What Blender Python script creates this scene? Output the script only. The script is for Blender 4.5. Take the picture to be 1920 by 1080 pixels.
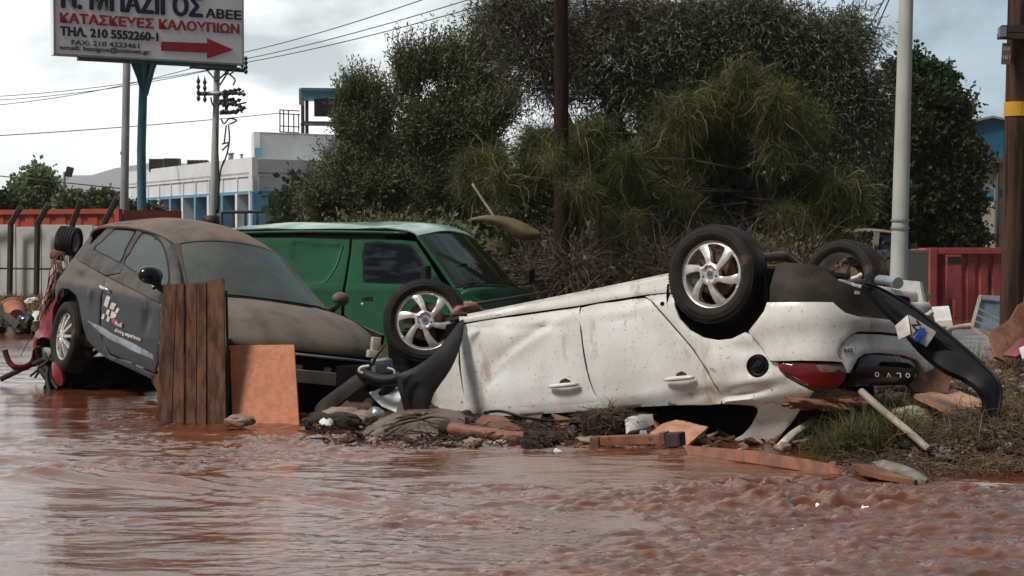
import bpy, bmesh, math, random
import numpy as np
from mathutils import Vector, Matrix
from mathutils.geometry import delaunay_2d_cdt
SC = bpy.context.scene
for o_ in list(bpy.data.objects): bpy.data.objects.remove(o_, do_unlink=True)
COL = SC.collection
random.seed(7); RNG = np.random.default_rng(11)
rad = math.radians
# ------------------------------------------------------------------ camera
F = 3200.0; CH = 1.5; PITCH = math.atan(100 / F)
cam = bpy.data.cameras.new('camera'); camo = bpy.data.objects.new('camera', cam); COL.objects.link(camo)
cam.sensor_width = 36; cam.lens = 36 * F / 1920; cam.clip_start = 0.1; cam.clip_end = 9000; SC.cycles.volume_bounces = 2; SC.cycles.sample_clamp_direct = 3.0; SC.cycles.sample_clamp_indirect = 3.0
camo.location = (0, 0, CH); camo.rotation_euler = (math.pi / 2 - PITCH, 0, 0)
SC.camera = camo
# ------------------------------------------------------------------ light
SUN_EL, SUN_AZ = rad(52), rad(-125)         # azimuth from +Y towards +X
SC.view_settings.view_transform = 'Standard'; SC.view_settings.look = 'None'
SC.view_settings.exposure = 0.8; SC.view_settings.gamma = 1.0
w = bpy.data.worlds.new('World'); SC.world = w; w.use_nodes = True
nt = w.node_tree; nt.nodes.clear()
def N(t, **k):
    n = nt.nodes.new(t)
    for a, b in k.items(): setattr(n, a, b)
    return n
L = lambda a, b: nt.links.new(a, b)
out = N('ShaderNodeOutputWorld'); add = N('ShaderNodeMixShader')
sky = N('ShaderNodeTexSky', sky_type='NISHITA', sun_disc=False, sun_elevation=SUN_EL, sun_rotation=SUN_AZ)
bg1 = N('ShaderNodeBackground'); bg1.inputs[1].default_value = 0.06; L(sky.outputs[0], bg1.inputs[0])
tc = N('ShaderNodeTexCoord'); mp = N('ShaderNodeMapping'); mp.inputs['Scale'].default_value = (1, 1, 2.6)
L(tc.outputs['Generated'], mp.inputs[0])
nz = N('ShaderNodeTexNoise'); nz.inputs['Scale'].default_value = 6.5; nz.inputs['Detail'].default_value = 7; nz.inputs['Roughness'].default_value = .52; nz.inputs['Distortion'].default_value = .35
L(mp.outputs[0], nz.inputs['Vector'])
cr = N('ShaderNodeValToRGB')
for e_, (p_, c_) in zip([cr.color_ramp.elements[0], cr.color_ramp.elements[1], cr.color_ramp.elements.new(.5)],
        [(.38, (.34, .375, .39, 1)), (.62, (.93, .945, .95, 1)), (.5, (.62, .65, .66, 1))]): e_.position = p_; e_.color = c_
L(nz.outputs[0], cr.inputs[0])
sx = N('ShaderNodeSeparateXYZ'); L(tc.outputs['Generated'], sx.inputs[0])
mr = N('ShaderNodeMapRange', interpolation_type='SMOOTHSTEP'); mr.inputs['From Min'].default_value = -.12; mr.inputs['From Max'].default_value = .30
mr.inputs['To Min'].default_value = 0.0; mr.inputs['To Max'].default_value = 1.0
L(sx.outputs[0], mr.inputs['Value'])
mr2 = N('ShaderNodeMapRange', interpolation_type='SMOOTHSTEP'); mr2.inputs['From Min'].default_value = 0.0; mr2.inputs['From Max'].default_value = .20
mr2.inputs['To Min'].default_value = 1.3; mr2.inputs['To Max'].default_value = .95; L(sx.outputs[2], mr2.inputs['Value'])
mx = N('ShaderNodeMix', data_type='RGBA', blend_type='MULTIPLY'); mx.inputs['Factor'].default_value = 1
tint = N('ShaderNodeMix', data_type='RGBA'); tint.inputs[6].default_value = (1, 1, 1, 1); tint.inputs[7].default_value = (.37, .47, .54, 1)
L(mr.outputs[0], tint.inputs['Factor']); L(cr.outputs[0], mx.inputs[6]); L(tint.outputs[2], mx.inputs[7])
mx3 = N('ShaderNodeMix', data_type='RGBA', blend_type='MULTIPLY'); mx3.inputs['Factor'].default_value = 1
L(mx.outputs[2], mx3.inputs[6]); L(mr2.outputs[0], mx3.inputs[7])
bg2 = N('ShaderNodeBackground'); L(mx3.outputs[2], bg2.inputs[0]); bg2.inputs[1].default_value = 1.0
mr3 = N('ShaderNodeMapRange', interpolation_type='SMOOTHSTEP'); mr3.inputs['From Min'].default_value = -.35; mr3.inputs['From Max'].default_value = .55; mr3.inputs['To Min'].default_value = .24; mr3.inputs['To Max'].default_value = 1.0; L(sx.outputs[1], mr3.inputs['Value']); L(mr3.outputs[0], bg2.inputs[1])   # unseen sky behind the camera dimmed to lower the ambient fill
add.inputs[0].default_value = .94; L(bg1.outputs[0], add.inputs[1]); L(bg2.outputs[0], add.inputs[2]); L(add.outputs[0], out.inputs[0])
sun = bpy.data.lights.new('sun', 'SUN'); sun.energy = 2.0; sun.angle = rad(14); sun.color = (1, .96, .9)
suno = bpy.data.objects.new('sun', sun); COL.objects.link(suno)
sd = Vector((math.sin(SUN_AZ) * math.cos(SUN_EL), math.cos(SUN_AZ) * math.cos(SUN_EL), math.sin(SUN_EL)))
suno.rotation_euler = sd.to_track_quat('Z', 'Y').to_euler(); suno.location = (0, 0, 30)
sky.sun_rotation = math.atan2(sd.x, sd.y); sky.sun_elevation = math.asin(sd.normalized().z)
# ------------------------------------------------------------------ pixel geometry (photograph is 1920 wide)
CF = Vector((0, math.cos(PITCH), -math.sin(PITCH))); CU = Vector((0, math.sin(PITCH), math.cos(PITCH))); CR = Vector((1, 0, 0)); CC = Vector((0, 0, CH))
def rayd(px, py): return CF + CR * ((px - 960) / F) - CU * ((py - 540) / F)
def gp(px, py, d): r = rayd(px, py); return CC + r * (d / r.y)
def gz(px, py, z=0.0): r = rayd(px, py); return CC + r * ((z - CH) / r.z)
# ------------------------------------------------------------------ noise
_perm = np.random.default_rng(5).integers(0, 255, (256, 256)).astype(float) / 255
def vn(x, y):
    xi = np.floor(x).astype(int); yi = np.floor(y).astype(int); fx = x - xi; fy = y - yi
    fx = fx * fx * fx * (fx * (fx * 6 - 15) + 10); fy = fy * fy * fy * (fy * (fy * 6 - 15) + 10)
    a = _perm[xi & 255, yi & 255]; b = _perm[(xi + 1) & 255, yi & 255]; c = _perm[xi & 255, (yi + 1) & 255]; d = _perm[(xi + 1) & 255, (yi + 1) & 255]
    return (a * (1 - fx) + b * fx) * (1 - fy) + (c * (1 - fx) + d * fx) * fy - .5
def fbm(x, y, o=4, g=.5):
    s = 0; a = 1
    for i in range(o): s = s + a * vn(x * 2 ** i + 17.3 * i, y * 2 ** i + 5.1 * i); a *= g
    return s
def n1(x, y): return float(fbm(np.array([x]), np.array([y]), 3)[0])
def sstep(a, b, x): t = np.clip((x - a) / (b - a), 0, 1); return t * t * (3 - 2 * t)
# ------------------------------------------------------------------ objects
def link(name, me, mat=None, parent=None, smooth=True):
    o = bpy.data.objects.new(name, me); COL.objects.link(o)
    if mat is not None: me.materials.append(mat)
    if parent is not None: o.parent = parent
    if smooth and len(me.polygons): me.polygons.foreach_set('use_smooth', [True] * len(me.polygons))
    return o
def mesh(name, vs, fs, mat=None, parent=None, smooth=True, clean=True, auto=None):
    me = bpy.data.meshes.new(name); me.from_pydata([tuple(v) for v in vs], [], fs); me.update()
    if clean:
        bm = bmesh.new(); bm.from_mesh(me); bmesh.ops.remove_doubles(bm, verts=bm.verts, dist=1e-5); bmesh.ops.recalc_face_normals(bm, faces=bm.faces); bm.to_mesh(me); bm.free()
    if auto:
        me.polygons.foreach_set('use_smooth', [True] * len(me.polygons)); me.set_sharp_from_angle(angle=rad(auto)); smooth = False
    return link(name, me, mat, parent, smooth)
def fastmesh(name, V, Q, mat, parent=None, tint=None, smooth=False):
    """V n x 3, Q m x k"""
    me = bpy.data.meshes.new(name); k = Q.shape[1]
    me.vertices.add(len(V)); me.vertices.foreach_set('co', np.asarray(V, np.float32).ravel())
    me.loops.add(Q.size); me.loops.foreach_set('vertex_index', Q.astype(np.int32).ravel())
    me.polygons.add(len(Q)); me.polygons.foreach_set('loop_start', np.arange(0, Q.size, k, dtype=np.int32))
    me.update(calc_edges=True)
    if tint is not None:
        a = me.attributes.new('tint', 'FLOAT', 'POINT'); a.data.foreach_set('value', np.asarray(tint, np.float32))
    return link(name, me, mat, parent, smooth)
def empty(name, loc=(0, 0, 0), M=None):
    o = bpy.data.objects.new(name, None); COL.objects.link(o); o.empty_display_size = .2
    if M is not None: o.matrix_world = M
    else: o.location = loc
    return o
def tag(o, label=None, cat=None, group=None, kind=None):
    if label: o['label'] = label
    if cat: o['category'] = cat
    if group: o['group'] = group
    if kind: o['kind'] = kind
    return o
def copy_tree(o, parent=None):
    c = o.copy(); COL.objects.link(c); c.parent = parent
    for ch in [x for x in COL.objects if x.parent == o]: copy_tree(ch, c)
    return c
class MB:
    def __init__(s): s.v = []; s.f = []
    def add(s, vs, fs):
        b = len(s.v); s.v += [Vector(v) for v in vs]; s.f += [[i + b for i in f] for f in fs]; return s
    def box(s, c, h, M=None, bev=0):
        """box with centre c, half sizes h, optional 3x3 rotation"""
        M = M or Matrix.Identity(3); c = Vector(c)
        if bev > 0:
            bm = bmesh.new(); bmesh.ops.create_cube(bm, size=2)
            for v in bm.verts: v.co = Vector((v.co.x * h[0], v.co.y * h[1], v.co.z * h[2]))
            bmesh.ops.bevel(bm, geom=bm.edges[:], offset=bev, segments=2, affect='EDGES', profile=.6)
            bm.verts.index_update(); s.add([c + M @ v.co for v in bm.verts], [[v.index for v in f.verts] for f in bm.faces]); bm.free(); return s
        vs = [c + M @ Vector((x * h[0], y * h[1], z * h[2])) for x in (-1, 1) for y in (-1, 1) for z in (-1, 1)]
        return s.add(vs, [[0, 1, 3, 2], [4, 6, 7, 5], [0, 4, 5, 1], [2, 3, 7, 6], [0, 2, 6, 4], [1, 5, 7, 3]])
    def tube(s, pts, r, n=8, cap=True, flat=1.0):
        pts = [Vector(p) for p in pts]; rs = r if isinstance(r, (list, tuple)) else [r] * len(pts); vs = []
        up = None
        for i, p in enumerate(pts):
            t = (pts[min(i + 1, len(pts) - 1)] - pts[max(i - 1, 0)]).normalized()
            if up is None: up = t.orthogonal().normalized()
            a = (up - t * up.dot(t)).normalized(); b = t.cross(a); up = a
            for k in range(n):
                th = 2 * math.pi * k / n; vs.append(p + (a * math.cos(th) + b * math.sin(th) * flat) * rs[i])
        fs = [[i * n + k, i * n + (k + 1) % n, (i + 1) * n + (k + 1) % n, (i + 1) * n + k] for i in range(len(pts) - 1) for k in range(n)]
        if cap: fs += [list(range(n))[::-1], [(len(pts) - 1) * n + k for k in range(n)]]
        return s.add(vs, fs)
    def prism(s, pts, d):
        """polygon pts extruded by vector d"""
        n = len(pts); d = Vector(d); pts = [Vector(p) for p in pts]
        return s.add(pts + [p + d for p in pts], [list(range(n)), list(range(n, 2 * n))[::-1]] + [[i, (i + 1) % n, n + (i + 1) % n, n + i] for i in range(n)])
    def lathe(s, prof, M=None, n=48, closed=False):
        """prof (r, y) turned about the local y axis"""
        M = M or Matrix.Identity(4); vs = [M @ Vector((r * math.cos(2 * math.pi * k / n), y, r * math.sin(2 * math.pi * k / n))) for r, y in prof for k in range(n)]
        m = len(prof); fs = [[i * n + k, i * n + (k + 1) % n, ((i + 1) % m) * n + (k + 1) % n, ((i + 1) % m) * n + k] for i in range(m if closed else m - 1) for k in range(n)]
        return s.add(vs, fs)
    def build(s, name, mat, parent=None, smooth=False, auto=None): return mesh(name, s.v, s.f, mat, parent, smooth, auto=auto)
def smoothpoly(pts, k=6, closed=True):
    P = [Vector((p[0], p[1], p[2] if len(p) > 2 else 0)) for p in pts]; n = len(P); o = []
    for i in range(n if closed else n - 1):
        a, b, c, d = (P[(i - 1) % n], P[i], P[(i + 1) % n], P[(i + 2) % n]) if closed else (P[max(i - 1, 0)], P[i], P[i + 1], P[min(i + 2, n - 1)])
        for j in range(k):
            t = j / k; o.append(.5 * ((2 * b) + (c - a) * t + (2 * a - 5 * b + 4 * c - d) * t * t + (3 * b - a - 3 * c + d) * t ** 3))
    if not closed: o.append(P[-1])
    return [tuple(p[:2]) if len(pts[0]) < 3 else tuple(p) for p in o]
def inpoly(P, X, Y):
    P = np.asarray(P); r = np.zeros(len(X), bool); j = len(P) - 1
    for i in range(len(P)):
        xi, yi = P[i]; xj, yj = P[j]
        c = ((yi > Y) != (yj > Y)) & (X < (xj - xi) * (Y - yi) / ((yj - yi) + 1e-12) + xi); r ^= c; j = i
    return r
def densify(P, step):
    o = []
    for i in range(len(P)):
        a = np.array(P[i]); b = np.array(P[(i + 1) % len(P)]); k = max(1, int(math.ceil(np.linalg.norm(b - a) / step)))
        for j in range(k): o.append(tuple(a + (b - a) * j / k))
    return o
def tri2d(outer, holes=(), step=.03):
    """triangulate a 2D region with interior points -> verts, tris, boundary loops (lists of vert ids)"""
    loops = [densify(outer, step)] + [densify(h, step) for h in holes]
    pts = []; edges = []; lid = []
    for lp in loops:
        b = len(pts); pts += lp; n = len(lp); edges += [(b + i, b + (i + 1) % n) for i in range(n)]
    B = np.array(pts); x0, y0 = B.min(0); x1, y1 = B.max(0)
    gx, gy = np.meshgrid(np.arange(x0 + step / 2, x1, step), np.arange(y0 + step / 2, y1, step)); gx = gx.ravel(); gy = gy.ravel()
    ok = inpoly(loops[0], gx, gy)
    for h in loops[1:]: ok &= ~inpoly(h, gx, gy)
    gx = gx[ok]; gy = gy[ok]
    if len(gx):
        dmin = np.full(len(gx), 1e9)
        for p in B: dmin = np.minimum(dmin, (gx - p[0]) ** 2 + (gy - p[1]) ** 2)
        k = dmin > (step * .55) ** 2; gx = gx[k]; gy = gy[k]
    allp = [Vector(p) for p in pts] + [Vector(p) for p in zip(gx, gy)]
    V, E, T, ov, oe, of = delaunay_2d_cdt(allp, edges, [], 0, 1e-6)
    V = np.array([tuple(v) for v in V]); T = [t for t in T]
    cx = np.array([V[list(t)].mean(0) for t in T]); ok = inpoly(loops[0], cx[:, 0], cx[:, 1])
    for h in loops[1:]: ok &= ~inpoly(h, cx[:, 0], cx[:, 1])
    T = [list(t) for t, k in zip(T, ok) if k]
    cnt = {}
    for t in T:
        for i in range(len(t)):
            a, b = t[i], t[(i + 1) % len(t)]; cnt.setdefault((min(a, b), max(a, b)), []).append((a, b))
    bd = [v[0] for v in cnt.values() if len(v) == 1]
    return V, T, bd
class Shell:
    """ruled vehicle skin: a plan curve (x,y) raised along z in the vehicle's own frame, with a lean; pixel traces are laid onto it in 3D"""
    def __init__(s, M, plan, lean, zr=(-9, 9)):
        s.M = M; s.Mi = M.inverted(); P = smoothpoly(plan, 6, False); s.P = P; s.lean = lean
        s.c = [0]
        for i in range(1, len(P)): s.c.append(s.c[-1] + math.dist(P[i - 1], P[i]))
        s.cc = s.Mi @ CC; s.nrm = []
        for i in range(len(P)):
            a = P[max(i - 1, 0)]; b = P[min(i + 1, len(P) - 1)]; t = Vector((b[0] - a[0], b[1] - a[1])).normalized(); s.nrm.append(Vector((t.y, -t.x, 0)))
    def base(s, u):
        i = int(np.searchsorted(s.c, u)) - 1; i = max(0, min(i, len(s.P) - 2)); t = (u - s.c[i]) / (s.c[i + 1] - s.c[i])
        a, b = s.P[i], s.P[i + 1]; n = (s.nrm[i] * (1 - t) + s.nrm[i + 1] * t).normalized()
        return Vector((a[0] + (b[0] - a[0]) * t, a[1] + (b[1] - a[1]) * t, 0)), n
    def pt(s, u, z, off=0.0):
        p, n = s.base(u); q = p + n * (off + s.lean(z)); q.z = z; return q
    def inv(s, px, py, extra=0.0):
        d = s.Mi.to_3x3() @ rayd(px, py); o = s.cc; best = None; z = None
        for it in range(5):
            off = s.lean(z) + extra if z is not None else 0.0; best = None
            for i in range(len(s.P) - 1):
                a = Vector((s.P[i][0], s.P[i][1], 0)) + s.nrm[i] * off; b = Vector((s.P[i + 1][0], s.P[i + 1][1], 0)) + s.nrm[i + 1] * off
                e = b - a; den = d.x * e.y - d.y * e.x
                if abs(den) < 1e-9: continue
                t = ((a.x - o.x) * e.y - (a.y - o.y) * e.x) / den; k = ((a.x - o.x) * d.y - (a.y - o.y) * d.x) / den
                lo = -.0001 if i else -9; hi = 1.0001 if i < len(s.P) - 2 else 9
                if t > 0 and lo <= k <= hi and (best is None or t < best[0]): best = (t, s.c[i] + k * (s.c[i + 1] - s.c[i]))
            if best is None:      # grazing ray: take the plan point that comes closest to it
                dn = math.hypot(d.x, d.y); i = min(range(len(s.P)), key=lambda i: abs((s.P[i][0] + s.nrm[i].x * off - o.x) * d.y - (s.P[i][1] + s.nrm[i].y * off - o.y) * d.x))
                best = (((s.P[i][0] - o.x) * d.x + (s.P[i][1] - o.y) * d.y) / dn ** 2, s.c[i])
            z = o.z + d.z * best[0]
        return best[1], z
    def trace(s, pxs, extra=0.0):
        return [q for q in (s.inv(x, y, extra) for x, y in pxs) if q is not None]
    def patch(s, name, pxs, mat, parent, step=.035, holes=(), off=0.0, dent=None, thick=.02, edge=.005, sm=0, raw=False, auto=None):
        if sm: pxs = smoothpoly(pxs, sm)
        O = pxs if raw else s.trace(pxs, off); H = [h if raw else s.trace(h, off) for h in holes]
        V, T, bd = tri2d(O, H, step); bs = set(i for e in bd for i in e); n = len(V); vs = []
        for i, (u, z) in enumerate(V):
            d = off + (dent(u, z) if dent else 0) - (edge if i in bs else 0); vs.append(s.pt(u, z, d))
        idx = {i: n + k for k, i in enumerate(bs)}
        for i in bs:
            u, z = V[i]; d = off + (dent(u, z) if dent else 0) - thick; vs.append(s.pt(u, z, d))
        fs = T + [[a, b, idx[b], idx[a]] for a, b in bd]
        o = mesh(name, vs, fs, mat, parent, True, clean=False)
        bm = bmesh.new(); bm.from_mesh(o.data); bmesh.ops.recalc_face_normals(bm, faces=bm.faces); bm.to_mesh(o.data); bm.free()
        o.data.set_sharp_from_angle(angle=rad(auto or 60)); return o
def strip(name, sts, mat, parent, v0=-1.0, v1=1.0, nv=24, t0=0.0, t1=None, sub=5, off=0.0, thick=.02, dent=None, edge=.0):
    """surface lofted over the width of a vehicle from stations (x_rail, x_mid, z_rail, z_mid, y_rail)"""
    S = smoothpoly([(a[0], a[2], a[4]) for a in sts], sub, False); S2 = smoothpoly([(a[1], a[3], 0) for a in sts], sub, False)
    m = len(S); t1 = m - 1 if t1 is None else t1 * (m - 1); t0 = t0 * (m - 1); nu = max(3, int(t1 - t0) + 1); rows = []
    for i in range(nu):
        t = t0 + (t1 - t0) * i / (nu - 1); k = min(int(t), m - 2); f = t - k
        a = [S[k][j] * (1 - f) + S[k + 1][j] * f for j in range(3)]; b = [S2[k][j] * (1 - f) + S2[k + 1][j] * f for j in range(3)]
        row = []
        for j in range(nv + 1):
            v = v0 + (v1 - v0) * j / nv; c = 1 - abs(v) ** 2.4
            row.append(Vector((a[0] + (b[0] - a[0]) * c, v * a[2], a[1] + (b[1] - a[1]) * c)))
        rows.append(row)
    vs = []; W_ = nv + 1; nr = []
    for i in range(nu):
        for j in range(W_):
            du = rows[min(i + 1, nu - 1)][j] - rows[max(i - 1, 0)][j]; dv = rows[i][min(j + 1, nv)] - rows[i][max(j - 1, 0)]
            n_ = du.cross(dv)
            n_ = n_.normalized() if n_.length > 1e-9 else Vector((0, 0, 1)); nr.append(n_)
            e = edge if (i in (0, nu - 1) or j in (0, nv)) else 0
            vs.append(rows[i][j] + n_ * (off + (dent(rows[i][j]) if dent else 0) - e))
    nb = len(vs); fs = [[i * W_ + j, i * W_ + j + 1, (i + 1) * W_ + j + 1, (i + 1) * W_ + j] for i in range(nu - 1) for j in range(nv)]
    ring = [j for j in range(W_)] + [i * W_ + nv for i in range(1, nu)] + [(nu - 1) * W_ + j for j in range(nv - 1, -1, -1)] + [i * W_ for i in range(nu - 2, 0, -1)]
    for r in ring: vs.append(vs[r] - nr[r] * thick)
    k = len(ring); fs += [[ring[i], ring[(i + 1) % k], nb + (i + 1) % k, nb + i] for i in range(k)]
    return mesh(name, vs, fs, mat, parent, True, auto=50)
def text_mesh(name, s, size, M, mat, parent=None, width=None, bold=0.0, ext=.003, align='LEFT', height=None):
    """lettering as real thin mesh; M places its xy plane; width/height stretch it to a measured size"""
    cu = bpy.data.curves.new(name, 'FONT'); cu.body = s; cu.size = size; cu.offset = min(bold, .012); cu.extrude = ext; cu.resolution_u = 4
    t = bpy.data.objects.new('t', cu); COL.objects.link(t); bpy.context.view_layer.update()
    me = bpy.data.meshes.new_from_object(t.evaluated_get(bpy.context.evaluated_depsgraph_get())); bpy.data.objects.remove(t)
    co = np.empty(len(me.vertices) * 3, np.float32); me.vertices.foreach_get('co', co); co = co.reshape(-1, 3)
    if len(co):
        mn = co.min(0); mxx = co.max(0)
        if width: co[:, 0] = (co[:, 0] - mn[0]) * width / (mxx[0] - mn[0])
        if height: co[:, 1] = (co[:, 1] - mn[1]) * height / (mxx[1] - mn[1])
        me.vertices.foreach_set('co', co.ravel())
        if bold > .013 and width:      # heavier strokes: the glyphs again, a hair to each side and each a hair proud
            bm = bmesh.new(); bm.from_mesh(me); b_ = (height or .1) * bold; g0 = bm.verts[:] + bm.edges[:] + bm.faces[:]
            for k, (dx, dy) in enumerate(((b_, 0), (-b_, 0), (0, b_ * .6), (0, -b_ * .6))):
                r = bmesh.ops.duplicate(bm, geom=g0); bmesh.ops.translate(bm, verts=[v for v in r['geom'] if isinstance(v, bmesh.types.BMVert)], vec=(dx, dy, .0006 * (k + 1)))
            bm.to_mesh(me); bm.free()
    me.transform(M); me.update()
    return link(name, me, mat, parent, False)
# ------------------------------------------------------------------ materials
def pm(name, c1, c2=None, scale=6.0, rough=.6, metal=0.0, spec=.5, bump=0.0, bscale=None, coat=0.0, specks=None, dust=None, stretch=None, detail=6, contrast=(.35, .65), rvar=0.0, tint=None, trans=0.0, streak=None, leafy=0.0):
    """procedural principled material: two colours mixed by noise, optional specks (colour, scale, threshold), dust (colour, amount) on upward faces"""
    m = bpy.data.materials.new(name); m.use_nodes = True; nt = m.node_tree; b = nt.nodes['Principled BSDF']
    def N(t, **k):
        n = nt.nodes.new(t)
        for a, v in k.items(): setattr(n, a, v)
        return n
    L = nt.links.new
    tc = N('ShaderNodeTexCoord'); vec = tc.outputs['Object']
    if stretch:
        mp = N('ShaderNodeMapping'); mp.inputs['Scale'].default_value = stretch; L(vec, mp.inputs[0]); vec = mp.outputs[0]
    def noise(sc, det=detail, rg=.6, v=None):
        n = N('ShaderNodeTexNoise'); n.inputs['Scale'].default_value = sc; n.inputs['Detail'].default_value = det; n.inputs['Roughness'].default_value = rg; L(v or vec, n.inputs['Vector']); return n.outputs[0]
    def mrange(v, a, c, lo=0., hi=1.):
        n = N('ShaderNodeMapRange', interpolation_type='SMOOTHSTEP'); n.inputs['From Min'].default_value = a; n.inputs['From Max'].default_value = c; n.inputs['To Min'].default_value = lo; n.inputs['To Max'].default_value = hi; L(v, n.inputs['Value']); return n.outputs[0]
    def mixc(f, a, c):
        n = N('ShaderNodeMix', data_type='RGBA'); L(f, n.inputs['Factor'])
        for v, i in ((a, 6), (c, 7)):
            if isinstance(v, tuple): n.inputs[i].default_value = (*v, 1)
            else: L(v, n.inputs[i])
        return n.outputs[2]
    c2 = c2 or tuple(x * .8 for x in c1)
    col = mixc(mrange(noise(scale), *contrast), c1, c2)
    if tint:
        at = N('ShaderNodeAttribute', attribute_name='tint'); col = mixc(at.outputs['Fac'], col, tint)
    rg = None
    if streak:
        mp = N('ShaderNodeMapping'); mp.inputs['Scale'].default_value = streak[3]; L(tc.outputs['Object'], mp.inputs[0])
        f = mrange(noise(streak[1], 8, .65, mp.outputs[0]), streak[2], streak[2] + .16); col = mixc(f, col, streak[0])
    if dust:
        g = N('ShaderNodeNewGeometry'); s = N('ShaderNodeSeparateXYZ'); L(g.outputs['Normal'], s.inputs[0])
        f = mrange(s.outputs[2], dust[2] if len(dust) > 2 else .15, dust[3] if len(dust) > 3 else .8, 0, dust[1])
        q = N('ShaderNodeMath', operation='MULTIPLY'); L(f, q.inputs[0]); L(mrange(noise(scale * 1.7, 8, .7), .25, .6, .55, 1), q.inputs[1]); f = q.outputs[0]
        col = mixc(f, col, dust[0]); n = N('ShaderNodeMapRange'); n.inputs['To Min'].default_value = rough; n.inputs['To Max'].default_value = .9; L(f, n.inputs['Value']); rg = n.outputs[0]
        if coat:
            n = N('ShaderNodeMapRange'); n.inputs['To Min'].default_value = coat; n.inputs['To Max'].default_value = 0; L(f, n.inputs['Value']); L(n.outputs[0], b.inputs['Coat Weight'])
    elif coat: b.inputs['Coat Weight'].default_value = coat
    if specks:
        for sp in (specks if isinstance(specks, list) else [specks]):
            f = mrange(noise(sp[1], 3, .5), sp[2], sp[2] + .05, 0, sp[3] if len(sp) > 3 else 1); col = mixc(f, col, sp[0])
    L(col, b.inputs['Base Color'])
    if rg is not None: L(rg, b.inputs['Roughness'])
    elif rvar: L(mrange(noise(scale * 2), .3, .7, max(0.02, rough - rvar), min(1, rough + rvar)), b.inputs['Roughness'])
    else: b.inputs['Roughness'].default_value = rough
    b.inputs['Metallic'].default_value = metal; b.inputs['Specular IOR Level'].default_value = spec; b.inputs['Coat Roughness'].default_value = .12
    if trans: b.inputs['Transmission Weight'].default_value = trans
    if bump:
        bp = N('ShaderNodeBump'); bp.inputs['Strength'].default_value = 1; bp.inputs['Distance'].default_value = bump; L(noise(bscale or scale * 3, 8, .6), bp.inputs['Height']); L(bp.outputs[0], b.inputs['Normal'])
    if leafy:
        tb = N('ShaderNodeBsdfTranslucent'); L(col, tb.inputs[0]); ms = N('ShaderNodeMixShader'); ms.inputs[0].default_value = leafy; L(b.outputs[0], ms.inputs[1]); L(tb.outputs[0], ms.inputs[2]); L(ms.outputs[0], nt.nodes['Material Output'].inputs[0])
    return m
MUD = (.20, .085, .045)
mt = {}
mt['white_paint'] = pm('white_paint', (.69, .68, .655), (.57, .545, .51), 2.2, .38, coat=.35, specks=[((.34, .23, .15), 38, .635, .6), ((.12, .075, .05), 30, .70, .9), ((.28, .15, .08), 12, .71, .6)], streak=((.40, .31, .24), 3.5, .56, (1, 1, .35)), rvar=.12, bump=.0008, bscale=40)
mt['white_metal'] = pm('white_metal', (.55, .53, .49), (.40, .35, .30), 5, .5, specks=[((.22, .13, .08), 22, .62, .8)])
mt['white_frag'] = pm('white_frag', (.66, .66, .64), (.5, .48, .45), 6, .5)
mt['dark_paint'] = pm('dark_paint', (.010, .0105, .011), (.018, .016, .015), 3, .38, coat=.06, spec=.22, dust=((.13, .108, .094), .95, .18, .62), streak=((.15, .135, .12), 4, .62, (1, 1, .6)))
mt['dark_top'] = pm('dark_top', (.145, .112, .092), (.09, .073, .062), 3.5, .65, specks=[((.22, .15, .1), 40, .66, .7)], streak=((.19, .115, .078), 1.6, .46, (1, 1, 1)), spec=.2)
mt['dark_shoulder'] = pm('dark_shoulder', (.085, .074, .067), (.045, .040, .038), 4, .6, specks=[((.16, .12, .09), 40, .66, .6)], streak=((.16, .115, .085), 3, .60, (1, 1, 1)), spec=.2)
mt['dark_hood'] = pm('dark_hood', (.165, .128, .103), (.10, .082, .068), 3, .65, specks=[((.20, .15, .11), 50, .66, .6), ((.05, .04, .035), 45, .68, .6)], spec=.15)
mt['dusty_glass'] = pm('dusty_glass', (.080, .084, .070), (.034, .040, .033), 1.8, .3, spec=.3, specks=[((.16, .14, .11), 30, .66, .5)], contrast=(.3, .7), coat=.1)
mt['dusty_side_glass'] = pm('dusty_side_glass', (.014, .019, .015), (.048, .056, .044), 2.4, .22, spec=.25, coat=.1, contrast=(.4, .75))
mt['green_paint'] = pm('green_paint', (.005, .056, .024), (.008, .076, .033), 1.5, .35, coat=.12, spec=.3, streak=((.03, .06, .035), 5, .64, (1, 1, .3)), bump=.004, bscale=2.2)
mt['green_roof_sheen'] = pm('green_roof_sheen', (.05, .17, .10), (.34, .46, .40), 1.2, .3, coat=.6, contrast=(.42, .60), bump=.02, bscale=3)  # pale patches put the sky's bright reflection into the roof colour
mt['black_plastic'] = pm('black_plastic', (.006, .006, .0065), (.011, .010, .0095), 8, .55, bump=.0006, bscale=90, spec=.25, dust=((.07, .06, .055), .35, .5, 1))
mt['mud_plastic'] = pm('mud_plastic', (.060, .047, .039), (.026, .021, .018), 4, .75, spec=.2, bump=.001, bscale=60)
mt['black_gloss'] = pm('black_gloss', (.004, .004, .005), (.008, .008, .008), 5, .18, spec=.4, coat=.2)
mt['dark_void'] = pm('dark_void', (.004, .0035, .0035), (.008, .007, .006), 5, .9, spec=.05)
mt['tyre'] = pm('tyre', (.007, .0065, .006), (.018, .014, .012), 7, .78, spec=.3, bump=.0008, bscale=60, streak=((.085, .055, .038), 5, .53, (1, 1, 1)))
mt['alloy'] = pm('alloy', (.62, .62, .61), (.46, .43, .40), 8, .34, metal=.35, specks=[((.25, .17, .12), 40, .63, .7)], dust=((.3, .24, .2), .35, .3, .9))
mt['alloy_dark'] = pm('alloy_dark', (.10, .08, .065), (.05, .04, .035), 8, .5, metal=.4)
mt['rust'] = pm('rust', (.16, .075, .04), (.07, .04, .028), 14, .85, bump=.001)
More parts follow.
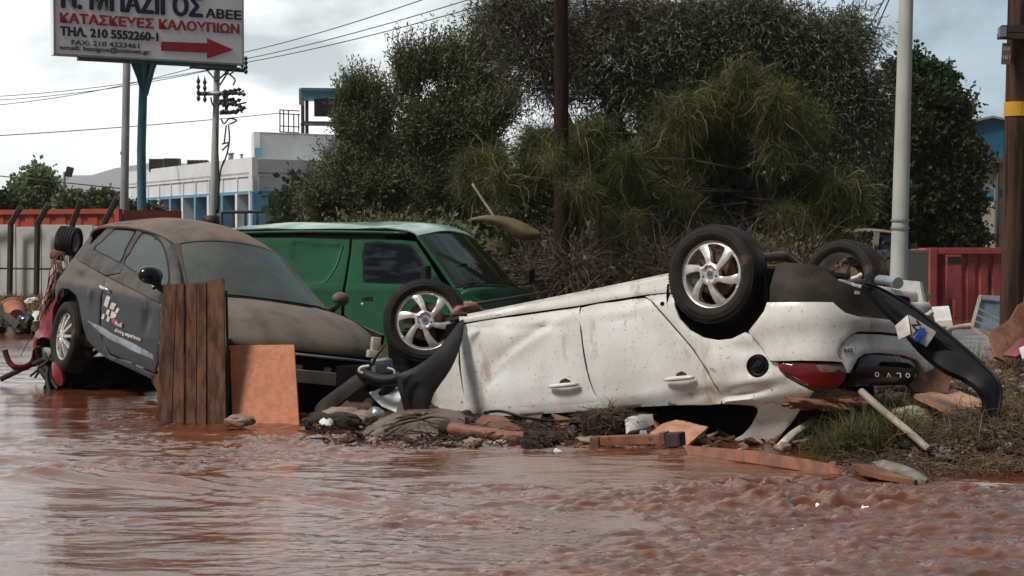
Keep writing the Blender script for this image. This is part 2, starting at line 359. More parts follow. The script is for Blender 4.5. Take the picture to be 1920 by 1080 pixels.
mt['chrome'] = pm('chrome', (.75, .75, .74), (.5, .5, .5), 8, .2, metal=1.0)
mt['lamp_red'] = pm('lamp_red', (.22, .004, .010), (.10, .002, .004), 6, .12, coat=.8, spec=.6)
mt['lamp_clear'] = pm('lamp_clear', (.22, .15, .14), (.13, .08, .08), 30, .15, coat=.6)
mt['decal_white'] = pm('decal_white', (.62, .60, .57), (.42, .40, .38), 12, .5)
mt['decal_red'] = pm('decal_red', (.50, .04, .05), None, 9, .5)
mt['red_paint'] = pm('red_paint', (.22, .008, .022), (.12, .006, .014), 4, .28, coat=.4, streak=((.12, .08, .06), 4, .57, (1, 1, 1)), bump=.003, bscale=8)
mt['plank'] = pm('plank', (.165, .080, .048), (.062, .032, .021), 3, .85, spec=.2, stretch=(7, 7, .22), bump=.003, bscale=10, streak=((.025, .014, .011), 6, .58, (2.5, 2.5, .25)), specks=[((.015, .01, .008), 26, .70, 1)])
mt['plywood'] = pm('plywood', (.52, .185, .085), (.40, .14, .062), 18, .7, specks=[((.24, .09, .045), 60, .60, .6), ((.52, .25, .14), 30, .62, .5)], streak=((.52, .26, .16), 3, .58, (1, 1, .6)))
mt['board_tan'] = pm('board_tan', (.50, .27, .17), (.38, .18, .11), 9, .7, specks=[((.28, .12, .07), 40, .64, .6)])
mt['board_brown'] = pm('board_brown', (.22, .095, .045), (.12, .05, .026), 6, .8, specks=[((.05, .03, .02), 22, .63, .8)], bump=.002)
mt['orange_wood'] = pm('orange_wood', (.21, .052, .014), (.11, .025, .009), 5, .4, coat=.3, stretch=(4, 1, 1), contrast=(.4, .6))
mt['log'] = pm('log', (.26, .09, .045), (.11, .04, .024), 5, .6, stretch=(1, 5, 5), bump=.005, bscale=10)
mt['old_wood'] = pm('old_wood', (.34, .29, .22), (.20, .16, .12), 6, .8, stretch=(1, 1, .4), bump=.002)
mt['dark_wood'] = pm('dark_wood', (.055, .032, .022), (.022, .014, .011), 6, .85, stretch=(3, 3, .3), bump=.008, bscale=12)
mt['rock'] = pm('rock', (.30, .20, .15), (.17, .11, .085), 9, .8, bump=.01, bscale=16)
mt['rock_grey'] = pm('rock_grey', (.19, .175, .15), (.10, .08, .065), 9, .75, bump=.01, bscale=20)
mt['sack'] = pm('sack', (.15, .10, .07), (.05, .033, .024), 5, .45, bump=.004, bscale=30, spec=.6)
mt['root'] = pm('root', (.032, .019, .014), (.012, .008, .007), 12, .9, bump=.006, bscale=20)
mt['twig'] = pm('twig', (.12, .07, .04), (.05, .03, .02), 6, .9)
mt['drygrass'] = pm('drygrass', (.20, .13, .055), (.12, .07, .03), 4, .8)
mt['grass'] = pm('grass', (.036, .048, .013), (.066, .064, .020), 3, .7, spec=.2, tint=(.13, .105, .04))
mt['concrete'] = pm('concrete', (.46, .46, .42), (.36, .36, .33), 3, .8, stretch=(1, 1, .3), bump=.002, bscale=20)
mt['steel'] = pm('steel', (.36, .36, .36), (.26, .25, .25), 3, .5, metal=.3, stretch=(1, 1, .3))
mt['pole_wood'] = pm('pole_wood', (.030, .018, .012), (.014, .009, .007), 3, .9, spec=.1, stretch=(6, 6, .5), bump=.012, bscale=9)
mt['pole_wood_right'] = pm('pole_wood_right', (.080, .045, .030), (.022, .013, .010), 2.5, .9, spec=.15, stretch=(6, 6, .45), bump=.012, bscale=9)
mt['blue_pole'] = pm('blue_pole', (.045, .16, .20), (.03, .11, .14), 3, .5)
mt['sign_white'] = pm('sign_white', (.86, .855, .85), (.78, .77, .76), 1.2, .5)
mt['ink_navy'] = pm('ink_navy', (.010, .014, .05), None, 5, .6)
mt['ink_red'] = pm('ink_red', (.42, .018, .035), None, 5, .6)
mt['ink_grey'] = pm('ink_grey', (.06, .06, .065), None, 5, .6)
mt['wall_white'] = pm('wall_white', (.70, .71, .72), (.60, .60, .60), .5, .85, streak=((.36, .28, .22), .9, .55, (1, 1, .4)), bump=.01, bscale=3)
mt['trim_blue'] = pm('trim_blue', (.12, .30, .42), (.09, .23, .33), 1, .6)
mt['dark_glass'] = pm('dark_glass', (.003, .004, .006), (.022, .028, .038), 4, .08, spec=.2, contrast=(.48, .62), stretch=(.6, 1, 2.5))  # stretched noise paints reflected bands into the glass colour
mt['clad_blue'] = pm('clad_blue', (.035, .20, .32), (.03, .16, .26), .6, .55)
mt['cream'] = pm('cream', (.40, .37, .30), (.33, .31, .26), .6, .8, streak=((.2, .16, .12), .8, .62, (1, 1, .4)))
mt['panel_wall'] = pm('panel_wall', (.47, .46, .44), (.40, .38, .36), 1.2, .75, streak=((.26, .21, .17), 2, .60, (1, 1, .8)), bump=.006, bscale=20)
mt['black_metal'] = pm('black_metal', (.02, .017, .016), (.035, .027, .022), 8, .6)
mt['container_red'] = pm('container_red', (.44, .085, .085), (.34, .065, .065), 2.2, .6, streak=((.08, .035, .025), 2.6, .60, (1, 1, .35)), specks=[((.05, .02, .018), 9, .67, .9)])
mt['container_orange'] = pm('container_orange', (.36, .055, .024), (.26, .04, .018), 1, .6)
mt['galv'] = pm('galv', (.30, .33, .36), (.20, .22, .24), 4, .42, metal=.6, streak=((.2, .15, .12), 3, .62, (1, 1, 1)))
mt['grey_wall'] = pm('grey_wall', (.46, .41, .37), (.38, .34, .30), 1, .85, bump=.004, bscale=18)
mt['bark'] = pm('bark', (.045, .032, .024), (.018, .013, .011), 6, .9, stretch=(4, 4, .6), bump=.02, bscale=8)
mt['leaf_olive'] = pm('leaf_olive', (.060, .068, .032), (.125, .128, .066), .9, .7, spec=.12, tint=(.17, .17, .10), leafy=.2)
mt['leaf_silver'] = pm('leaf_silver', (.050, .054, .027), (.088, .088, .046), .9, .6, spec=.25, tint=(.20, .20, .15), leafy=.2)
mt['leaf_bright'] = pm('leaf_bright', (.030, .038, .014), (.056, .062, .023), .9, .7, spec=.15, tint=(.22, .21, .07), leafy=.2)
mt['leaf_dark'] = pm('leaf_dark', (.020, .034, .013), (.042, .060, .024), 1.2, .55, spec=.25, tint=(.08, .105, .045), leafy=.35)
mt['leaf_far'] = pm('leaf_far', (.10, .14, .06), (.15, .19, .09), .5, .6, spec=.2, tint=(.25, .29, .16), leafy=.4)
mt['leaf_brush'] = pm('leaf_brush', (.045, .04, .022), (.08, .06, .032), 1.5, .7, tint=(.15, .12, .075))
mt['branch_green'] = pm('branch_green', (.22, .21, .065), (.15, .13, .05), 2, .7)
mt['wet_mud_shade'] = pm('wet_mud_shade', (.085, .038, .024), (.035, .020, .015), 3, .5, bump=.012, bscale=14, streak=((.014, .010, .008), 3, .50, (1, 1, 1)))  # wet mud, its colour darkened to stand in for contact shade
mt['twig_brown'] = pm('twig_brown', (.06, .04, .028), (.035, .024, .018), 3, .85, tint=(.13, .09, .06))
mt['hull'] = pm('hull', (.15, .115, .05), (.10, .075, .034), 3, .6)
mt['yellow'] = pm('yellow', (.62, .32, .02), (.5, .25, .02), 5, .6)
mt['tin_sign'] = pm('tin_sign', (.16, .08, .06), (.10, .06, .05), 20, .6)
mt['plate_blue'] = pm('plate_blue', (.01, .06, .32), None, 5, .4)
mt['emblem_blue'] = pm('emblem_blue', (.03, .06, .16), (.10, .11, .14), 60, .4)
mt['plate_white'] = pm('plate_white', (.42, .38, .35), (.32, .27, .24), 12, .45)
mt['hills'] = pm('hills', (.13, .15, .14), (.17, .17, .15), .004, .9)
mt['terracotta'] = pm('terracotta', (.40, .14, .07), (.28, .1, .05), 8, .8)
mt['cloth'] = pm('cloth', (.10, .085, .07), (.05, .042, .036), 5, .85)
mt['box_beige'] = pm('box_beige', (.40, .35, .26), (.3, .26, .2), 6, .7)
mt['blue_drum'] = pm('blue_drum', (.015, .07, .30), None, 5, .5)
mt['tile_orange'] = pm('tile_orange', (.36, .08, .035), (.20, .13, .10), 7, .6)
# ------------------------------------------------------------------ terrain
def axis(pairs):
    o = [pairs[0][0]]
    for (a, st), (b, _) in zip(pairs[:-1], pairs[1:]):
        k = max(1, int(round((b - a) / st))); o += [a + (b - a) * (i + 1) / k for i in range(k)]
    return np.array(o)
def terrain_z(x, y):
    x = np.asarray(x, float); y = np.asarray(y, float)
    z = np.full(np.broadcast(x, y).shape, -.30)
    far = sstep(24.5, 27.5, y + .8 * fbm(x * .3, y * .3, 3)) * (.32 + .10 * fbm(x * .5, y * .5, 3)) * (1 - .95 * sstep(3, 6, x))
    edge = 10.35 + .35 * np.clip(2.6 - x, 0, 9) * 1.5 - .05 * np.clip(x - 3, 0, 3)
    bank = sstep(-.15, .75, (y - edge) + .5 * fbm(x * 1.3, y * 1.3, 4)) * sstep(1.75, 2.6, x + .25 * (y - 11) + .3 * fbm(x, y, 3))
    bz = bank * (.40 + .12 * sstep(2.4, 4.5, x) * (1 - sstep(15, 18, y)) + .10 * fbm(x * 2.1, y * 2.1, 5) * (1 - .7 * sstep(16, 18, y))) * (1 - sstep(23, 26, y))
    mid = sstep(-.2, 1.6, x + .06 * (y - 17)) * sstep(16, 18.5, y) * (1 - sstep(4.5, 7, x) * sstep(22, 26, y)) * (.45 + .12 * fbm(x * .9, y * .9, 4))
    z = z + np.maximum(np.maximum(far, bz), mid)
    z = z - .25 * sstep(34, 60, y) * sstep(-5, 15, x)
    hl = sstep(500, 3000, y) * 0
    return z + hl
def grid_mesh(name, xs, ys, zf, mat, smooth=True):
    X, Y = np.meshgrid(xs, ys); Z = zf(X, Y); V = np.stack([X, Y, Z], -1).reshape(-1, 3); nx, ny = len(xs), len(ys)
    i = np.arange(nx * ny).reshape(ny, nx); Q = np.stack([i[:-1, :-1], i[:-1, 1:], i[1:, 1:], i[1:, :-1]], -1).reshape(-1, 4)
    return fastmesh(name, V, Q, mat, smooth=smooth)
mt['ground'] = pm('ground', (.115, .060, .038), (.060, .036, .024), 1.6, .8, bump=.03, bscale=9, streak=((.085, .07, .035), .5, .52, (1, 1, 1)), specks=[((.30, .24, .19), 30, .64, .8), ((.03, .02, .015), 22, .63, .9)], spec=.5)
xs = axis([(-4500, 800), (-500, 80), (-60, 4), (-16, .5), (-6, .25), (0, .06), (6, .25), (16, 1), (60, 20), (500, 400), (4500, 1)])
ys = axis([(-60, 10), (0, 1), (9.5, .06), (16, .2), (30, 1), (80, 20), (500, 350), (6000, 1)])
g = grid_mesh('ground', xs, ys, terrain_z, mt['ground']); tag(g, kind='structure')
# asphalt strip behind the bank on the right
rd = MB(); P_ = [(3.6, 17.6), (12, 16.6), (16, 24.5), (4.4, 25)]
X_, Y_ = axis([(3.6, .4), (16, 1)]), axis([(18.0, .4), (24, 1)])
mt['asphalt'] = pm('asphalt', (.20, .185, .175), (.13, .105, .09), 2, .55, bump=.004, bscale=60)
road = grid_mesh('road', X_, Y_, lambda x, y: np.maximum(terrain_z(x, y) + .012, .165), mt['asphalt']); tag(road, kind='structure')
# ------------------------------------------------------------------ flood water
def water_z(x, y):
    # flow runs roughly along x; warp the coordinates so crests bend as in a current
    wy = y + .35 * vn(x * .28 + 3, y * .35) ; wx = x + .5 * vn(x * .3, y * .4 + 9)
    near = sstep(15.5, 10, y)
    am = .25 + 1.9 * sstep(-.22, .30, fbm(x * .45 + 11, y * .9 + 4, 3)) ; am = am * (.45 + .55 * sstep(-2.6, -1.0, x + .25 * (y - 9)))
    z = .016 * fbm(wx * 1.1 + wy * .9, wy * 3.4, 3)
    r = 1 - np.abs(fbm(wx * 1.5 - wy * .6, wy * 5.5 + 40, 4, .55)) * 3.2; z += .010 * np.clip(r, 0, 1) ** 2 * (.35 + .65 * near) * am
    z += (.007 + .010 * sstep(.5, -1.5, x)) * fbm(wx * 3.4, wy * 9, 2, .5) * (.3 + .7 * near) * am + .013 * fbm(wx * 8 + 31, wy * 22, 3, .55) * (.3 + .7 * near) * am
    z += .004 * fbm(wx * 18 + 3, wy * 38, 2, .6) * 1.4 * near * am
    # left: diagonal standing ripples running down to the right
    dgl = (x * .62 + (y - 9.6)) ; m = np.exp(-((dgl + .55) / .55) ** 2) * sstep(.6, -1.2, x) ; z += .020 * m * np.sin(dgl * 24 + 2.2 * vn(x * 1.6, y * 1.6)) * (.6 + vn(x * 3, y * 3))
    # heaped current in front of the car and the churned patch at the right
    z += .035 * np.exp(-((x - .75) / 1.0) ** 2 - ((y - 11.35) / .5) ** 2)
    t = np.exp(-((x - 1.75) / .75) ** 2 - ((y - 9.55) / .36) ** 2); t2 = np.exp(-((x - 1.0) / .9) ** 2 - ((y - 9.75) / .40) ** 2)
    z += t * (.015 + .10 * np.abs(fbm(wx * 8, wy * 15, 5, .5)) + .012 * fbm(x * 22, y * 34, 2)) + t2 * (.008 + .065 * np.abs(fbm(wx * 6.5 + 5, wy * 15, 4, .5)))
    for hx, hy, rx, ry, dp in ((1.44, 9.95, .11, .09, .24), (1.02, 9.98, .05, .06, .12), (1.62, 9.30, .10, .06, .11), (1.85, 9.26, .12, .05, .10), (2.15, 9.32, .12, .06, .10)):
        q = ((x - hx) / rx) ** 2 + ((y - hy) / ry) ** 2 + .6 * fbm(x * 14, y * 14, 2); z += dp * .22 * np.exp(-(q - 2.2) ** 2 / 1.2) - dp * np.exp(-q * 1.1)
    # small rollers in the lower right and the centre
    z += .020 * np.clip(fbm(x * 1.6 + 20, y * 4.2, 4, .6) - .12, 0, 1) * sstep(0, 1, x + 1.5) * near * .6
    z += .016 * np.exp(-((y - 10.55 - .12 * np.sin(x * 2.2)) / .10) ** 2) * np.exp(-((x + .1) / .9) ** 2)
    z += .02 * np.exp(-((y - 10.8 + .33 * (x + 3.2)) / .10) ** 2) * sstep(-1.6, -2.6, x)
    return z
mt['water'] = pm('water', (.150, .050, .021), (.105, .033, .014), 1.2, .045, spec=.95, rvar=.02, stretch=(1, 2.2, 1))
def water_bump(m):
    nt = m.node_tree; b = nt.nodes['Principled BSDF']; b.inputs['IOR'].default_value = 1.5
    tc = nt.nodes.new('ShaderNodeTexCoord'); acc = None
    for sc, (sx_, sy_), w_ in ((9, (1, 2.6), 1.0), (30, (1, 2.2), .45)):
        mp = nt.nodes.new('ShaderNodeMapping'); mp.inputs['Scale'].default_value = (sx_, sy_, 1); nt.links.new(tc.outputs['Object'], mp.inputs[0])
        n = nt.nodes.new('ShaderNodeTexNoise'); n.inputs['Scale'].default_value = sc; n.inputs['Detail'].default_value = 3; n.inputs['Distortion'].default_value = .6; nt.links.new(mp.outputs[0], n.inputs[0])
        q = nt.nodes.new('ShaderNodeMath'); q.operation = 'MULTIPLY'; q.inputs[1].default_value = w_; nt.links.new(n.outputs[0], q.inputs[0])
        if acc is None: acc = q.outputs[0]
        else:
            a = nt.nodes.new('ShaderNodeMath'); a.operation = 'ADD'; nt.links.new(acc, a.inputs[0]); nt.links.new(q.outputs[0], a.inputs[1]); acc = a.outputs[0]
    bp = nt.nodes.new('ShaderNodeBump'); bp.inputs['Distance'].default_value = .0026; nt.links.new(acc, bp.inputs['Height']); nt.links.new(bp.outputs[0], b.inputs['Normal'])
water_bump(mt['water'])
xs = axis([(-40, 1), (-9, .15), (-5, .035), (-3.2, .02), (3.6, .06), (5, .6), (30, 1)]); ys = axis([(1.5, .15), (6.6, .017), (12.6, .03), (15, .08), (20, .3), (30, 1)])
wt = grid_mesh('flood_water', xs, ys, water_z, mt['water']); tag(wt, kind='structure')
# ------------------------------------------------------------------ hills
hx = axis([(-2600, 40), (1200, 40)]); hy = axis([(2500, 60), (3600, 60)])
def hill_z(x, y):
    c = 100 + 30 * fbm(x * .0022, y * 0 + 1.5, 4) - 42 * sstep(-760, -1000, x) + 26 * np.exp(-((x + 690) / 120) ** 2)
    return -20 + (c + 20) * sstep(2500, 3000, y) * (1 - .3 * sstep(3000, 3600, y)) + 14 * fbm(x * .01, y * .01, 4)
tag(grid_mesh('hills', hx, hy, hill_z, mt['hills']), kind='structure')
def flatpt(px, py, d): return gp(px, py, d)
def rotz(a): return Matrix.Rotation(a, 3, 'Z')
# ------------------------------------------------------------------ left wall with angled posts
wl = empty('perimeter_wall', (0, 0, 0)); tag(wl, 'low whitewashed panel wall with angled black posts, at the far left', 'wall')
a_ = gp(-60, 555, 39.6); b_ = gp(330, 555, 37.2); dirw = (b_ - a_); dirw.z = 0; Lw = dirw.length; dirw.normalize(); nrmw = Vector((dirw.y, -dirw.x, 0))
npan = 8
for i in range(npan):
    m = MB(); p = a_ + dirw * (Lw * (i + .5) / npan); Mx = Matrix((dirw, -nrmw, (0, 0, 1))).transposed(); zt = 1.5 + (440 - 423) * 39 / F
    for z0, z1, th in ((.10, .70, .05), (.74, zt + .03 * math.sin(i * 2.3), .045)):
        m.box((p.x, p.y, (z0 + z1) / 2), (Lw / npan / 2 - .012, th, (z1 - z0) / 2), Mx, .01)
    m.box((p.x - nrmw.x * .06, p.y - nrmw.y * .06, .75), (Lw / npan / 2, .01, .12), Mx); wp = m.build('wall_panel', mt['panel_wall'], wl)
for px, tx, ty in ((22, 44, 388), (72, 96, 383), (137, 157, 374), (196, 224, 371), (-30, -10, 392)):
    p0 = gp(px, 556, 39 - px * .007); p1 = gp(px + 3, 418, 39 - px * .007); p2 = gp(tx, ty, 38.7 - px * .007)
    MB().tube([p0 - Vector((0, .2, .4)), p1 - Vector((0, .2, 0))], .075, 6).tube([p1 - Vector((0, .2, .02)), p2 - Vector((0, .2, 0))], .07, 6).build('post', mt['black_metal'], wl)
# ------------------------------------------------------------------ containers
def container(name, p0, p1, depth, z0, z1, mat, label, hatch=False, ribs=14):
    p0 = Vector(p0); p1 = Vector(p1); d = (p1 - p0); Lc = d.length; d.normalize(); n = Vector((d.y, -d.x, 0)); Mx = Matrix((d, -n, (0, 0, 1))).transposed()
    e = empty(name, ((p0 + p1) / 2)); e.location.z = z0; e.location = (0, 0, 0); tag(e, label, 'container'); zc = (z0 + z1) / 2; h = (z1 - z0) / 2
    m = MB(); w = Lc / ribs
    prof = []
    for i in range(ribs):
        x = i * w; prof += [(x, 0), (x + w * .55, 0), (x + w * .65, -.05), (x + w * .9, -.05)]
    prof.append((Lc, 0)); vs = []; fs = []
    for x, o in prof: vs += [p0 + d * x + n * o + Vector((0, 0, z0 + .12)) - Vector((0, 0, p0.z)), p0 + d * x + n * o + Vector((0, 0, z1 - .12)) - Vector((0, 0, p0.z))]
    for i in range(len(prof) - 1): fs.append([2 * i, 2 * i + 2, 2 * i + 3, 2 * i + 1])
    m.add(vs, fs); pc = (p0 + p1) / 2 - n * depth / 2; pc.z = 0
    m.box((pc.x, pc.y, zc) if 0 else tuple(pc + Vector((0, 0, zc)) - n * .08), (Lc / 2 - .01, depth / 2 - .06, h - .02), Mx)
    m.build('side_wall', mat, e)
    m = MB(); q = (p0 + p1) / 2; q.z = 0
    for z in (z0 + .06, z1 - .06): m.box(tuple(q + n * .012 + Vector((0, 0, z))), (Lc / 2 + .02, .06, .062), Mx, .008)
    m.build('rail', mat, e)
    for x in (.06, Lc - .06): MB().box(tuple(Vector((p0.x, p0.y, zc)) + d * x + n * .018), (.08, .07, h + .004), Mx, .01).build('corner_post', mat, e)
    return e, d, n, Mx
pc0 = gp(1741, 540, 34); pc1 = gp(2120, 540, 35.5); pc0.z = pc1.z = 0
cr_, d, n, Mx = container('shipping_container', pc0, pc1, 2.4, -.45, 1.5 - 25 * 34 / F, mt['container_red'], 'faded red ribbed container behind the leaning metal frame at the right', ribs=16)
hp_ = Vector((gp(1786, 520, 34).x, gp(1786, 520, 34).y, 0)); MB().box(tuple(hp_ + n * .03 + Vector((0, 0, .66))), (.17, .02, .44), Mx, .01).build('hatch_panel', mt['container_red'], cr_)
MB().box(tuple(hp_ + n * .055 + Vector((0, 0, 1.0))), (.15, .008, .06), Mx).build('vent_slot', mt['black_metal'], cr_)
pc0 = gp(-120, 400, 46); pc1 = gp(226, 400, 43); pc0.z = pc1.z = 0
container('shipping_container', pc0, pc1, 2.4, -.1, 1.5 + 46 * 45 / F, mt['container_orange'], 'orange red container rising over the whitewashed panel wall', ribs=12)
# grey wall at right, behind the light pole
m = MB(); q0 = gp(1610, 500, 32); q1 = gp(1741, 500, 33.4); zt = 1.5 - 35 * 32.5 / F
m.prism([(q0.x, q0.y, -.5), (q1.x, q1.y, -.5), (q1.x, q1.y, zt), (q0.x, q0.y, zt)], (0, .2, 0)); gw = m.build('concrete_wall', mt['grey_wall']); tag(gw, 'plain grey brown wall between the light pole and the red container', 'wall')
MB().prism([(q0.x - .02, q0.y - .03, zt), (q1.x, q1.y - .03, zt), (q1.x, q1.y - .03, zt + .06), (q0.x - .02, q0.y - .03, zt + .06)], (0, .27, 0)).build('coping', mt['concrete'], gw)
# ------------------------------------------------------------------ poles
def pole(name, px0, py0, px1, py1, d, w0, w1, mat, label, cat='pole', below=1.0, n=16, base=None, above=1.2):
    a = gp(px0, py0, d); b = gp(px1, py1, d); t = (b - a).normalized(); a = a - t * below; b = b + t * above
    k = d / F / 2; m = MB(); pts = [a.lerp(b, i / 8) for i in range(9)]; m.tube(pts, [(w0 + (w1 - w0) * i / 8) * k for i in range(9)], n)
    e = empty(name, a); e.location = (0, 0, 0); tag(e, label, cat); m.build('pole', mat, e, True, auto=50); return e
lp = pole('light_pole', 1685, 520, 1699, 0, 22, 34, 25, mt['concrete'], 'pale grey tapered concrete pole behind the overturned white car', cat='lamp post')
for y_ in (428, 413): c = gp(1685 + (520 - y_) * .027, y_, 22); MB().lathe([(.116, -.012), (.122, -.012), (.122, .012), (.116, .012)], Matrix.Translation(c) @ Matrix.Rotation(rad(90), 4, 'X'), 24).build('clamp_band', mt['steel'], lp)
wp = pole('utility_pole', 1896, 600, 1913, 0, 18, 42, 46, mt['pole_wood_right'], 'weathered brown wooden pole with a yellow band at the right edge', cat='utility pole')
c = gp(1908, 205, 18); MB().lathe([(.126, -.075), (.134, -.075), (.134, .075), (.126, .075)], Matrix.Translation(gp(1907, 205, 18)) @ Matrix.Rotation(rad(90), 4, 'X'), 24).build('yellow_band', mt['yellow'], wp)
for pts, r in (([(1877, 57), (1935, 52)], .035), ([(1872, 66), (1935, 70)], .03)):
    p0, p1 = gp(*pts[0], 17.82), gp(*pts[1], 17.82); mid = (p0 + p1) / 2; MB().box(tuple(mid), ((p1 - p0).length / 2, .05, r)).build('bracket', mt['black_metal'], wp)
MB().box(tuple(gp(1879, 60, 17.7)), (.035, .04, .05), bev=.005).build('bracket_end', mt['galv'], wp)
p = gp(1887, 101, 17.72); tp = MB().box(tuple(p), (.048, .006, .11), Matrix.Rotation(rad(3), 3, 'Y')).build('tin_plate', mt['tin_sign'], wp)
for k_, s_ in enumerate(('ΔΕΗ', '161')): text_mesh('lettering', s_, .05, Matrix.Translation(p + Vector((-.036, -.009, .035 - .09 * k_))) @ Matrix.Rotation(rad(90), 4, 'X'), mt['decal_white'], tp, width=.07, height=.042, ext=.001)
cp = pole('utility_pole', 1053, 560, 1052, 0, 25, 30, 25, mt['pole_wood'], 'dark straight wooden pole standing against the trees behind the white car', cat='utility pole', below=.9)
tp2 = pole('metal_post', 1122, 545, 1124, 372, 25, 13, 11, mt['pole_wood_right'], 'thin grey post beside the dark wooden pole in the undergrowth', cat='post', below=.9, n=10, above=0)
gpole = pole('lamp_post', 232, 430, 238, 100, 53, 17, 14, mt['steel'], 'tall pale grey metal pole just behind the blue sign post', cat='lamp post', below=1.6, above=0)
MB().lathe([(.11, -.04), (.13, -.04), (.13, .04), (.11, .04)], Matrix.Translation(gp(233, 287, 53)) @ Matrix.Rotation(rad(90), 4, 'X'), 20).build('collar', mt['steel'], gpole)
# small far street lamp
e = empty('street_lamp', (0, 0, 0)); tag(e, 'tiny distant floodlight mast above the small trees at the far left', 'street lamp')
MB().tube([gp(119, 420, 70), gp(121, 322, 70)], .055, 8).build('mast', mt['steel'], e)
MB().box(tuple(gp(130, 322, 70)), (.13, .12, .2), Matrix.Rotation(rad(15), 3, 'Y'), .03).tube([gp(121, 330, 70), gp(128, 330, 70)], .03, 6).tube([gp(121, 336, 70), gp(126, 337, 70), gp(130, 330, 70)], .015, 5).build('lamp_head', mt['black_metal'], e)
# ------------------------------------------------------------------ concrete utility pole with transformer hardware
up = pole('utility_pole', 399, 430, 407, 128, 55, 17, 11, mt['concrete'], 'concrete utility pole with crossarms and insulators in front of the white factory', cat='utility pole', below=1.5, above=.3)
def bar(name, pts, r, d, mat, par, n=6): return MB().tube([gp(x, y, d) for x, y in pts], r, n).build(name, mat, par, True)
bar('crossarm', [(356, 124), (462, 132)], .075, 54.8, mt['black_metal'], up); bar('crossarm', [(408, 122), (458, 118)], .05, 54.9, mt['black_metal'], up)
bar('crossarm', [(370, 176), (445, 174)], .07, 54.8, mt['steel'], up)
bar('brace', [(386, 129), (406, 152), (430, 131)], .035, 54.8, mt['black_metal'], up); bar('brace', [(430, 131), (412, 160)], .03, 54.9, mt['black_metal'], up)
for x, y in ((372, 154), (384, 156)):
    MB().lathe([(0, -.42)] + [(.03 + .04 * (i % 2), -.4 + i * .09) for i in range(9)] + [(0, .45)], Matrix.Translation(gp(x, y + 12, 54.7)) @ Matrix.Rotation(rad(90), 4, 'X'), 10).build('insulator', mt['black_metal'], up)
for x, y, an in ((436, 170, 80), (445, 175, 100), (437, 193, 65), (446, 198, 110), (424, 195, 95), (442, 208, 75), (430, 210, 95), (420, 184, 5), (424, 176, 85), (454, 118, 0), (461, 122, 0)):
    MB().lathe([(0, -.3)] + [(.03 + .045 * (i % 2), -.28 + i * .07) for i in range(8)] + [(0, .3)], Matrix.Translation(gp(x, y, 54.6)) @ Matrix.Rotation(rad(an), 4, 'Y') @ Matrix.Rotation(rad(90), 4, 'X'), 10).build('insulator', mt['black_metal'], up)
bar('bracket', [(412, 190), (440, 186)], .06, 54.7, mt['black_metal'], up); bar('bracket', [(412, 212), (444, 210)], .06, 54.7, mt['black_metal'], up); bar('bracket', [(425, 170), (424, 215)], .06, 54.7, mt['steel'], up)
for pts in ([(420, 132), (440, 148), (437, 160)], [(430, 140), (441, 132)], [(395, 182), (398, 195), (404, 200)], [(447, 175), (458, 170)], [(445, 196), (462, 192)], [(446, 203), (455, 212)], [(414, 222), (420, 232), (430, 222), (444, 226), (430, 233)], [(428, 233), (430, 262), (425, 290), (416, 312)], [(424, 235), (420, 270)], [(416, 270), (430, 268), (416, 282)], [(420, 300), (412, 330), (409, 400)], [(405, 232), (410, 330), (406, 400)]):
    bar('cable', smoothpoly(pts, 4, False), .028, 54.7, mt['black_metal'], up, 5)
bar('meter_box', [(396, 404), (396, 424)], .35, 54.6, mt['black_metal'], up, 4)
# overhead wires: each one a thing
def wire(pts, d0, d1, label, r=.013, sag=0):
    sag = sag * .35
    n = 24; a = gp(*pts[0], d0); b = gp(*pts[1], d1); P = [a.lerp(b, i / n) - Vector((0, 0, sag * 4 * (i / n) * (1 - i / n))) for i in range(n + 1)]
    o = MB().tube(P, r, 5, False).build('power_line', mt['black_metal'], None, True); tag(o, label, 'wire', 'power lines'); return o
WL = 'overhead wire '
wire([(458, 98), (830, -14)], 55, 40, WL + 'rising right from the concrete utility pole, topmost of three', sag=.25)
wire([(462, 110), (915, -12)], 55, 38, WL + 'rising right from the concrete utility pole, middle of three', sag=.25)
wire([(462, 117), (925, 4)], 55, 38, WL + 'rising right from the concrete utility pole, lowest of three', sag=.25)
wire([(456, 118), (-30, 182)], 55.2, 62, WL + 'left of the concrete utility pole under the signboard, topmost of three', sag=.5)
wire([(410, 128), (-30, 189)], 55.2, 62, WL + 'left of the concrete utility pole under the signboard, middle of three', sag=.5)
wire([(360, 128), (-30, 199)], 55.2, 62, WL + 'left of the concrete utility pole under the signboard, lowest of three', sag=.5)
wire([(525, 212), (-30, 256)], 80, 70, WL + 'crossing low behind the sign post to the factory roof', .02, .2)
wire([(232, 354), (-30, 327)], 60, 60, WL + 'just above the far hills at the left', .02)
wire([(1636, 70), (1672, -12)], 40, 30, WL + 'beside the concrete pole top, left of a pair', .014)
wire([(1622, 66), (1664, -12)], 40, 30, WL + 'beside the concrete pole top, right of a pair', .014)
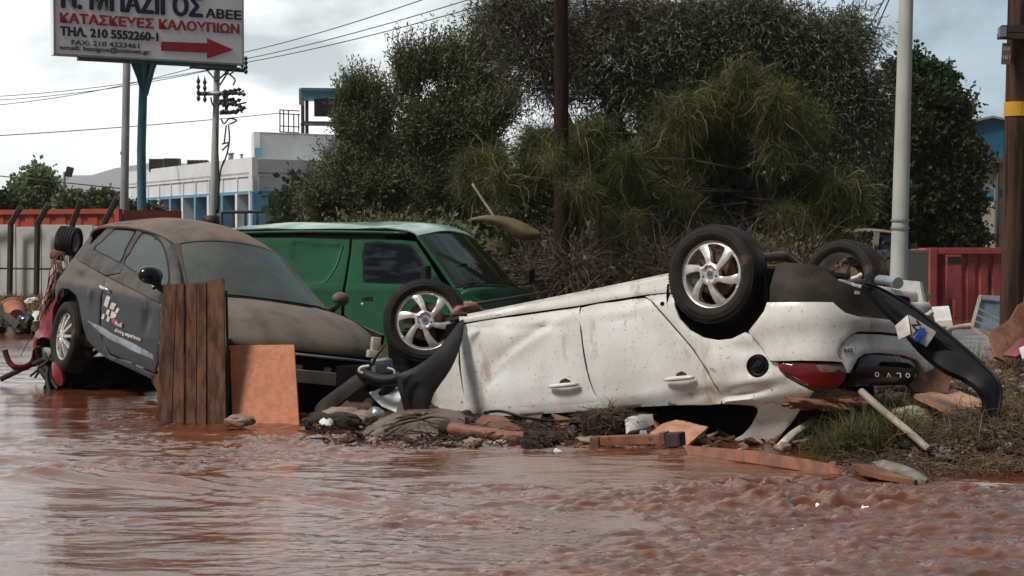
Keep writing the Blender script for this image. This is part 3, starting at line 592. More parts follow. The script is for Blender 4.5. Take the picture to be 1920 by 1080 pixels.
# ------------------------------------------------------------------ signboard
sg = empty('signboard', (0, 0, 0)); tag(sg, 'large white advertising board with navy and red lettering on a blue post', 'signboard')
BL = gp(101, 103, 48.0); BR = gp(457, 122, 50.9); BR.z = BL.z = (BL.z + BR.z) / 2; U = (BR - BL); SW = U.length; U.normalize(); SNn = Vector((U.y, -U.x, 0)); SH = 2.9
SM = Matrix.Translation(BL) @ Matrix((U, Vector((0, 0, 1)), SNn)).transposed().to_4x4()   # local x along, y up, z out
def sp(px, py):
    d = rayd(px, py); Mi = SM.inverted(); o = Mi @ CC; r = Mi.to_3x3() @ d; t = -o.z / r.z; q = o + r * t; return q.x, q.y
m = MB(); m.box((SW / 2, SH / 2, -.16), (SW / 2, SH / 2, .155), bev=.012); b = m.build('board', mt['sign_white'], sg); b.data.transform(SM)
m = MB(); 
for z in (.02, SH - .02): m.box((SW / 2, z, .002), (SW / 2 + .01, .028, .012))
for x in (.02, SW - .02): m.box((x, SH / 2, .004), (.026, SH / 2, .012))
b = m.build('edge_frame', mt['steel'], sg); b.data.transform(SM)
def sign_line(s, x0, y0, x1, y1, hpx, mat, bold):
    a = sp(x0, y0); c = sp(x1, y1); t = sp(x0, y0 - hpx); h = t[1] - a[1]
    text_mesh('lettering', s, 1, SM @ Matrix.Translation((a[0], (a[1] + c[1]) / 2, .006)), mat, sg, width=c[0] - a[0], height=h, bold=bold, ext=.004)
sign_line('Ν. ΜΠΑΖΙΓΟΣ', 116, 17, 379, 30, 40, mt['ink_navy'], .05)
sign_line('ΑΒΕΕ', 386, 33, 452, 37, 17, mt['ink_navy'], .05)
sign_line('ΚΑΤΑΣΚΕΥΕΣ ΚΑΛΟΥΠΙΩΝ', 113, 43, 448, 63, 19, mt['ink_red'], .045)
sign_line('ΤΗΛ. 210 5552260-1', 113, 66.5, 296, 77, 17, mt['ink_navy'], .05)
sign_line('FAX: 210 4223461', 134, 84, 261, 90, 9, mt['ink_grey'], .025)
sign_line('email: bazigos@otenet.gr', 112, 95, 282, 104, 11, mt['ink_grey'], .02)
pl_ = [sp(302, 78), sp(388, 81), sp(388, 71.5), sp(438, 93.5), sp(388, 110), sp(388, 99), sp(302, 95)]
b = MB().prism([(x, y, .004) for x, y in pl_], (0, 0, .006)).build('arrow', mt['ink_red'], sg); b.data.transform(SM)
pz = BL.z; pbase = gp(266, 420, 49.6); q = Vector((pbase.x, pbase.y, 0)); top = Vector((gp(270, 120, 49.6).x, q.y, pz))
m = MB(); m.tube([q - Vector((0, 0, 1)), Vector((q.x, q.y, 4.0)), Vector((top.x, top.y, pz))], [.135, .13, .12], 12); m.build('post', mt['blue_pole'], sg, True, auto=50)
m = MB(); zc = 1.5 + (440 - 180) * 49.6 / F
m.prism([tuple(top - U * .37), tuple(top + U * .37), (top.x + U.x * .1, top.y, zc), (top.x - U.x * .1, top.y, zc)], (0, .12, 0)); m.prism([tuple(top - U * .37 + Vector((0, -.35, 0))), tuple(top - U * .33 + Vector((0, .35, 0))), (top.x, top.y + .1, zc), (top.x, top.y - .1, zc)], tuple(U * .03))
m.prism([tuple(top + U * .34 + Vector((0, -.35, 0))), tuple(top + U * .34 + Vector((0, .35, 0))), (top.x, top.y + .1, zc), (top.x, top.y - .1, zc)], tuple(-U * .03)); m.build('gusset', mt['blue_pole'], sg)
b = MB().box((SW * .55, -.05, -.2), (SW * .42, .05, .1)).build('beam', mt['blue_pole'], sg); b.data.transform(SM)
# ------------------------------------------------------------------ white and blue factory
fb = empty('factory_building', (0, 0, 0)); tag(fb, 'flat roofed white factory with blue window pilasters behind the concrete utility pole', 'building')
Kc = gp(473, 400, 80); Kl = gp(238, 400, 99); Kr = gp(700, 400, 84)
for v in (Kc, Kl, Kr): v.z = 0
def wall_between(a, b, z0, z1, th, mat, name, par, off=0.0):
    d = (b - a).normalized(); n = Vector((d.y, -d.x, 0)); a = a + n * off; b = b + n * off
    return MB().prism([(a.x, a.y, z0), (b.x, b.y, z0), (b.x, b.y, z1), (a.x, a.y, z1)], tuple(-n * th)).build(name, mat, par)
ZT, ZM, ZB = 5.13, 4.24, 3.46
wall_between(Kl, Kc, ZM, ZT, .3, mt['wall_white'], 'parapet_wall', fb); wall_between(Kc, Kr, ZM, ZT - .08, .3, mt['wall_white'], 'parapet_wall', fb)
wall_between(Kl, Kc, ZB, ZM - .004, .3, mt['wall_white'], 'wall', fb, -.06); wall_between(Kc, Kr, -1, ZM - .004, .3, mt['wall_white'], 'wall', fb, -.06)
wall_between(Kl, Kc, -1, ZB, .2, mt['dark_glass'], 'window_band', fb, -.75)
dl = (Kc - Kl).normalized(); nl = Vector((dl.y, -dl.x, 0)); Ll = (Kc - Kl).length; Ml = Matrix((dl, -nl, (0, 0, 1))).transposed(); nb = 10
wall_between(Kl, Kc, ZB - .05, ZB + .10, .7, mt['trim_blue'], 'lintel', fb, .04)
for i in range(nb + 1):
    p = Kl + dl * (Ll * i / nb); MB().box((p.x - nl.x * .35, p.y - nl.y * .35, 1.2), (.16, .40, 2.26), Ml).build('pilaster', mt['wall_white'] if i % 2 else mt['trim_blue'], fb)
    if i < nb:
        p = Kl + dl * (Ll * (i + .30) / nb); MB().box((p.x - nl.x * .62, p.y - nl.y * .62, 1.2), (.30, .1, 2.2), Ml).build('blue_panel', mt['trim_blue'], fb)
    p = Kl + dl * (Ll * i / nb); MB().box((p.x - nl.x * .03, p.y - nl.y * .03, 3.86), (.05, .04, .36), Ml).build('rib', mt['wall_white'], fb)
wall_between(Kl, Kr, ZM + .3, ZM + .4, .2, mt['wall_white'], 'roof_edge', fb, -1.2)
m = MB(); far = Vector((-nl.x * 18, -nl.y * 18, 0)); m.prism([(Kl.x, Kl.y, ZM + .1), (Kc.x, Kc.y, ZM + .1), (Kr.x, Kr.y, ZM + .1), tuple(Kr + Vector((0, 20, ZM + .1))), tuple(Kl + Vector((8, 22, ZM + .1)))], (0, 0, .1)); m.build('roof', mt['wall_white'], fb)
# gateway on the right face
dr_ = (Kr - Kc).normalized(); nr_ = Vector((dr_.y, -dr_.x, 0)); Mr = Matrix((dr_, -nr_, (0, 0, 1))).transposed()
p = Kc + dr_ * 2.4; z1 = 1.5 + (440 - 366) * 80.5 / F
MB().box((p.x + nr_.x * .0, p.y + nr_.y * .0, 1.1), (2.05, .02, z1 - 1.1), Mr).build('gate_panel', mt['trim_blue'], fb)
MB().box((p.x + nr_.x * .06, p.y + nr_.y * .06, z1 + .08), (2.15, .08, .1), Mr).box(tuple(p - dr_ * 2.1 + nr_ * .06 + Vector((0, 0, 1.1))), (.09, .08, 2.3), Mr).build('gate_frame', mt['clad_blue'], fb)
MB().box((p.x - dr_.x * 1.25, p.y - .05, 2.55), (.55, .04, .9), Mr).build('window', mt['dark_glass'], fb)
# upper block, tower, railing, tank
A1 = gp(476, 300, 86); A2 = gp(720, 300, 90); A1.z = A2.z = 0; z2 = 1.5 + (440 - 249) * 86 / F
A0 = A1 + Vector((-1.2, 7, 0))
for a, b in ((A0, A1), (A1, A2)): wall_between(a, b, ZM, z2, .3, mt['wall_white'], 'upper_wall', fb)
wall_between(A0 + Vector((0, .4, 0)), A2 + Vector((0, 6, 0)), z2 - .5, z2 - .1, .3, mt['wall_white'], 'upper_roof', fb)
MB().box(tuple(gp(484, 287, 85.8)), (.16, .06, .26)).build('vent', mt['trim_blue'], fb)
MB().prism([tuple(A1 + Vector((0, 0, z2 - .06))), tuple(A2 + Vector((0, 0, z2 - .06))), tuple(A2 + Vector((0, 8, z2 - .06))), tuple(A1 + Vector((0, 8, z2 - .06)))], (0, 0, .1)).build('upper_roof', mt['wall_white'], fb)
rl = MB()
for x in (525, 532, 541, 551, 560): rl.tube([gp(x, 247, 87), gp(x, 206 if x < 545 else 213, 87)], .035, 5)
for y in (206, 213, 236, 247): rl.tube([gp(524, y, 87), gp(562, y + 2, 87)], .03, 5)
rl.build('railing', mt['black_metal'], fb)
tw = empty('rooftop_tank_tower', (0, 0, 0)); tag(tw, 'blue grey steel tower with a flat canopy and blue drum on the factory roof', 'tower')
c = gp(609, 210, 90); Mt = rotz(rad(8))
MB().box((c.x, c.y, gp(609, 171, 90).z), (1.28, 1.2, .07), Mt).box((c.x - .1, c.y, gp(609, 180, 90).z), (1.15, 1.1, .2), Mt).build('canopy', mt['blue_pole'], tw)
for sx_, sy_ in ((-1, -1), (1, -1), (-1, 1), (1, 1)): MB().box((c.x + 1.05 * sx_, c.y + .9 * sy_, gp(609, 215, 90).z), (.09, .09, 1.25), Mt).build('leg', mt['black_metal'], tw)
MB().box((c.x, c.y, gp(609, 232, 90).z), (1.25, 1.2, .05), Mt).box((c.x + .25, c.y, gp(609, 200, 90).z), (.8, .5, .5), Mt, .05).build('platform', mt['black_metal'], tw)
MB().box((c.x - 1.1, c.y - .95, gp(572, 184, 90).z), (.14, .05, .42), Mt).build('side_panel', mt['galv'], tw)
MB().lathe([(0, -.4), (.28, -.4), (.3, 0), (.28, .4), (0, .4)], Matrix.Translation(gp(641, 228, 88.5)) @ Matrix.Rotation(rad(80), 4, 'Z'), 20).build('drum', mt['blue_drum'], tw, True)
for (x0, x1, y0, y1, dd, lb) in ((281, 309, 299, 314, 95, 'left of a pair of black tanks lying on the factory roof edge'), (309, 338, 298, 313, 94, 'right of a pair of black tanks lying on the factory roof edge'), (352, 391, 301, 307, 91, 'low black duct on the factory roof behind the concrete pole')):
    a = gp(x0, (y0 + y1) / 2, dd); b = gp(x1, (y0 + y1) / 2, dd); r = (y1 - y0) / 2 * dd / F
    m = MB(); mid = (a + b) / 2; m.box(tuple(mid), ((b - a).length / 2 - .02, .4, r), None, .06)
    for k in range(5): m.box(tuple(a.lerp(b, (k + .5) / 5)), (.05, .43, r + .02))
    t_ = empty('roof_tank', (0, 0, 0)); tag(t_, lb, 'tank'); m.build('tank_body', mt['black_metal'], t_); MB().box(tuple(mid - Vector((0, 0, r + .12))), ((b - a).length / 2, .3, .12)).build('stand', mt['black_metal'], t_)
for x, y0, y1 in ((433, 288, 299), (453, 290, 298)): tag(MB().tube([gp(x, y1 + 3, 86), gp(x, y0, 86)], .13 if x < 440 else .06, 8).tube([gp(x, y0 + 1, 86), gp(x, y0 - 1.5, 86)], .18 if x < 440 else .1, 8).build('roof_vent_pipe', mt['steel'], None, True), ('thick' if x < 440 else 'thin') + ' capped vent pipe on the factory parapet', 'vent pipe')
# black railing in front of the factory
r_ = MB(); P0 = gp(416, 398, 60); P1 = gp(526, 396, 60)
r_.tube([P0, P1], .06, 6)
for k in range(6): p = P0.lerp(P1, k / 5); r_.tube([p, p - Vector((0, 0, .9))], .045, 6)
tag(r_.build('railing', mt['black_metal']), 'short black metal railing behind the green van roof', 'railing')
# ------------------------------------------------------------------ blue gabled factory at the right
gb = empty('industrial_shed', (0, 0, 0)); tag(gb, 'cream industrial shed with a blue corrugated gable behind the dark round tree', 'building')
D = 62; zf = lambda y: 1.5 + (440 - y) * D / F; xf = lambda x: gp(x, 400, D).x
m = MB(); m.prism([(xf(1740), D, zf(298)), (xf(1980), D, zf(298)), (xf(1980), D, zf(250)), (xf(1857), D, zf(223)), (xf(1740), D, zf(249))], (0, .2, 0)); m.build('gable', mt['clad_blue'], gb)
for k in range(34): x = xf(1742 + k * 7); MB().box((x, D - .02, (zf(298) + zf(250)) / 2 + .05), (.02, .02, .45)).build('corrugation', mt['clad_blue'], gb) if k % 2 == 0 and k < 0 else None
m = MB()
for k in range(60):
    px = 1742 + k * 4; top = 223 + abs(px - 1857) * .22; m.box((xf(px), D - .015, (zf(298) + zf(top + 2)) / 2), (.02, .02, (zf(top + 2) - zf(298)) / 2))
m.build('cladding_ribs', mt['clad_blue'], gb)
MB().prism([(xf(1735), D - .25, zf(250)), (xf(1857), D - .25, zf(222)), (xf(1985), D - .25, zf(250)), (xf(1985), D - .25, zf(246)), (xf(1857), D - .25, zf(218)), (xf(1735), D - .25, zf(246))], (0, 14, 0)).build('roof', mt['steel'], gb)
MB().box((xf(1860), D - .2, zf(302)), (xf(1985) / 2 - xf(1735) / 2, .22, .08)).build('gutter', mt['rust'], gb)
MB().box((xf(1860), D + 7, (zf(306) - 1) / 2), (xf(1985) / 2 - xf(1735) / 2, 7, (zf(306) + 1) / 2)).build('wall', mt['cream'], gb)
MB().box((xf(1860), D - .03, zf(362)), (xf(1985) / 2 - xf(1735) / 2, .03, .14)).build('trim_band', mt['clad_blue'], gb)
for px in (1750, 1810, 1866, 1925): MB().box((xf(px), D - .06, zf(410)), (.07, .07, 2.0)).build('pilaster', mt['steel'], gb)
MB().tube([(xf(1867), D - .2, -1), (xf(1867), D - .2, zf(303))], .06, 8).build('downpipe', mt['black_metal'], gb, True)
# ------------------------------------------------------------------ vegetation
def sph(n, rng):
    v = rng.normal(size=(n, 3)); return v / np.linalg.norm(v, axis=1, keepdims=True)
def clumpy(lobes, k, rng, sc=.42, out=.72):
    o = []
    for l in lobes:
        o.append((*l[:3], l[3] * .66, l[4] * .66, l[5] * .66, (l[6] if len(l) > 6 else 1) * 1.2))
        for _ in range(k):
            d = sph(1, rng)[0]; s = sc * (.4 + .8 * rng.random()); r = out * (.6 + .5 * rng.random()); o.append((l[0] + d[0] * l[3] * r, l[1] + d[1] * l[4] * r, l[2] + d[2] * l[5] * r, l[3] * s, l[4] * s, l[5] * s * 1.15, (l[6] if len(l) > 6 else 1)))
    return o
def foliage(name, lobes, n_sprig, rng, mat, parent=None, leaf=.05, wid=.012, k=7, length=.35, droop=0.0, up=.4, shell=.55, jitter=.5, flat=1.0):
    """leaves set along short sprigs that fill the lobes (cx,cy,cz,rx,ry,rz[,weight]); every leaf is a small bent face"""
    Lb = np.array([l[:6] for l in lobes], float); wgt = np.array([(l[6] if len(l) > 6 else 1) * (l[3] * l[4] * l[5]) ** .72 for l in lobes]); wgt /= wgt.sum()
    id_ = rng.choice(len(Lb), n_sprig, p=wgt); d = sph(n_sprig, rng); r = rng.random(n_sprig) ** shell
    # uneven surface: push the rim in and out with noise
    s = .95 + .35 * fbm(d[:, 0] * 2.3 + id_ * 3.1, d[:, 2] * 2.3 + d[:, 1] * 1.7, 3)
    P = Lb[id_, :3] + d * Lb[id_, 3:6] * (r * s)[:, None]
    ax = d * [1, 1, .6] + rng.normal(size=(n_sprig, 3)) * jitter; ax[:, 2] += up; ax /= np.linalg.norm(ax, axis=1, keepdims=True)
    ln = length * (.5 + rng.random(n_sprig)); t = (np.arange(k) + .5) / k
    T = t[None, :, None]; C = P[:, None, :] + ax[:, None, :] * T * ln[:, None, None]; C[:, :, 2] -= droop * (T[:, :, 0] ** 2) * ln[:, None]
    la = ax[:, None, :] * .7 + rng.normal(size=(n_sprig, k, 3)) * .55; la[:, :, 2] -= droop * .8 * t[None, :]; la /= np.linalg.norm(la, axis=2, keepdims=True)
    side = np.cross(la, rng.normal(size=(n_sprig, k, 3))); side /= np.linalg.norm(side, axis=2, keepdims=True) + 1e-9
    sc = (.6 + .8 * rng.random((n_sprig, k)))[:, :, None]; C = C.reshape(-1, 3); la = (la * leaf * sc).reshape(-1, 3); side = (side * wid * sc).reshape(-1, 3); m = len(C)
    V = np.empty((m, 4, 3)); V[:, 0] = C; V[:, 1] = C + la * .5 + side; V[:, 2] = C + la; V[:, 3] = C + la * .5 - side
    tn = np.repeat(np.clip(rng.random(m) ** 2.2, 0, 1), 4)
    return fastmesh(name, V.reshape(-1, 3), np.arange(m * 4).reshape(-1, 4), mat, parent, tn)
def strands(name, lobes, n, rng, mat, parent=None, length=.8, w=.006, seg=5, gravity=1.0, spread=.5, r0=.8, tmax=1.0, shell=.5, radial=1.0, wob=.14):
    Lb = np.array([l[:6] for l in lobes], float); wgt = np.array([(l[6] if len(l) > 6 else 1) * (l[3] * l[4] * l[5]) ** .75 for l in lobes]); wgt /= wgt.sum()
    id_ = rng.choice(len(Lb), n, p=wgt); d = sph(n, rng); P = Lb[id_, :3] + d * Lb[id_, 3:6] * (rng.random(n) ** shell)[:, None] * r0
    v = d * [radial, radial, .3 * radial] + rng.normal(size=(n, 3)) * spread; v[:, 2] += .55 * radial; v /= np.linalg.norm(v, axis=1, keepdims=True)
    ln = length * (.45 + .9 * rng.random(n)); pts = [P]; p = P.copy(); vv = v.copy()
    for i in range(seg):
        p = p + vv * (ln / seg)[:, None]; vv = vv + rng.normal(size=(n, 3)) * wob; vv[:, 2] -= gravity / seg; vv /= np.linalg.norm(vv, axis=1, keepdims=True); pts.append(p.copy())
    A = np.stack(pts, 1); s = np.cross(v, rng.normal(size=(n, 3))); s /= np.linalg.norm(s, axis=1, keepdims=True)
    wv = w * (1 - .75 * np.arange(seg + 1) / seg); V = np.stack([A + s[:, None, :] * wv[None, :, None], A - s[:, None, :] * wv[None, :, None]], 2)
    b = (np.arange(n) * (seg + 1) * 2)[:, None]; i = np.arange(seg)[None, :] * 2; Q = np.stack([b + i, b + i + 1, b + i + 3, b + i + 2], -1).reshape(-1, 4)
    tn = np.repeat(rng.random(n) ** 1.8 * tmax, (seg + 1) * 2); return fastmesh(name, V.reshape(-1, 3), Q, mat, parent, tn)
def limb(m, a, b, r0, r1, rng, wob=.12, n=7, sides=7):
    a = Vector(a); b = Vector(b); L_ = (b - a).length; pts = []
    for i in range(n + 1):
        t = i / n; p = a.lerp(b, t); k = math.sin(math.pi * t) * wob * L_; pts.append(p + Vector((rng.normal() * k * .5, rng.normal() * k * .5, k * .45)))
    m.tube(pts, [r0 + (r1 - r0) * i / n for i in range(n + 1)], sides); return pts
def lob(px, py, d, wpx, hpx, dep=None, wt=1.0):
    c = gp(px, py, d); k = d / F; return (c.x, c.y, c.z, wpx * k, dep if dep else (wpx + hpx) / 2 * k * .9, hpx * k, wt)
def tree(name, label, lobes, trunks, mat, n, rng, group=None, cat='tree', dens=1.0, **kw):
    e = empty(name, (0, 0, 0)); tag(e, label, cat, group)
    foliage('crown', clumpy(lobes, 9, rng), int(n * dens), rng, mat, e, **kw)
    m = MB()
    for (a, b, r) in trunks:
        pts = limb(m, a, b, r, r * .45, rng, .10)
        near = sorted(lobes, key=lambda l: (Vector(l[:3]) - Vector(b)).length)[:max(3, len(lobes) // max(1, len(trunks)))]
        for l in near:
            c = Vector(l[:3]); q = limb(m, pts[rng.integers(4, 7)], c, r * .42, r * .14, rng, .16, 6, 6)
            for _ in range(5):
                dd = Vector(sph(1, rng)[0]); tip = c + Vector((dd.x * l[3], dd.y * l[4], abs(dd.z) * l[5])) * .85; limb(m, q[rng.integers(2, 6)], tip, r * .14, r * .03, rng, .14, 5, 4)
    m.build('trunk', mat_bark, e, True); return e
mat_bark = mt['bark']
R_ = lambda s: np.random.default_rng(s)
# olive-like tree, left of the mass
d = 33
lo = [lob(618, 434, d, 48, 52), lob(652, 339, d, 44, 52), lob(682, 264, d, 28, 50), lob(700, 354, d, 70, 74), lob(600, 379, d - .5, 24, 30), lob(660, 464, d, 75, 46), lob(720, 464, d, 80, 60)]
plume = [lob(656, 206, d, 10, 32, None, .9), lob(690, 199, d, 14, 30, None, .9), lob(644, 254, d, 10, 34, None, .5), lob(668, 184, d, 9, 24, None, .6), lob(715, 234, d, 14, 34, None, .8)]
e = tree('olive_tree', 'grey green bushy tree nearest the white factory wall', lo, [(gp(690, 545, d), gp(680, 370, d), .14), (gp(655, 545, d), gp(640, 380, d), .1)], mt['leaf_olive'], 13000, R_(1), leaf=.075, wid=.013, k=10, length=.42, up=.8, shell=.5)
foliage('crown_shoots', plume, 1500, R_(101), mt['leaf_olive'], e, leaf=.075, wid=.012, k=10, length=.5, up=2.2, jitter=.3)
d = 35
lo = [lob(800, 364, d, 85, 86), lob(795, 259, d, 52, 74), lob(845, 219, d, 36, 60), lob(890, 255, d, 56, 80), lob(820, 464, d, 110, 56), lob(920, 400, d, 60, 56, None, .7), lob(735, 294, d, 24, 46), lob(930, 200, d, 46, 56)]
plume = [lob(758, 144, d, 12, 46, None, .9), lob(775, 164, d, 14, 50, None, .9), lob(805, 134, d, 13, 46, None, .9), lob(828, 152, d, 12, 50, None, .9), lob(850, 124, d, 12, 40, None, .8), lob(872, 146, d, 14, 52, None, .9), lob(905, 95, d, 16, 50, None, .8), lob(935, 120, d, 24, 56, None, .8), lob(745, 194, d, 10, 46, None, .7), lob(890, 170, d, 20, 50, None, .8)]
e = tree('olive_tree', 'tall dark upright tree with feathery top behind the green van', lo, [(gp(800, 545, d), gp(805, 300, d), .17), (gp(870, 545, d), gp(875, 300, d), .14)], mt['leaf_olive'], 15500, R_(2), leaf=.08, wid=.014, k=10, length=.45, up=1.0, shell=.5)
foliage('crown_shoots', plume, 3300, R_(102), mt['leaf_olive'], e, leaf=.08, wid=.013, k=10, length=.55, up=2.4, jitter=.3)
# tall tree with silver narrow leaves, forking trunk, right of the dark pole
d = 30
lo = [lob(1280, 60, d, 110, 80), lob(1420, 70, d, 110, 80), lob(1530, 110, d, 80, 95), lob(1575, 190, d, 68, 76), lob(1480, 220, d, 100, 80), lob(1330, 190, d, 110, 80), lob(1590, 60, d, 40, 56, None, .6), lob(1555, 290, d, 75, 76), lob(1625, 230, d, 28, 56, None, .6), lob(1225, 150, d, 60, 60, None, .4)]
tr_ = [(gp(1190, 545, d), gp(1180, 250, d), .20), (gp(1185, 290, d), gp(1070, 60, d), .13), (gp(1205, 250, d), gp(1260, 60, d), .11), (gp(1400, 545, d), gp(1430, 240, d), .15)]
e = tree('willow_leaved_tree', 'big forked tree with narrow silvery leaves above the overturned white car', lo, tr_, mt['leaf_silver'], 30000, R_(3), leaf=.105, wid=.0095, k=8, length=.55, droop=.6, up=.2, shell=.5)
thin = [lob(1150, 50, d, 90, 60), lob(1010, 30, d, 90, 50, None, .6), lob(1080, 130, d, 70, 60), lob(1000, 110, d, 60, 60, None, .6), lob(1180, 180, d, 60, 70), lob(930, 20, d, 50, 36, None, .5)]
foliage('crown_fringe', clumpy(thin, 6, R_(5)), 4200, R_(103), mt['leaf_silver'], e, leaf=.11, wid=.011, k=7, length=.5, droop=.8, up=.1, shell=.7)
strands('bare_twigs', clumpy([lob(960, 30, d, 85, 50), lob(1050, 80, d, 95, 80), lob(1150, 40, d, 100, 70, None, .7), lob(1000, 150, d, 70, 70, None, .5)], 5, R_(6)), 5200, R_(33), mt['twig_brown'], e, length=.8, w=.0048, gravity=1.2, spread=.8)
m = MB(); rng = R_(61)
for (x0, y0, x1, y1, r) in ((1056, 330, 1100, -30, .07), (1060, 250, 960, 20, .05), (1100, 170, 1180, 0, .06), (1070, 120, 905, 5, .035), (1085, 60, 1000, -20, .04), (1140, 260, 1250, 40, .05), (1165, 240, 1075, 90, .08)):
    a = Vector(gp(x0, y0, d - .3)); b = Vector(gp(x1, y1, d + rng.normal() * .6)); q = limb(m, a, b, r, r * .3, rng, .10, 9, 7)
    for _ in range(9): s_ = q[rng.integers(3, 10)]; limb(m, s_, s_ + Vector((rng.normal() * .7, rng.normal() * .4, rng.normal() * .5 + .1)), r * .3, r * .06, rng, .15, 5, 4)
m.build('limbs', mt['bark'], e, True)
# feathery yellow green broom trees
def broom(name, label, lo, n, seed, trunks, **kw):
    e = empty(name, (0, 0, 0)); tag(e, label, 'tree', None); rng = R_(seed); cl = clumpy(lo, 11, rng, .36, .95)
    strands('crown', cl, n, rng, mt['leaf_bright'], e, tmax=.6, radial=.3, wob=.35, **kw)
    strands('crown_sprays', clumpy(lo, 5, rng, .5, .8), n // 45, rng, mt['branch_green'], e, length=.9, w=.0045, gravity=1.6, seg=9, spread=1.0, r0=1.0, radial=.2, wob=.34)
    m = MB()
    for a, b, r in trunks:
        pts = limb(m, a, b, r, r * .3, rng, .14)
        for l in lo:
            q = limb(m, pts[rng.integers(3, 7)], l[:3], r * .35, r * .08, rng, .2, 6, 5)
            for _ in range(7): dd = Vector(sph(1, rng)[0]); limb(m, q[rng.integers(2, 6)], Vector(l[:3]) + Vector((dd.x * l[3], dd.y * l[4], abs(dd.z) * l[5])) * .9, r * .09, r * .02, rng, .15, 4, 4)
    m.build('trunk', mt['bark'], e, True); return e
def cloudlobes(rng, n, xr, top, bot, d, rmin, rmax, wt=1.0):
    o = []
    for _ in range(n):
        x = xr[0] + (xr[1] - xr[0]) * rng.random(); t = float(np.interp(x, *zip(*top))); b_ = float(np.interp(x, *zip(*bot))); y = t + (b_ - t) * rng.random() ** .9; r = rmin + (rmax - rmin) * rng.random(); o.append(lob(x, y, d + rng.normal() * .5, r * (.9 + .5 * rng.random()), r, None, wt * (.5 + rng.random())))
    return o
d = 27.5
tp_r = [(1150, 330), (1220, 240), (1290, 190), (1340, 120), (1400, 170), (1470, 130), (1520, 230), (1580, 330), (1620, 420)]; bt_r = [(1150, 440), (1300, 480), (1620, 500)]
broom('broom_tree', 'drooping feathery yellow green tree behind the raised rear wheel', cloudlobes(R_(51), 56, (1160, 1560), tp_r, bt_r, d, 16, 50), 66000, 5, [(gp(1330, 550, d), gp(1340, 330, d), .12), (gp(1420, 550, d), gp(1430, 340, d), .1)], length=.46, w=.0042, gravity=1.7, seg=4, spread=1.0)
d = 27
tp_l = [(880, 330), (940, 300), (1010, 250), (1080, 240), (1160, 230), (1200, 280)]; bt_l = [(880, 345), (1010, 350), (1060, 400), (1200, 430)]
broom('broom_tree', 'feathery yellow green tree wrapped round the dark wooden pole', cloudlobes(R_(52), 30, (880, 1190), tp_l, bt_l, d, 15, 42) + [lob(1030, 300, d - 2.7, 40, 26, 1.0, .12), lob(1085, 350, d - 2.7, 40, 30, 1.0, .12)], 30000, 6, [(gp(1095, 550, d), gp(1090, 330, d), .09)], length=.42, w=.0042, gravity=1.7, seg=4, spread=1.0)
# greener, leafier shrub that fills the gap between the two
d = 31
tree('olive_tree', 'low grey green tree filling the gap behind the dark wooden pole', [lob(1080, 330, d, 70, 60), lob(1150, 400, d, 70, 60), lob(1000, 400, d, 60, 60), lob(1210, 320, d, 50, 60), lob(1120, 260, d, 50, 40, None, .6)], [(gp(1150, 545, d), gp(1130, 380, d), .09)], mt['leaf_olive'], 7000, R_(53), leaf=.08, wid=.014, k=9, length=.4, up=.4, shell=.6)
# dark round tree at the right
d = 38
lo = [lob(1730, 180, d, 50, 54), lob(1778, 220, d, 36, 50), lob(1700, 260, d, 80, 70), lob(1786, 300, d, 44, 56), lob(1745, 360, d, 84, 70), lob(1800, 390, d, 42, 54), lob(1690, 400, d, 80, 65), lob(1640, 330, d, 70, 80), lob(1775, 440, d, 70, 32), lob(1700, 135, d, 28, 30), lob(1615, 430, d, 70, 50), lob(1760, 155, d, 18, 26)]
tree('carob_tree', 'dense dark green round tree behind the pale concrete pole', lo, [(gp(1730, 500, d), gp(1735, 330, d), .28)], mt['leaf_dark'], 26000, R_(7), leaf=.10, wid=.036, k=8, length=.34, up=.2, shell=.42)
# far left small trees
d = 70
tree('poplar_tree', 'small pale green tree against the hills at the far left', [lob(62, 365, d, 26, 28), lob(72, 345, d, 14, 20), lob(45, 380, d, 18, 18), lob(88, 380, d, 18, 20)], [(gp(64, 410, d), gp(66, 355, d), .12)], mt['leaf_far'], 1500, R_(8), leaf=.2, wid=.07, k=6, length=.6, shell=.6)
for i, (x, y, w_, h_, lb) in enumerate(((8, 388, 20, 16, 'dark low bush at the left edge behind the orange container'), (188, 384, 28, 16, 'dark green bush just left of the grey metal pole'), (138, 388, 30, 14, 'dull green bush beside the distant floodlight mast'))):
    tree('bush', lb, [lob(x, y, 62, w_, h_), lob(x + w_ * .5, y + 5, 62, w_ * .6, h_ * .7), lob(x - w_ * .5, y + 5, 62, w_ * .6, h_ * .7)], [(gp(x, 420, 62), gp(x, y, 62), .06)], mt['leaf_olive' if i else 'leaf_dark'], 600, R_(20 + i), cat='bush', leaf=.17, wid=.07, k=6, length=.4)
for i, (x, y, lb) in enumerate(((246, 400, 'small leafy bush by the foot of the blue sign post'), (288, 402, 'small brownish bush by the factory pilasters'))):
    tree('bush', lb, [lob(x, y, 58, 13, 12)], [(gp(x, 425, 58), gp(x, y, 58), .03)], mt['leaf_brush'], 260, R_(40 + i), cat='bush', leaf=.12, wid=.04, k=6, length=.3)
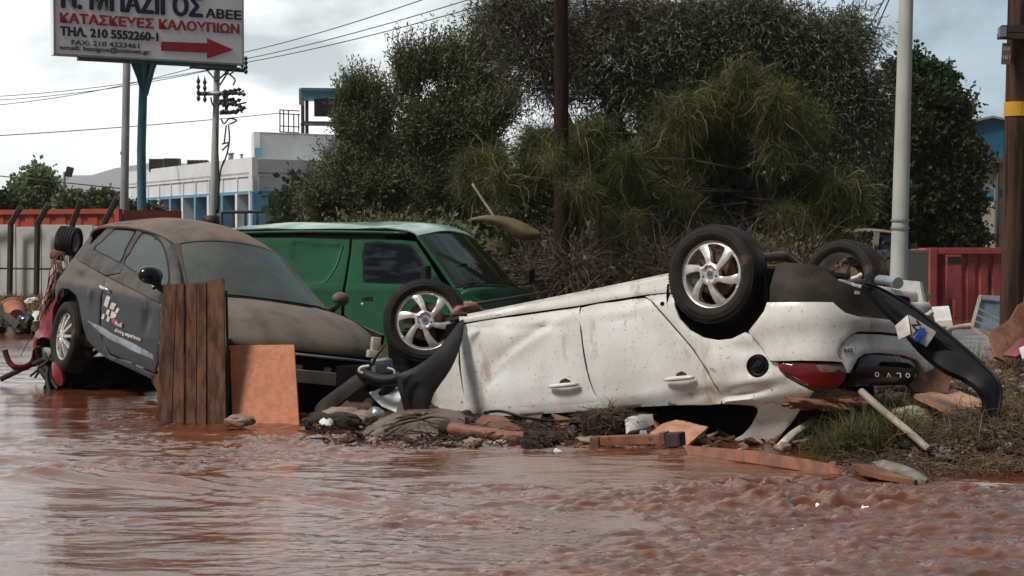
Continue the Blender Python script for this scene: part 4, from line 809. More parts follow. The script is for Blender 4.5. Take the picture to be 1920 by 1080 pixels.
# dark undergrowth at the foot of the trees: nobody could count it
e = foliage('undergrowth', [lob(x, 505 + 25 * math.sin(x), 29 + 2 * math.sin(x * 3), 75, 55, 1.5) for x in range(560, 1560, 62)], 22000, R_(9), mt['leaf_olive'], None, leaf=.10, wid=.028, k=7, length=.4, shell=.7); tag(e, kind='stuff')
e = foliage('undergrowth', [lob(x, 520 + 18 * math.sin(x), 26 + 1.0 * math.sin(x * 3), 60, 36, 1.0, .5 if x < 1150 else 1) for x in range(1010, 1540, 55)], 7000, R_(10), mt['leaf_brush'], None, leaf=.07, wid=.018, k=7, length=.35, shell=.8); tag(e, kind='stuff')
e = strands('dry_brush', [lob(x, 515 + 15 * math.sin(x), 25.5 + .8 * math.sin(x * 3), 60, 45, .9) for x in range(1020, 1540, 60)], 5000, R_(12), mt['twig_brown'], None, length=.8, w=.006, gravity=.7, spread=.9); tag(e, kind='stuff')
# far belt of trees that closes the view under the crowns
e = foliage('far_woods', [lob(x, 425, 55 + 4 * math.sin(x), 90, 75, 3) for x in range(600, 1720, 75)], 16000, R_(13), mt['leaf_dark'], None, leaf=.22, wid=.08, k=7, length=.7, shell=.7); tag(e, kind='stuff')
# grasses
def blades(name, regs, rng, mat, h=.25, w=.003, lean=.6, kind='stuff', seg=3):
    P = []
    for (px0, px1, y0, y1, n) in regs:
        t = rng.random(n); x = px0 + (px1 - px0) * rng.random(n); dd = y0 + (y1 - y0) * rng.random(n); xx = (x - 960) / F * dd
        P.append(np.stack([xx, dd, terrain_z(xx, dd) - .01], 1))
    P = np.concatenate(P); n = len(P); v = rng.normal(size=(n, 3)) * [lean, lean, .1]; v[:, 2] += 1; v /= np.linalg.norm(v, axis=1, keepdims=True); ln = h * (.4 + .9 * rng.random(n)); pts = [P]; p = P.copy()
    g_ = v[:, :2] * .9
    for i in range(seg): p = p + v * (ln / seg)[:, None]; v = v.copy(); v[:, :2] += g_ * .5; v[:, 2] -= .30; v /= np.linalg.norm(v, axis=1, keepdims=True); pts.append(p)
    A = np.stack(pts, 1); s = np.cross(v, [0, 0, 1.0]); s /= np.linalg.norm(s, axis=1, keepdims=True) + 1e-9; wv = w * (1 - .8 * np.arange(seg + 1) / seg)
    V = np.stack([A + s[:, None] * wv[None, :, None], A - s[:, None] * wv[None, :, None]], 2); b = (np.arange(n) * (seg + 1) * 2)[:, None]; i = np.arange(seg)[None] * 2
    Q = np.stack([b + i, b + i + 1, b + i + 3, b + i + 2], -1).reshape(-1, 4); o = fastmesh(name, V.reshape(-1, 3), Q, mat, None, np.repeat(rng.random(n) ** 2, (seg + 1) * 2)); tag(o, kind=kind); return o
blades('grass', [(1470, 1720, 11.05, 11.9, 4800), (1560, 1700, 11.4, 12.6, 700), (1640, 1920, 10.9, 13.5, 1100), (1780, 1850, 16.5, 18.5, 900)], R_(14), mt['grass'], .30, .0032, .9)
blades('dry_grass', [(1850, 1915, 14.6, 16.2, 700), (1700, 1920, 10.8, 15, 350)], R_(15), mt['drygrass'], .26, .003, .9)
blades('grass', [(-60, 260, 36.5, 38.6, 3500), (-60, 120, 27, 36, 3500)], R_(16), mt['drygrass'], .22, .008, .5)
# ------------------------------------------------------------------ wheels
def rimface(R, spokes, style, phase=0.0):
    """verts, faces of an alloy face in the wheel's xz plane, y = depth (negative is outward)"""
    holes = []
    if style == 'swirl':
        sw = lambda r: .30 * ((r - .3 * R) / R) ** 1.0 * 1.6; hw = lambda r: R * (.085 + .16 * max(0, (r / R - .35)) ** 1.2)
        r0, r1 = .33 * R, .88 * R
    else:
        sw = lambda r: 0.0; hw = lambda r: R * (.045 + .02 * (r / R)); r0, r1 = .30 * R, .90 * R
    for k in range(spokes):
        a0 = phase + 2 * math.pi * k / spokes; a1 = a0 + 2 * math.pi / spokes; A = []; B = []
        for i in range(9):
            r = r0 + (r1 - r0) * i / 8; A.append((r, a0 + sw(r) + hw(r) / r * (1 if style != 'swirl' else .75))); B.append((r, a1 + sw(r) - hw(r) / r * (1 if style != 'swirl' else 1.15)))
        if B[0][1] - A[0][1] < .05: A = A[2:]; B = B[2:]
        top = [(r1 + .012 * R, A[-1][1] + (B[-1][1] - A[-1][1]) * t) for t in (.25, .5, .75)]
        holes.append([(r * math.cos(a), r * math.sin(a)) for r, a in A + top + B[::-1]])
    circ = [(.97 * R * math.cos(2 * math.pi * i / 72), .97 * R * math.sin(2 * math.pi * i / 72)) for i in range(72)]
    V, T, bd = tri2d(circ, holes, R * .085)
    dep = lambda r: (-.045 + .05 * min(1, (r / R)) - .012 * math.sin(math.pi * min(1, r / R)) + (.02 if r < .22 * R else 0))
    bs = sorted(set(i for e in bd for i in e)); n = len(V); r_ = [math.hypot(*v) for v in V]
    vs = [Vector((V[i][0], dep(r_[i]) + (.008 if (i in set()) else 0), V[i][1])) for i in range(n)]
    bset = set(bs)
    for i in bset: vs[i].y += .007
    idx = {i: n + k for k, i in enumerate(bs)}; vs += [Vector((V[i][0] * 1.0, dep(r_[i]) + .045, V[i][1])) for i in bs]
    return vs, T + [[a, b, idx[b], idx[a]] for a, b in bd]
def wheel(par, Mw, R, W, rR, style='swirl', spokes=6, phase=0.0, lean_spokes=None, label=None, inside_only=False):
    e = bpy.data.objects.new('wheel', None); COL.objects.link(e); e.parent = par; e.matrix_local = Mw; e.empty_display_size = .1
    if label: e['label'] = label
    h = W / 2; pr = [(rR * .985, -h * .80), (rR * 1.06, -h * .93), (rR + (R - rR) * .35, -h * 1.04), (rR + (R - rR) * .42, -h * 1.045), (rR + (R - rR) * .44, -h * 1.03), (rR + (R - rR) * .66, -h * 1.02), (rR + (R - rR) * .68, -h * 1.0), (R * .965, -h * .90), (R * .985, -h * .80)]
    tr = []
    for i, y in enumerate((-.62, -.30, 0.0, .30, .62)): tr += [(R, (y - .035) * h), (R - .008, (y - .03) * h), (R - .008, (y + .03) * h), (R, (y + .035) * h)]
    pr = pr + [(R * .995, -h * .72)] + tr + [(R * .995, h * .72)] + [(r, -y) for r, y in pr[::-1]]
    m = MB(); n = 96; m.lathe(pr, n=n)
    # lateral tread cuts on both shoulders
    for k in range(0, n):
        a = 2 * math.pi * (k + .5) / n; c, s_ = math.cos(a), math.sin(a); Mx = Matrix(((c, 0, -s_), (0, 1, 0), (s_, 0, c)))
        for sg_ in (-1, 1): m.box((c * (R * .972), sg_ * h * .81, s_ * (R * .972)), (.0035, h * .10, .0065), Mx)
    m.build('tyre', mt['tyre'], e, True, auto=40)
    m = MB(); m.lathe([(rR * 1.03, -h * .84), (rR * 1.045, -h * .80), (rR * 1.0, -h * .74), (rR * .965, -h * .70), (rR * .95, -h * .5), (rR * .90, -h * .2), (rR * .88, h * .4), (rR * .95, h * .7), (rR * 1.03, h * .84), (rR * 1.04, h * .8)], n=72)
    if not inside_only:
        vs, fs = rimface(rR, spokes, style, phase); vs = [v + Vector((0, -h * .72, 0)) for v in vs]; m.add(vs, fs)
    m.build('rim', mt['alloy'], e, True, auto=38)
    if inside_only:
        MB().lathe([(0, 0), (rR * .6, 0), (rR * .6, .02), (0, .02)], n=32).build('brake_disc', mt['rust'], e, True, auto=40); m = MB()
        for k in range(5): a = k * 1.257; m.tube([(0, -.02, 0), (math.cos(a) * rR * .9, h * .2, math.sin(a) * rR * .9)], .02, 6)
        m.build('spoke_backs', mt['alloy_dark'], e, True, auto=40); return e
    MB().lathe([(0, -.02), (rR * .64, -.02), (rR * .64, .015), (0, .015)], n=40).lathe([(0, -.05), (rR * .3, -.05), (rR * .3, 0), (0, 0)], n=24).build('brake_disc', mt['rust'], e, True, auto=40)
    MB().box((-rR * .58, -.03, .02), (rR * .16, .035, rR * .3), None, .01).build('brake_caliper', mt['alloy_dark'], e)
    m = MB(); hz = -h * .72 - .018
    if style == 'swirl':
        for k in range(5):
            a = phase + math.pi / 2 + k * 2 * math.pi / 5; m.lathe([(0, -.012), (.0095, -.012), (.011, 0.004)], Matrix.Translation((math.cos(a) * rR * .235, hz - .008, math.sin(a) * rR * .235)), 10)
        m.build('wheel_nuts', mt['alloy_dark'], e, True, auto=40)
        m = MB(); m.lathe([(0, -.010), (rR * .115, -.008), (rR * .13, .004)], Matrix.Translation((0, hz - .006, 0)), 28); m.build('hub_cap', mt['chrome'], e, True, auto=40)
        q = MB(); q.lathe([(0, 0), (rR * .085, 0.001)], Matrix.Translation((0, hz - .0175, 0)), 24).build('emblem', mt['emblem_blue'], e)
        t = rad(-35); text_mesh('emblem_lettering', 'VOLVO', .01, Matrix.Translation((0, hz - .020, 0)) @ Matrix.Rotation(math.pi, 4, 'Y') @ Matrix.Rotation(math.pi / 2, 4, 'X') @ Matrix.Translation((-.015, -.004, 0)), mt['chrome'], e, width=.03, height=.008, ext=.0005)
    else:
        MB().lathe([(0, -.010), (rR * .17, -.008), (rR * .19, .006)], Matrix.Translation((0, hz - .004, 0)), 24).build('hub_cap', mt['alloy'], e, True, auto=40)
    return e
def basis(X, Yd, O):
    X = Vector(X).normalized(); Y = Vector(Yd); Y = (Y - X * X.dot(Y)).normalized(); Z = X.cross(Y); M = Matrix((X, Y, Z)).transposed().to_4x4(); M.translation = O; return M
def pose(yaw, pitch, roll, pos):
    return Matrix.Translation(pos) @ Matrix.Rotation(rad(yaw), 4, 'Z') @ Matrix.Rotation(rad(pitch), 4, 'Y') @ Matrix.Rotation(rad(roll), 4, 'X')
def lnterp(pts): xs_ = [p[0] for p in pts]; ys_ = [p[1] for p in pts]; return lambda z: float(np.interp(z, xs_, ys_))
def gaus(u, z, items): return sum(a * math.exp(-((math.cos(t) * (u - cu) + math.sin(t) * (z - cz)) / su) ** 2 - ((-math.sin(t) * (u - cu) + math.cos(t) * (z - cz)) / sz) ** 2) for cu, cz, su, sz, t, a in items)
# ================================================================== overturned white car
rw = gp(1330, 514, 12.4); fw = gp(781, 602, 14.15); al = rad(3.3)
MW = basis(rw - fw, (.618 * math.cos(al), .786 * math.cos(al), -math.sin(al)), rw)
wc = empty('overturned_car', M=MW); tag(wc, 'white estate car lying upside down on debris with its wheels in the air', 'car')
leanW = lnterp([(-1.45, -.36), (-1.30, -.30), (-1.12, -.22), (-.92, -.055), (-.80, -.012), (-.66, .0), (-.45, .0), (-.25, -.012), (-.10, -.03), (0.0, -.05), (.08, -.07)])
planW = [(-3.75, .55), (-3.62, .30), (-3.4, .13), (-3.0, .03), (-2.4, .01), (-1.6, 0), (-.8, 0), (-.2, -.01), (.25, -.005), (.55, .03), (.76, .11), (.89, .26), (.96, .48), (1.0, .75), (1.01, .97), (1.0, 1.2), (.96, 1.45), (.88, 1.68), (.75, 1.82), (.5, 1.92), (0, 1.95)]
SW_ = Shell(MW, planW, leanW)
uW = lambda px, py: SW_.inv(px, py)
def dpts(items):
    o = []
    for px, py, su, sz, ang, a in items:
        q = SW_.inv(px, py); o.append((q[0], q[1], su, sz, rad(ang), a))
    return o
dW = dpts([(930, 690, .22, .10, 35, -.030), (985, 650, .40, .05, 28, .022), (1010, 618, .35, .035, 22, -.028), (1060, 590, .18, .03, 10, .018), (900, 740, .12, .16, 0, .012), (1000, 720, .3, .12, 20, .008),
           (1165, 600, .12, .02, 0, -.012), (1310, 740, .22, .035, 8, -.018), (1200, 745, .3, .03, 0, .008), (1350, 680, .10, .16, -30, .016), (1400, 655, .14, .05, -12, -.018), (1395, 735, .22, .035, 6, -.055), (1420, 715, .2, .05, 5, .02), (1380, 752, .2, .025, 5, .028),
           (1480, 770, .2, .06, 30, -.01), (1490, 630, .12, .12, 0, -.014), (1545, 640, .07, .2, 10, .012), (1240, 690, .25, .2, 0, -.006), (850, 700, .06, .2, 0, -.008), (1110, 610, .05, .2, 0, -.005)])
uF, uR = SW_.inv(866, 700)[0], SW_.inv(1300, 700)[0]
def dentW(u, z):
    tuck = -.020 * float(sstep(-.17, -.11, z)) * float(sstep(uR + .5, uR + .1, u)); k = .010 * (abs((z + .40 + .22 * (u - uF)) % 1.0 - .5) < 0)
    crease = -.016 * math.exp(-abs((z + .17 + .10 * (u - uF - .5)) / .022)) * float(sstep(uF - .1, uF + .2, u)) * float(sstep(uF + 1.2, uF + .9, u)) - .014 * math.exp(-abs((z + .62 - .55 * (u - uF - .2)) / .02)) * float(sstep(uF, uF + .25, u)) * float(sstep(uF + .95, uF + .7, u))
    return gaus(u, z, dW) + .0035 * n1(u * 2.3, z * 2.3) + tuck + crease
WP = mt['white_paint']
arch = [(1262, 552), (1264, 575), (1273, 598), (1292, 619), (1318, 633), (1346, 638), (1372, 635), (1396, 623)]
SW_.patch('rocker_panel', [(860, 597), (930, 582), (1000, 568), (1130, 542), (1258, 515), (1262, 548), (1240, 549), (1205, 553), (1140, 563), (1083, 573), (960, 590), (862, 606)], WP, wc, .03, dent=lambda u, z: .35 * dentW(u, z) + .012 * math.exp(-((z + .035) / .012) ** 2) - .010 * math.exp(-((z + .01) / .008) ** 2))
rk = SW_.patch('sill_flange', [(860, 592), (1000, 564), (1130, 538), (1258, 511), (1258, 517), (1130, 545), (1000, 571), (860, 599)], mt['white_metal'], wc, .03, off=-.035, thick=.03)
fd = SW_.patch('front_door', [(864, 609), (960, 594), (1030, 584), (1080, 577), (1084, 580), (1087, 620), (1094, 672), (1103, 712), (1114, 740), (1129, 767), (1060, 771), (1000, 774), (930, 779), (886, 782), (872, 750), (864, 700), (861, 650)], WP, wc, .026, dent=dentW, sm=2)
SW_.patch('door_lip', [(886, 768), (1000, 762), (1129, 753), (1131, 769), (1000, 777), (893, 783)], WP, wc, .03, off=.004, dent=dentW)
rdp = [(1087.5, 577), (1150, 566), (1196, 559), (1210, 561), (1222, 570), (1240, 590), (1268, 622), (1296, 655), (1325, 698), (1342, 730), (1352, 757), (1290, 759), (1240, 761), (1180, 764), (1131.5, 767), (1117, 741), (1106, 712), (1096.5, 668), (1090, 620)]
rdoor = SW_.patch('rear_door', rdp, WP, wc, .026, dent=dentW, sm=2)
q_out = [(1205, 555), (1240, 550)] + arch + [(1406, 627), (1418, 640), (1431, 658), (1442, 677), (1458, 680), (1462, 695), (1474, 708), (1500, 722), (1526, 734), (1512, 752), (1490, 782), (1466, 812), (1455, 826), (1430, 836), (1400, 841), (1340, 840), (1344, 834), (1368, 828), (1392, 815), (1408, 797), (1420, 775), (1420, 766), (1412, 761), (1356, 757), (1345, 728), (1328, 697), (1299, 653), (1271, 620), (1243, 588), (1225, 568)]
capc = SW_.inv(1420, 686); capr = .067
qt = SW_.patch('rear_quarter', q_out, WP, wc, .024, dent=dentW, holes=[[(1420 + 21.5 * math.cos(2 * math.pi * k / 26), 686 + 22 * math.sin(2 * math.pi * k / 26)) for k in range(26)]])
# fuel filler recess
fl = SW_.patch('fuel_filler', [(1420 + 22 * math.cos(2 * math.pi * k / 26), 686 + 22.5 * math.sin(2 * math.pi * k / 26)) for k in range(26)], mt['black_gloss'], wc, .02, off=-.045, thick=.06)
q = SW_.pt(capc[0], capc[1], -.03); _, nn = SW_.base(capc[0]); Mc = Matrix.Translation(q)
MB().lathe([(0, -.02), (.038, -.02), (.042, 0), (.042, .02)], Mc, 24).box(tuple(q + Vector((0, -.03, 0))), (.03, .012, .008)).lathe([(.058, .006), (.066, -.004), (.071, .004)], Mc @ Matrix.Translation((0, -.025, 0)), 28).build('filler_cap', mt['black_plastic'], fl, True, auto=40)
bp = [(1441, 567), (1480, 567), (1520, 567), (1558, 568), (1566, 577), (1578, 588), (1600, 595), (1640, 599), (1680, 604), (1720, 612), (1760, 625), (1762, 645), (1730, 640), (1700, 629), (1650, 623), (1604, 622), (1590, 629), (1574, 645), (1567, 660), (1569, 671), (1576, 679), (1540, 677), (1500, 676), (1458, 677), (1446, 676), (1434, 657), (1421, 638), (1408, 622), (1424, 602), (1436, 584)]
SW_.patch('rear_bumper', bp, WP, wc, .026, dent=lambda u, z: dentW(u, z) + .03 + .02 * math.exp(-((z + .40) / .1) ** 2) * (1 if u > SW_.c[0] else 0), thick=.05)
SW_.patch('tail_lamp', [(1459, 681), (1500, 679), (1545, 680), (1580, 681), (1587, 692), (1588, 702), (1583, 716), (1570, 727), (1552, 732), (1530, 731), (1504, 721), (1475, 706), (1463, 695)], mt['lamp_red'], wc, .02, off=.012, thick=.04, edge=.012, sm=2)
SW_.patch('reversing_lamp', [(1530, 684), (1580, 684), (1586, 697), (1556, 698), (1538, 697)], mt['lamp_clear'], wc, .02, off=.018, thick=.01)
SW_.patch('reflector_strip', [(1561, 570), (1600, 574), (1650, 582), (1665, 601), (1630, 597), (1595, 593), (1577, 585)], mt['lamp_red'], wc, .02, off=-.0, thick=.02)
tg = [(1604, 626), (1650, 627), (1700, 633), (1752, 647), (1752, 700), (1735, 700), (1731, 688), (1722, 675), (1700, 667), (1650, 661), (1622, 663), (1610, 671), (1602, 684), (1594, 699), (1589, 699), (1583, 684), (1573, 671), (1571, 660), (1577, 648), (1592, 632)]
tgp = SW_.patch('tailgate', tg, WP, wc, .024, dent=lambda u, z: .5 * dentW(u, z), off=.012)
text_p = [(1604, 686), (1612, 673), (1624, 665), (1650, 663), (1700, 669), (1720, 677), (1729, 690), (1733, 706), (1728, 722), (1660, 722), (1600, 724), (1590, 714), (1597, 700)]
tw_ = SW_.patch('tailgate_panel', text_p, mt['black_gloss'], wc, .024, off=-.018, thick=.05)
SW_.patch('plate_recess', [(1650, 681), (1655, 678), (1700, 680), (1712, 686), (1714, 691), (1700, 690), (1655, 687), (1648, 685)], mt['dark_void'], tw_, .02, off=-.012, thick=.01)
def shell_text(sh, s, px, py, hpx, wpx, mat, par, rot=0.0, off=.02, name='lettering', bold=.01, mirror=False):
    u, z = sh.inv(px, py); p = sh.pt(u, z, off); _, n = sh.base(u); X = Vector((0, 0, 1)).cross(n).normalized(); Z = Vector((0, 0, 1))
    M = Matrix((X, Z, n)).transposed().to_4x4(); M.translation = p
    u2, _ = sh.inv(px + wpx / 2, py); u1, _ = sh.inv(px - wpx / 2, py); wd = abs(u2 - u1); _, za = sh.inv(px, py + hpx / 2); _, zb = sh.inv(px, py - hpx / 2); hh = abs(zb - za)
    return text_mesh(name, s, 1, M @ Matrix.Rotation(rot, 4, 'Z') @ Matrix.Translation((-wd / 2, -hh / 2, 0)), mat, par, width=wd, height=hh, bold=bold, ext=.002)
for ch, px in zip('OVLOV', (1646, 1668, 1687, 1704, 1719)): shell_text(SW_, ch, px, 702 + (px - 1646) * .03, 9, 8, mt['chrome'], tw_, math.pi, -.012, bold=.02)
shell_text(SW_, 'D3', 1587, 657, 6.5, 16, mt['chrome'], tgp, math.pi, .016, bold=.03)
# grey lower cladding seen at the top of the upturned tail
SW_.patch('rear_skirt', [(1443, 564), (1443, 540), (1450, 512), (1457, 494), (1472, 492), (1500, 494), (1535, 498), (1548, 503), (1560, 514), (1572, 526), (1600, 537), (1640, 550), (1675, 572), (1700, 592), (1740, 612), (1760, 622), (1720, 610), (1680, 601), (1640, 597), (1600, 593), (1579, 586), (1566, 574), (1558, 566), (1500, 565)], mt['mud_plastic'], wc, .028, off=-.008, dent=lambda u, z: .5 * dentW(u, z) + .012 * sstep(-.12, -.16, z), thick=.04)
SW_.patch('skirt_clip', [(1604, 545), (1613, 546), (1613, 552), (1604, 551)], mt['white_frag'], wc, .02, off=.012, thick=.008)
# handles
for hx, hy, dr__ in ((1060, 722, fd), (1277, 709, rdoor)):
    u, z = SW_.inv(hx, hy); a, za = SW_.inv(hx - 27, hy + 3); b, zb = SW_.inv(hx + 29, hy - 2); pts = []
    for i in range(9):
        t = i / 8; pts.append(SW_.pt(a + (b - a) * t, za + (zb - za) * t, .012 + .034 * math.sin(math.pi * min(1, max(0, .08 + t * .84))) ** .5))
    m = MB().tube(pts, [.011, .016, .018, .018, .018, .018, .018, .017, .012], 8); m.build('door_handle', WP, dr__, True)
    SW_.patch('handle_recess', [(hx - 12, hy - 2), (hx - 9, hy - 9), (hx, hy - 13), (hx + 8, hy - 9), (hx + 11, hy - 3)], mt['mud_plastic'], dr__, .02, off=.0035, dent=dentW, thick=.004, edge=.001)
# holes and clips in the sill
for hx, hy, r in ((1192, 555, 3.6), (1241, 569, 3.8)): SW_.patch('drain_hole', [(hx + r * math.cos(k * .63), hy + r * math.sin(k * .63)) for k in range(10)], mt['dark_void'], wc, .02, off=.006, dent=dentW, thick=.004, edge=0)
# front wing, crumpled, and the loose piece
SW_.patch('front_wing', [(862, 612), (858, 680), (866, 730), (885, 782), (850, 786), (815, 782), (790, 772), (795, 742), (806, 712), (826, 675), (846, 635)], WP, wc, .026, dent=lambda u, z: dentW(u, z) + .03 * math.sin(u * 9) * math.sin(z * 7) * sstep(-2.45, -2.7, u - 3.75 * 0) if 0 else dentW(u, z), off=-.004)
m = MB(); P = [gp(692, 737, 13.85), gp(722, 728, 13.8), (gp(757, 729, 13.72)), gp(768, 775, 13.7), gp(742, 773, 13.6), gp(716, 762, 13.65), gp(703, 750, 13.75)]; m.prism(P, (.004, .035, .01)); m.v = [MW.inverted() @ v for v in m.v]; m.build('wing_fragment', WP, wc)
# wheel arch liner
def mwpoly(par, name, pts, d, th, mat, M=MW, sm=3, bulge=.0, step=.03, auto=50):
    """a bent sheet traced at distance d (list = per point), given real thickness; lives in frame M"""
    pts = [(*p, d) if len(p) == 2 else p for p in pts]
    if sm: pts = smoothpoly(pts, sm)
    W3 = [gp(*p) for p in pts]; c = sum(W3, Vector()) / len(W3); A = np.array([tuple(v - c) for v in W3]); _, s, vt = np.linalg.svd(A); X = Vector(vt[0]); n = Vector(vt[2]); n = n if n.y < 0 else -n; Y = n.cross(X)
    D3 = densify([tuple(v) for v in W3], step * .6); D3 = [Vector(tuple(float(q) for q in v)) for v in D3]
    P2 = [((v - c).dot(X), (v - c).dot(Y)) for v in W3]; ho = np.array([(v - c).dot(n) for v in D3]); P2a = np.array([((v - c).dot(X), (v - c).dot(Y)) for v in D3])
    V, T, bd = tri2d(P2, [], step); bs = sorted(set(i for e in bd for i in e)); bset = set(bs); k = len(V); vs = []; Mi = M.inverted(); ext = np.abs(P2a[:, 1]).max() + 1e-6
    for i, (a, b) in enumerate(V):
        dd = (P2a[:, 0] - a) ** 2 + (P2a[:, 1] - b) ** 2; w_ = 1 / (dd + 1e-5) ** 1.5; h = float((w_ * ho).sum() / w_.sum()); dm = math.sqrt(dd.min())
        vs.append(c + X * a + Y * b + n * (h + bulge * min(1, dm / (ext * .8)) ** .7 - (.003 if i in bset else 0)))
    idx = {i: k + j for j, i in enumerate(bs)}; vs += [vs[i] - n * th for i in bs]; vb = [v - n * th for v in vs[:k]]; o2 = len(vs); vs += vb
    fs = T + [[a, b, idx[b], idx[a]] for a, b in bd] + [[o2 + q for q in t[::-1]] for t in T] + [[idx[a], idx[b], o2 + b, o2 + a] for a, b in bd]
    o = mesh(name, [Mi @ v for v in vs], fs, mat, par, True, auto=auto); return o
mwpoly(wc, 'wheel_arch_liner', [(868, 598, 13.9), (866, 640, 13.7), (846, 690, 13.45), (815, 735, 13.35), (797, 778, 13.3), (764, 776, 13.35), (752, 742, 13.35), (745, 705, 13.4), (775, 690, 13.4), (812, 664, 13.5), (842, 628, 13.75)], 13.5, .02, mt['black_plastic'], bulge=.05)
SWl = [(754, 712, 13.3), (775, 700, 13.3), (764, 716, 13.3), (760, 740, 13.3), (767, 752, 13.3), (758, 750, 13.3)]
mwpoly(wc, 'liner_rib', SWl, 13.3, .02, mt['black_gloss'], bulge=.01, sm=0)
# structure: dark inner body with see-through window line, floor, far side, roof
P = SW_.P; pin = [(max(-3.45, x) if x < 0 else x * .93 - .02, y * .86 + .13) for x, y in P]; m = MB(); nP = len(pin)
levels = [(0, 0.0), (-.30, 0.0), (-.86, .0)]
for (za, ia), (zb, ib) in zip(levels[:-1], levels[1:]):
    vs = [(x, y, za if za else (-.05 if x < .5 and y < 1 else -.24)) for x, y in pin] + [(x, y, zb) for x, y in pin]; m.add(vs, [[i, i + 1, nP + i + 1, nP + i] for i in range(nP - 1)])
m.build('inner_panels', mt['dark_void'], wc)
m = MB(); fl_ = [(-3.3, .3), (-2.45, .12), (-.42, .10), (-.42, .30), (.36, .30), (.40, .9), (.36, 1.5), (-.42, 1.6), (-.42, 1.80), (-2.45, 1.82), (-3.3, 1.6)]
m.prism([(x, y, -.02) for x, y in fl_], (0, 0, .03)); m.build('floor_pan', mt['mud_plastic'], wc)
m = MB()
for y in (.45, 1.45): m.tube([(-3.2, y, -.02), (-2.3, y, .0), (-1, y, .015), (-.3, y, .01), (.3, y, -.02)], .05, 6, flat=.6)
for x in (-.1, .12, -2.85, -2.6): m.tube([(x, .25, .02), (x, .9, .05), (x, 1.7, .02)], .045, 6)
m.tube([(-2.5, .95, .01), (-1, .95, .02), (-.2, 1.1, .0)], .04, 8).box((-1.4, .95, .015), (.9, .16, .02), None, .01).build('underbody_frame', mt['rust'], wc, True, auto=40)
far = MB(); pf = [(x, y) for x, y in P]; yf = 1.93
far.prism([(-3.3, yf, .0), (-.45, yf, .0), (-.40, yf, -.22), (-.22, yf, -.38), (0, yf, -.43), (.22, yf, -.38), (.4, yf, -.22), (.45, yf, -.02), (.8, yf - .1, -.1), (.85, yf - .1, -.85), (-3.3, yf, -.85)], (0, -.05, 0)); far.build('far_side_panel', WP, wc)
m = MB(); m.box((-1.5, 1.66, -1.05), (.03, .03, .22), Matrix.Rotation(rad(20), 3, 'Y')).box((-.3, 1.66, -1.05), (.03, .03, .22)); m.build('pillars', WP, wc)
strip('roof_panel', [(-2.3, -2.3, -1.02, -1.05, .62), (-1.8, -1.8, -1.22, -1.27, .64), (-.9, -.9, -1.34, -1.42, .66), (0, 0, -1.34, -1.42, .64), (.5, .5, -1.22, -1.28, .58)], WP, wc).location = (0, .95, 0)
# seats plus added black boxes standing in for shade inside the windows
MB().box((-1.6, .6, -.75), (.3, .3, .16), None, .06).box((-.5, .6, -.75), (.3, .3, .2), None, .06).box((-1.2, 1.2, -.82), (.5, .3, .16), None, .06).box((-1.0, 1.1, -1.25), (1.25, .70, .42), None, .05).box((.1, 1.1, -1.1), (.30, .55, .35), None, .05).build('seats_dark_fill', mt['dark_void'], wc, True)
# black arch interior behind the rear wheel
ca = SW_.inv(1343, 560); aw = MB(); ca3 = SW_.pt(ca[0], ca[1], 0)
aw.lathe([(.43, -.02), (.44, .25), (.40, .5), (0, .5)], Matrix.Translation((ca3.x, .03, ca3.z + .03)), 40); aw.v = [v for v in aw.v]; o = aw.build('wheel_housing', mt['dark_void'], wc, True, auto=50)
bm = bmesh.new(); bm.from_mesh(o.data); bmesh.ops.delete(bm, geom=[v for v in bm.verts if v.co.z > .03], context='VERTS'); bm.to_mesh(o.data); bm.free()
# wheels
I4 = Matrix.Identity(4)
wheel(wc, Matrix.Translation((0.0, .115, 0)) @ Matrix.Rotation(rad(1.5), 4, 'Z'), .365, .24, .25, phase=rad(30), label='near rear wheel, highest of the four')
wheel(wc, Matrix.Translation((-2.864, .115, 0)) @ Matrix.Rotation(rad(37), 4, 'Z') @ Matrix.Rotation(rad(0), 4, 'X'), .35, .22, .25, phase=rad(32), label='near front wheel turned towards the camera')
Mfar = Matrix.Translation((.10, 1.90, -.02)) @ Matrix.Rotation(rad(-6), 4, 'Z') @ Matrix.Rotation(rad(-5), 4, 'X')
wheel(wc, Mfar, .355, .24, .25, inside_only=True, label='far rear wheel showing the inside of its rim')
m = MB(); m.tube([(0, .25, 0), (0, .8, .03), (.05, 1.7, 0)], .04, 8); m.tube([(-.3, .6, .02), (.05, .5, .1), (.1, .3, .05)], .03, 8).tube([(.2, .3, .1), (.3, .6, .12), (.25, .9, .05)], .035, 8).lathe([(0, -.1), (.07, -.1), (.07, .1), (0, .1)], Matrix.Translation((.12, .34, .12)), 14)
m.tube([(-2.864, .25, 0), (-2.8, 1, -.05), (-2.86, 1.7, 0)], .04, 8).build('axle', mt['alloy_dark'], wc, True, auto=50)
# metal strips and the tail pipe at the back of the underside
def wtube(name, pts, r, mat, par, M=MW, n=8, flat=1.0):
    m = MB().tube([M.inverted() @ gp(*p) for p in pts], r, n, flat=flat); return m.build(name, mat, par, True, auto=50)
mwpoly(wc, 'heat_shield', [(1568, 523, 12.5), (1590, 526, 12.55), (1612, 534, 12.7), (1650, 536, 13.0), (1690, 545, 13.2), (1742, 550, 13.4), (1742, 560, 13.4), (1700, 563, 13.2), (1650, 551, 12.8), (1610, 540, 12.6), (1580, 532, 12.5)], 12.6, .05, mt['white_metal'], bulge=.02)
mwpoly(wc, 'heat_shield', [(1660, 556, 12.9), (1690, 563, 13.0), (1712, 566, 13.1), (1738, 566, 13.2), (1747, 574, 13.2), (1742, 584, 13.2), (1728, 586, 13.1), (1706, 577, 13.0), (1680, 570, 12.9)], 13, .05, mt['white_metal'], bulge=.02)
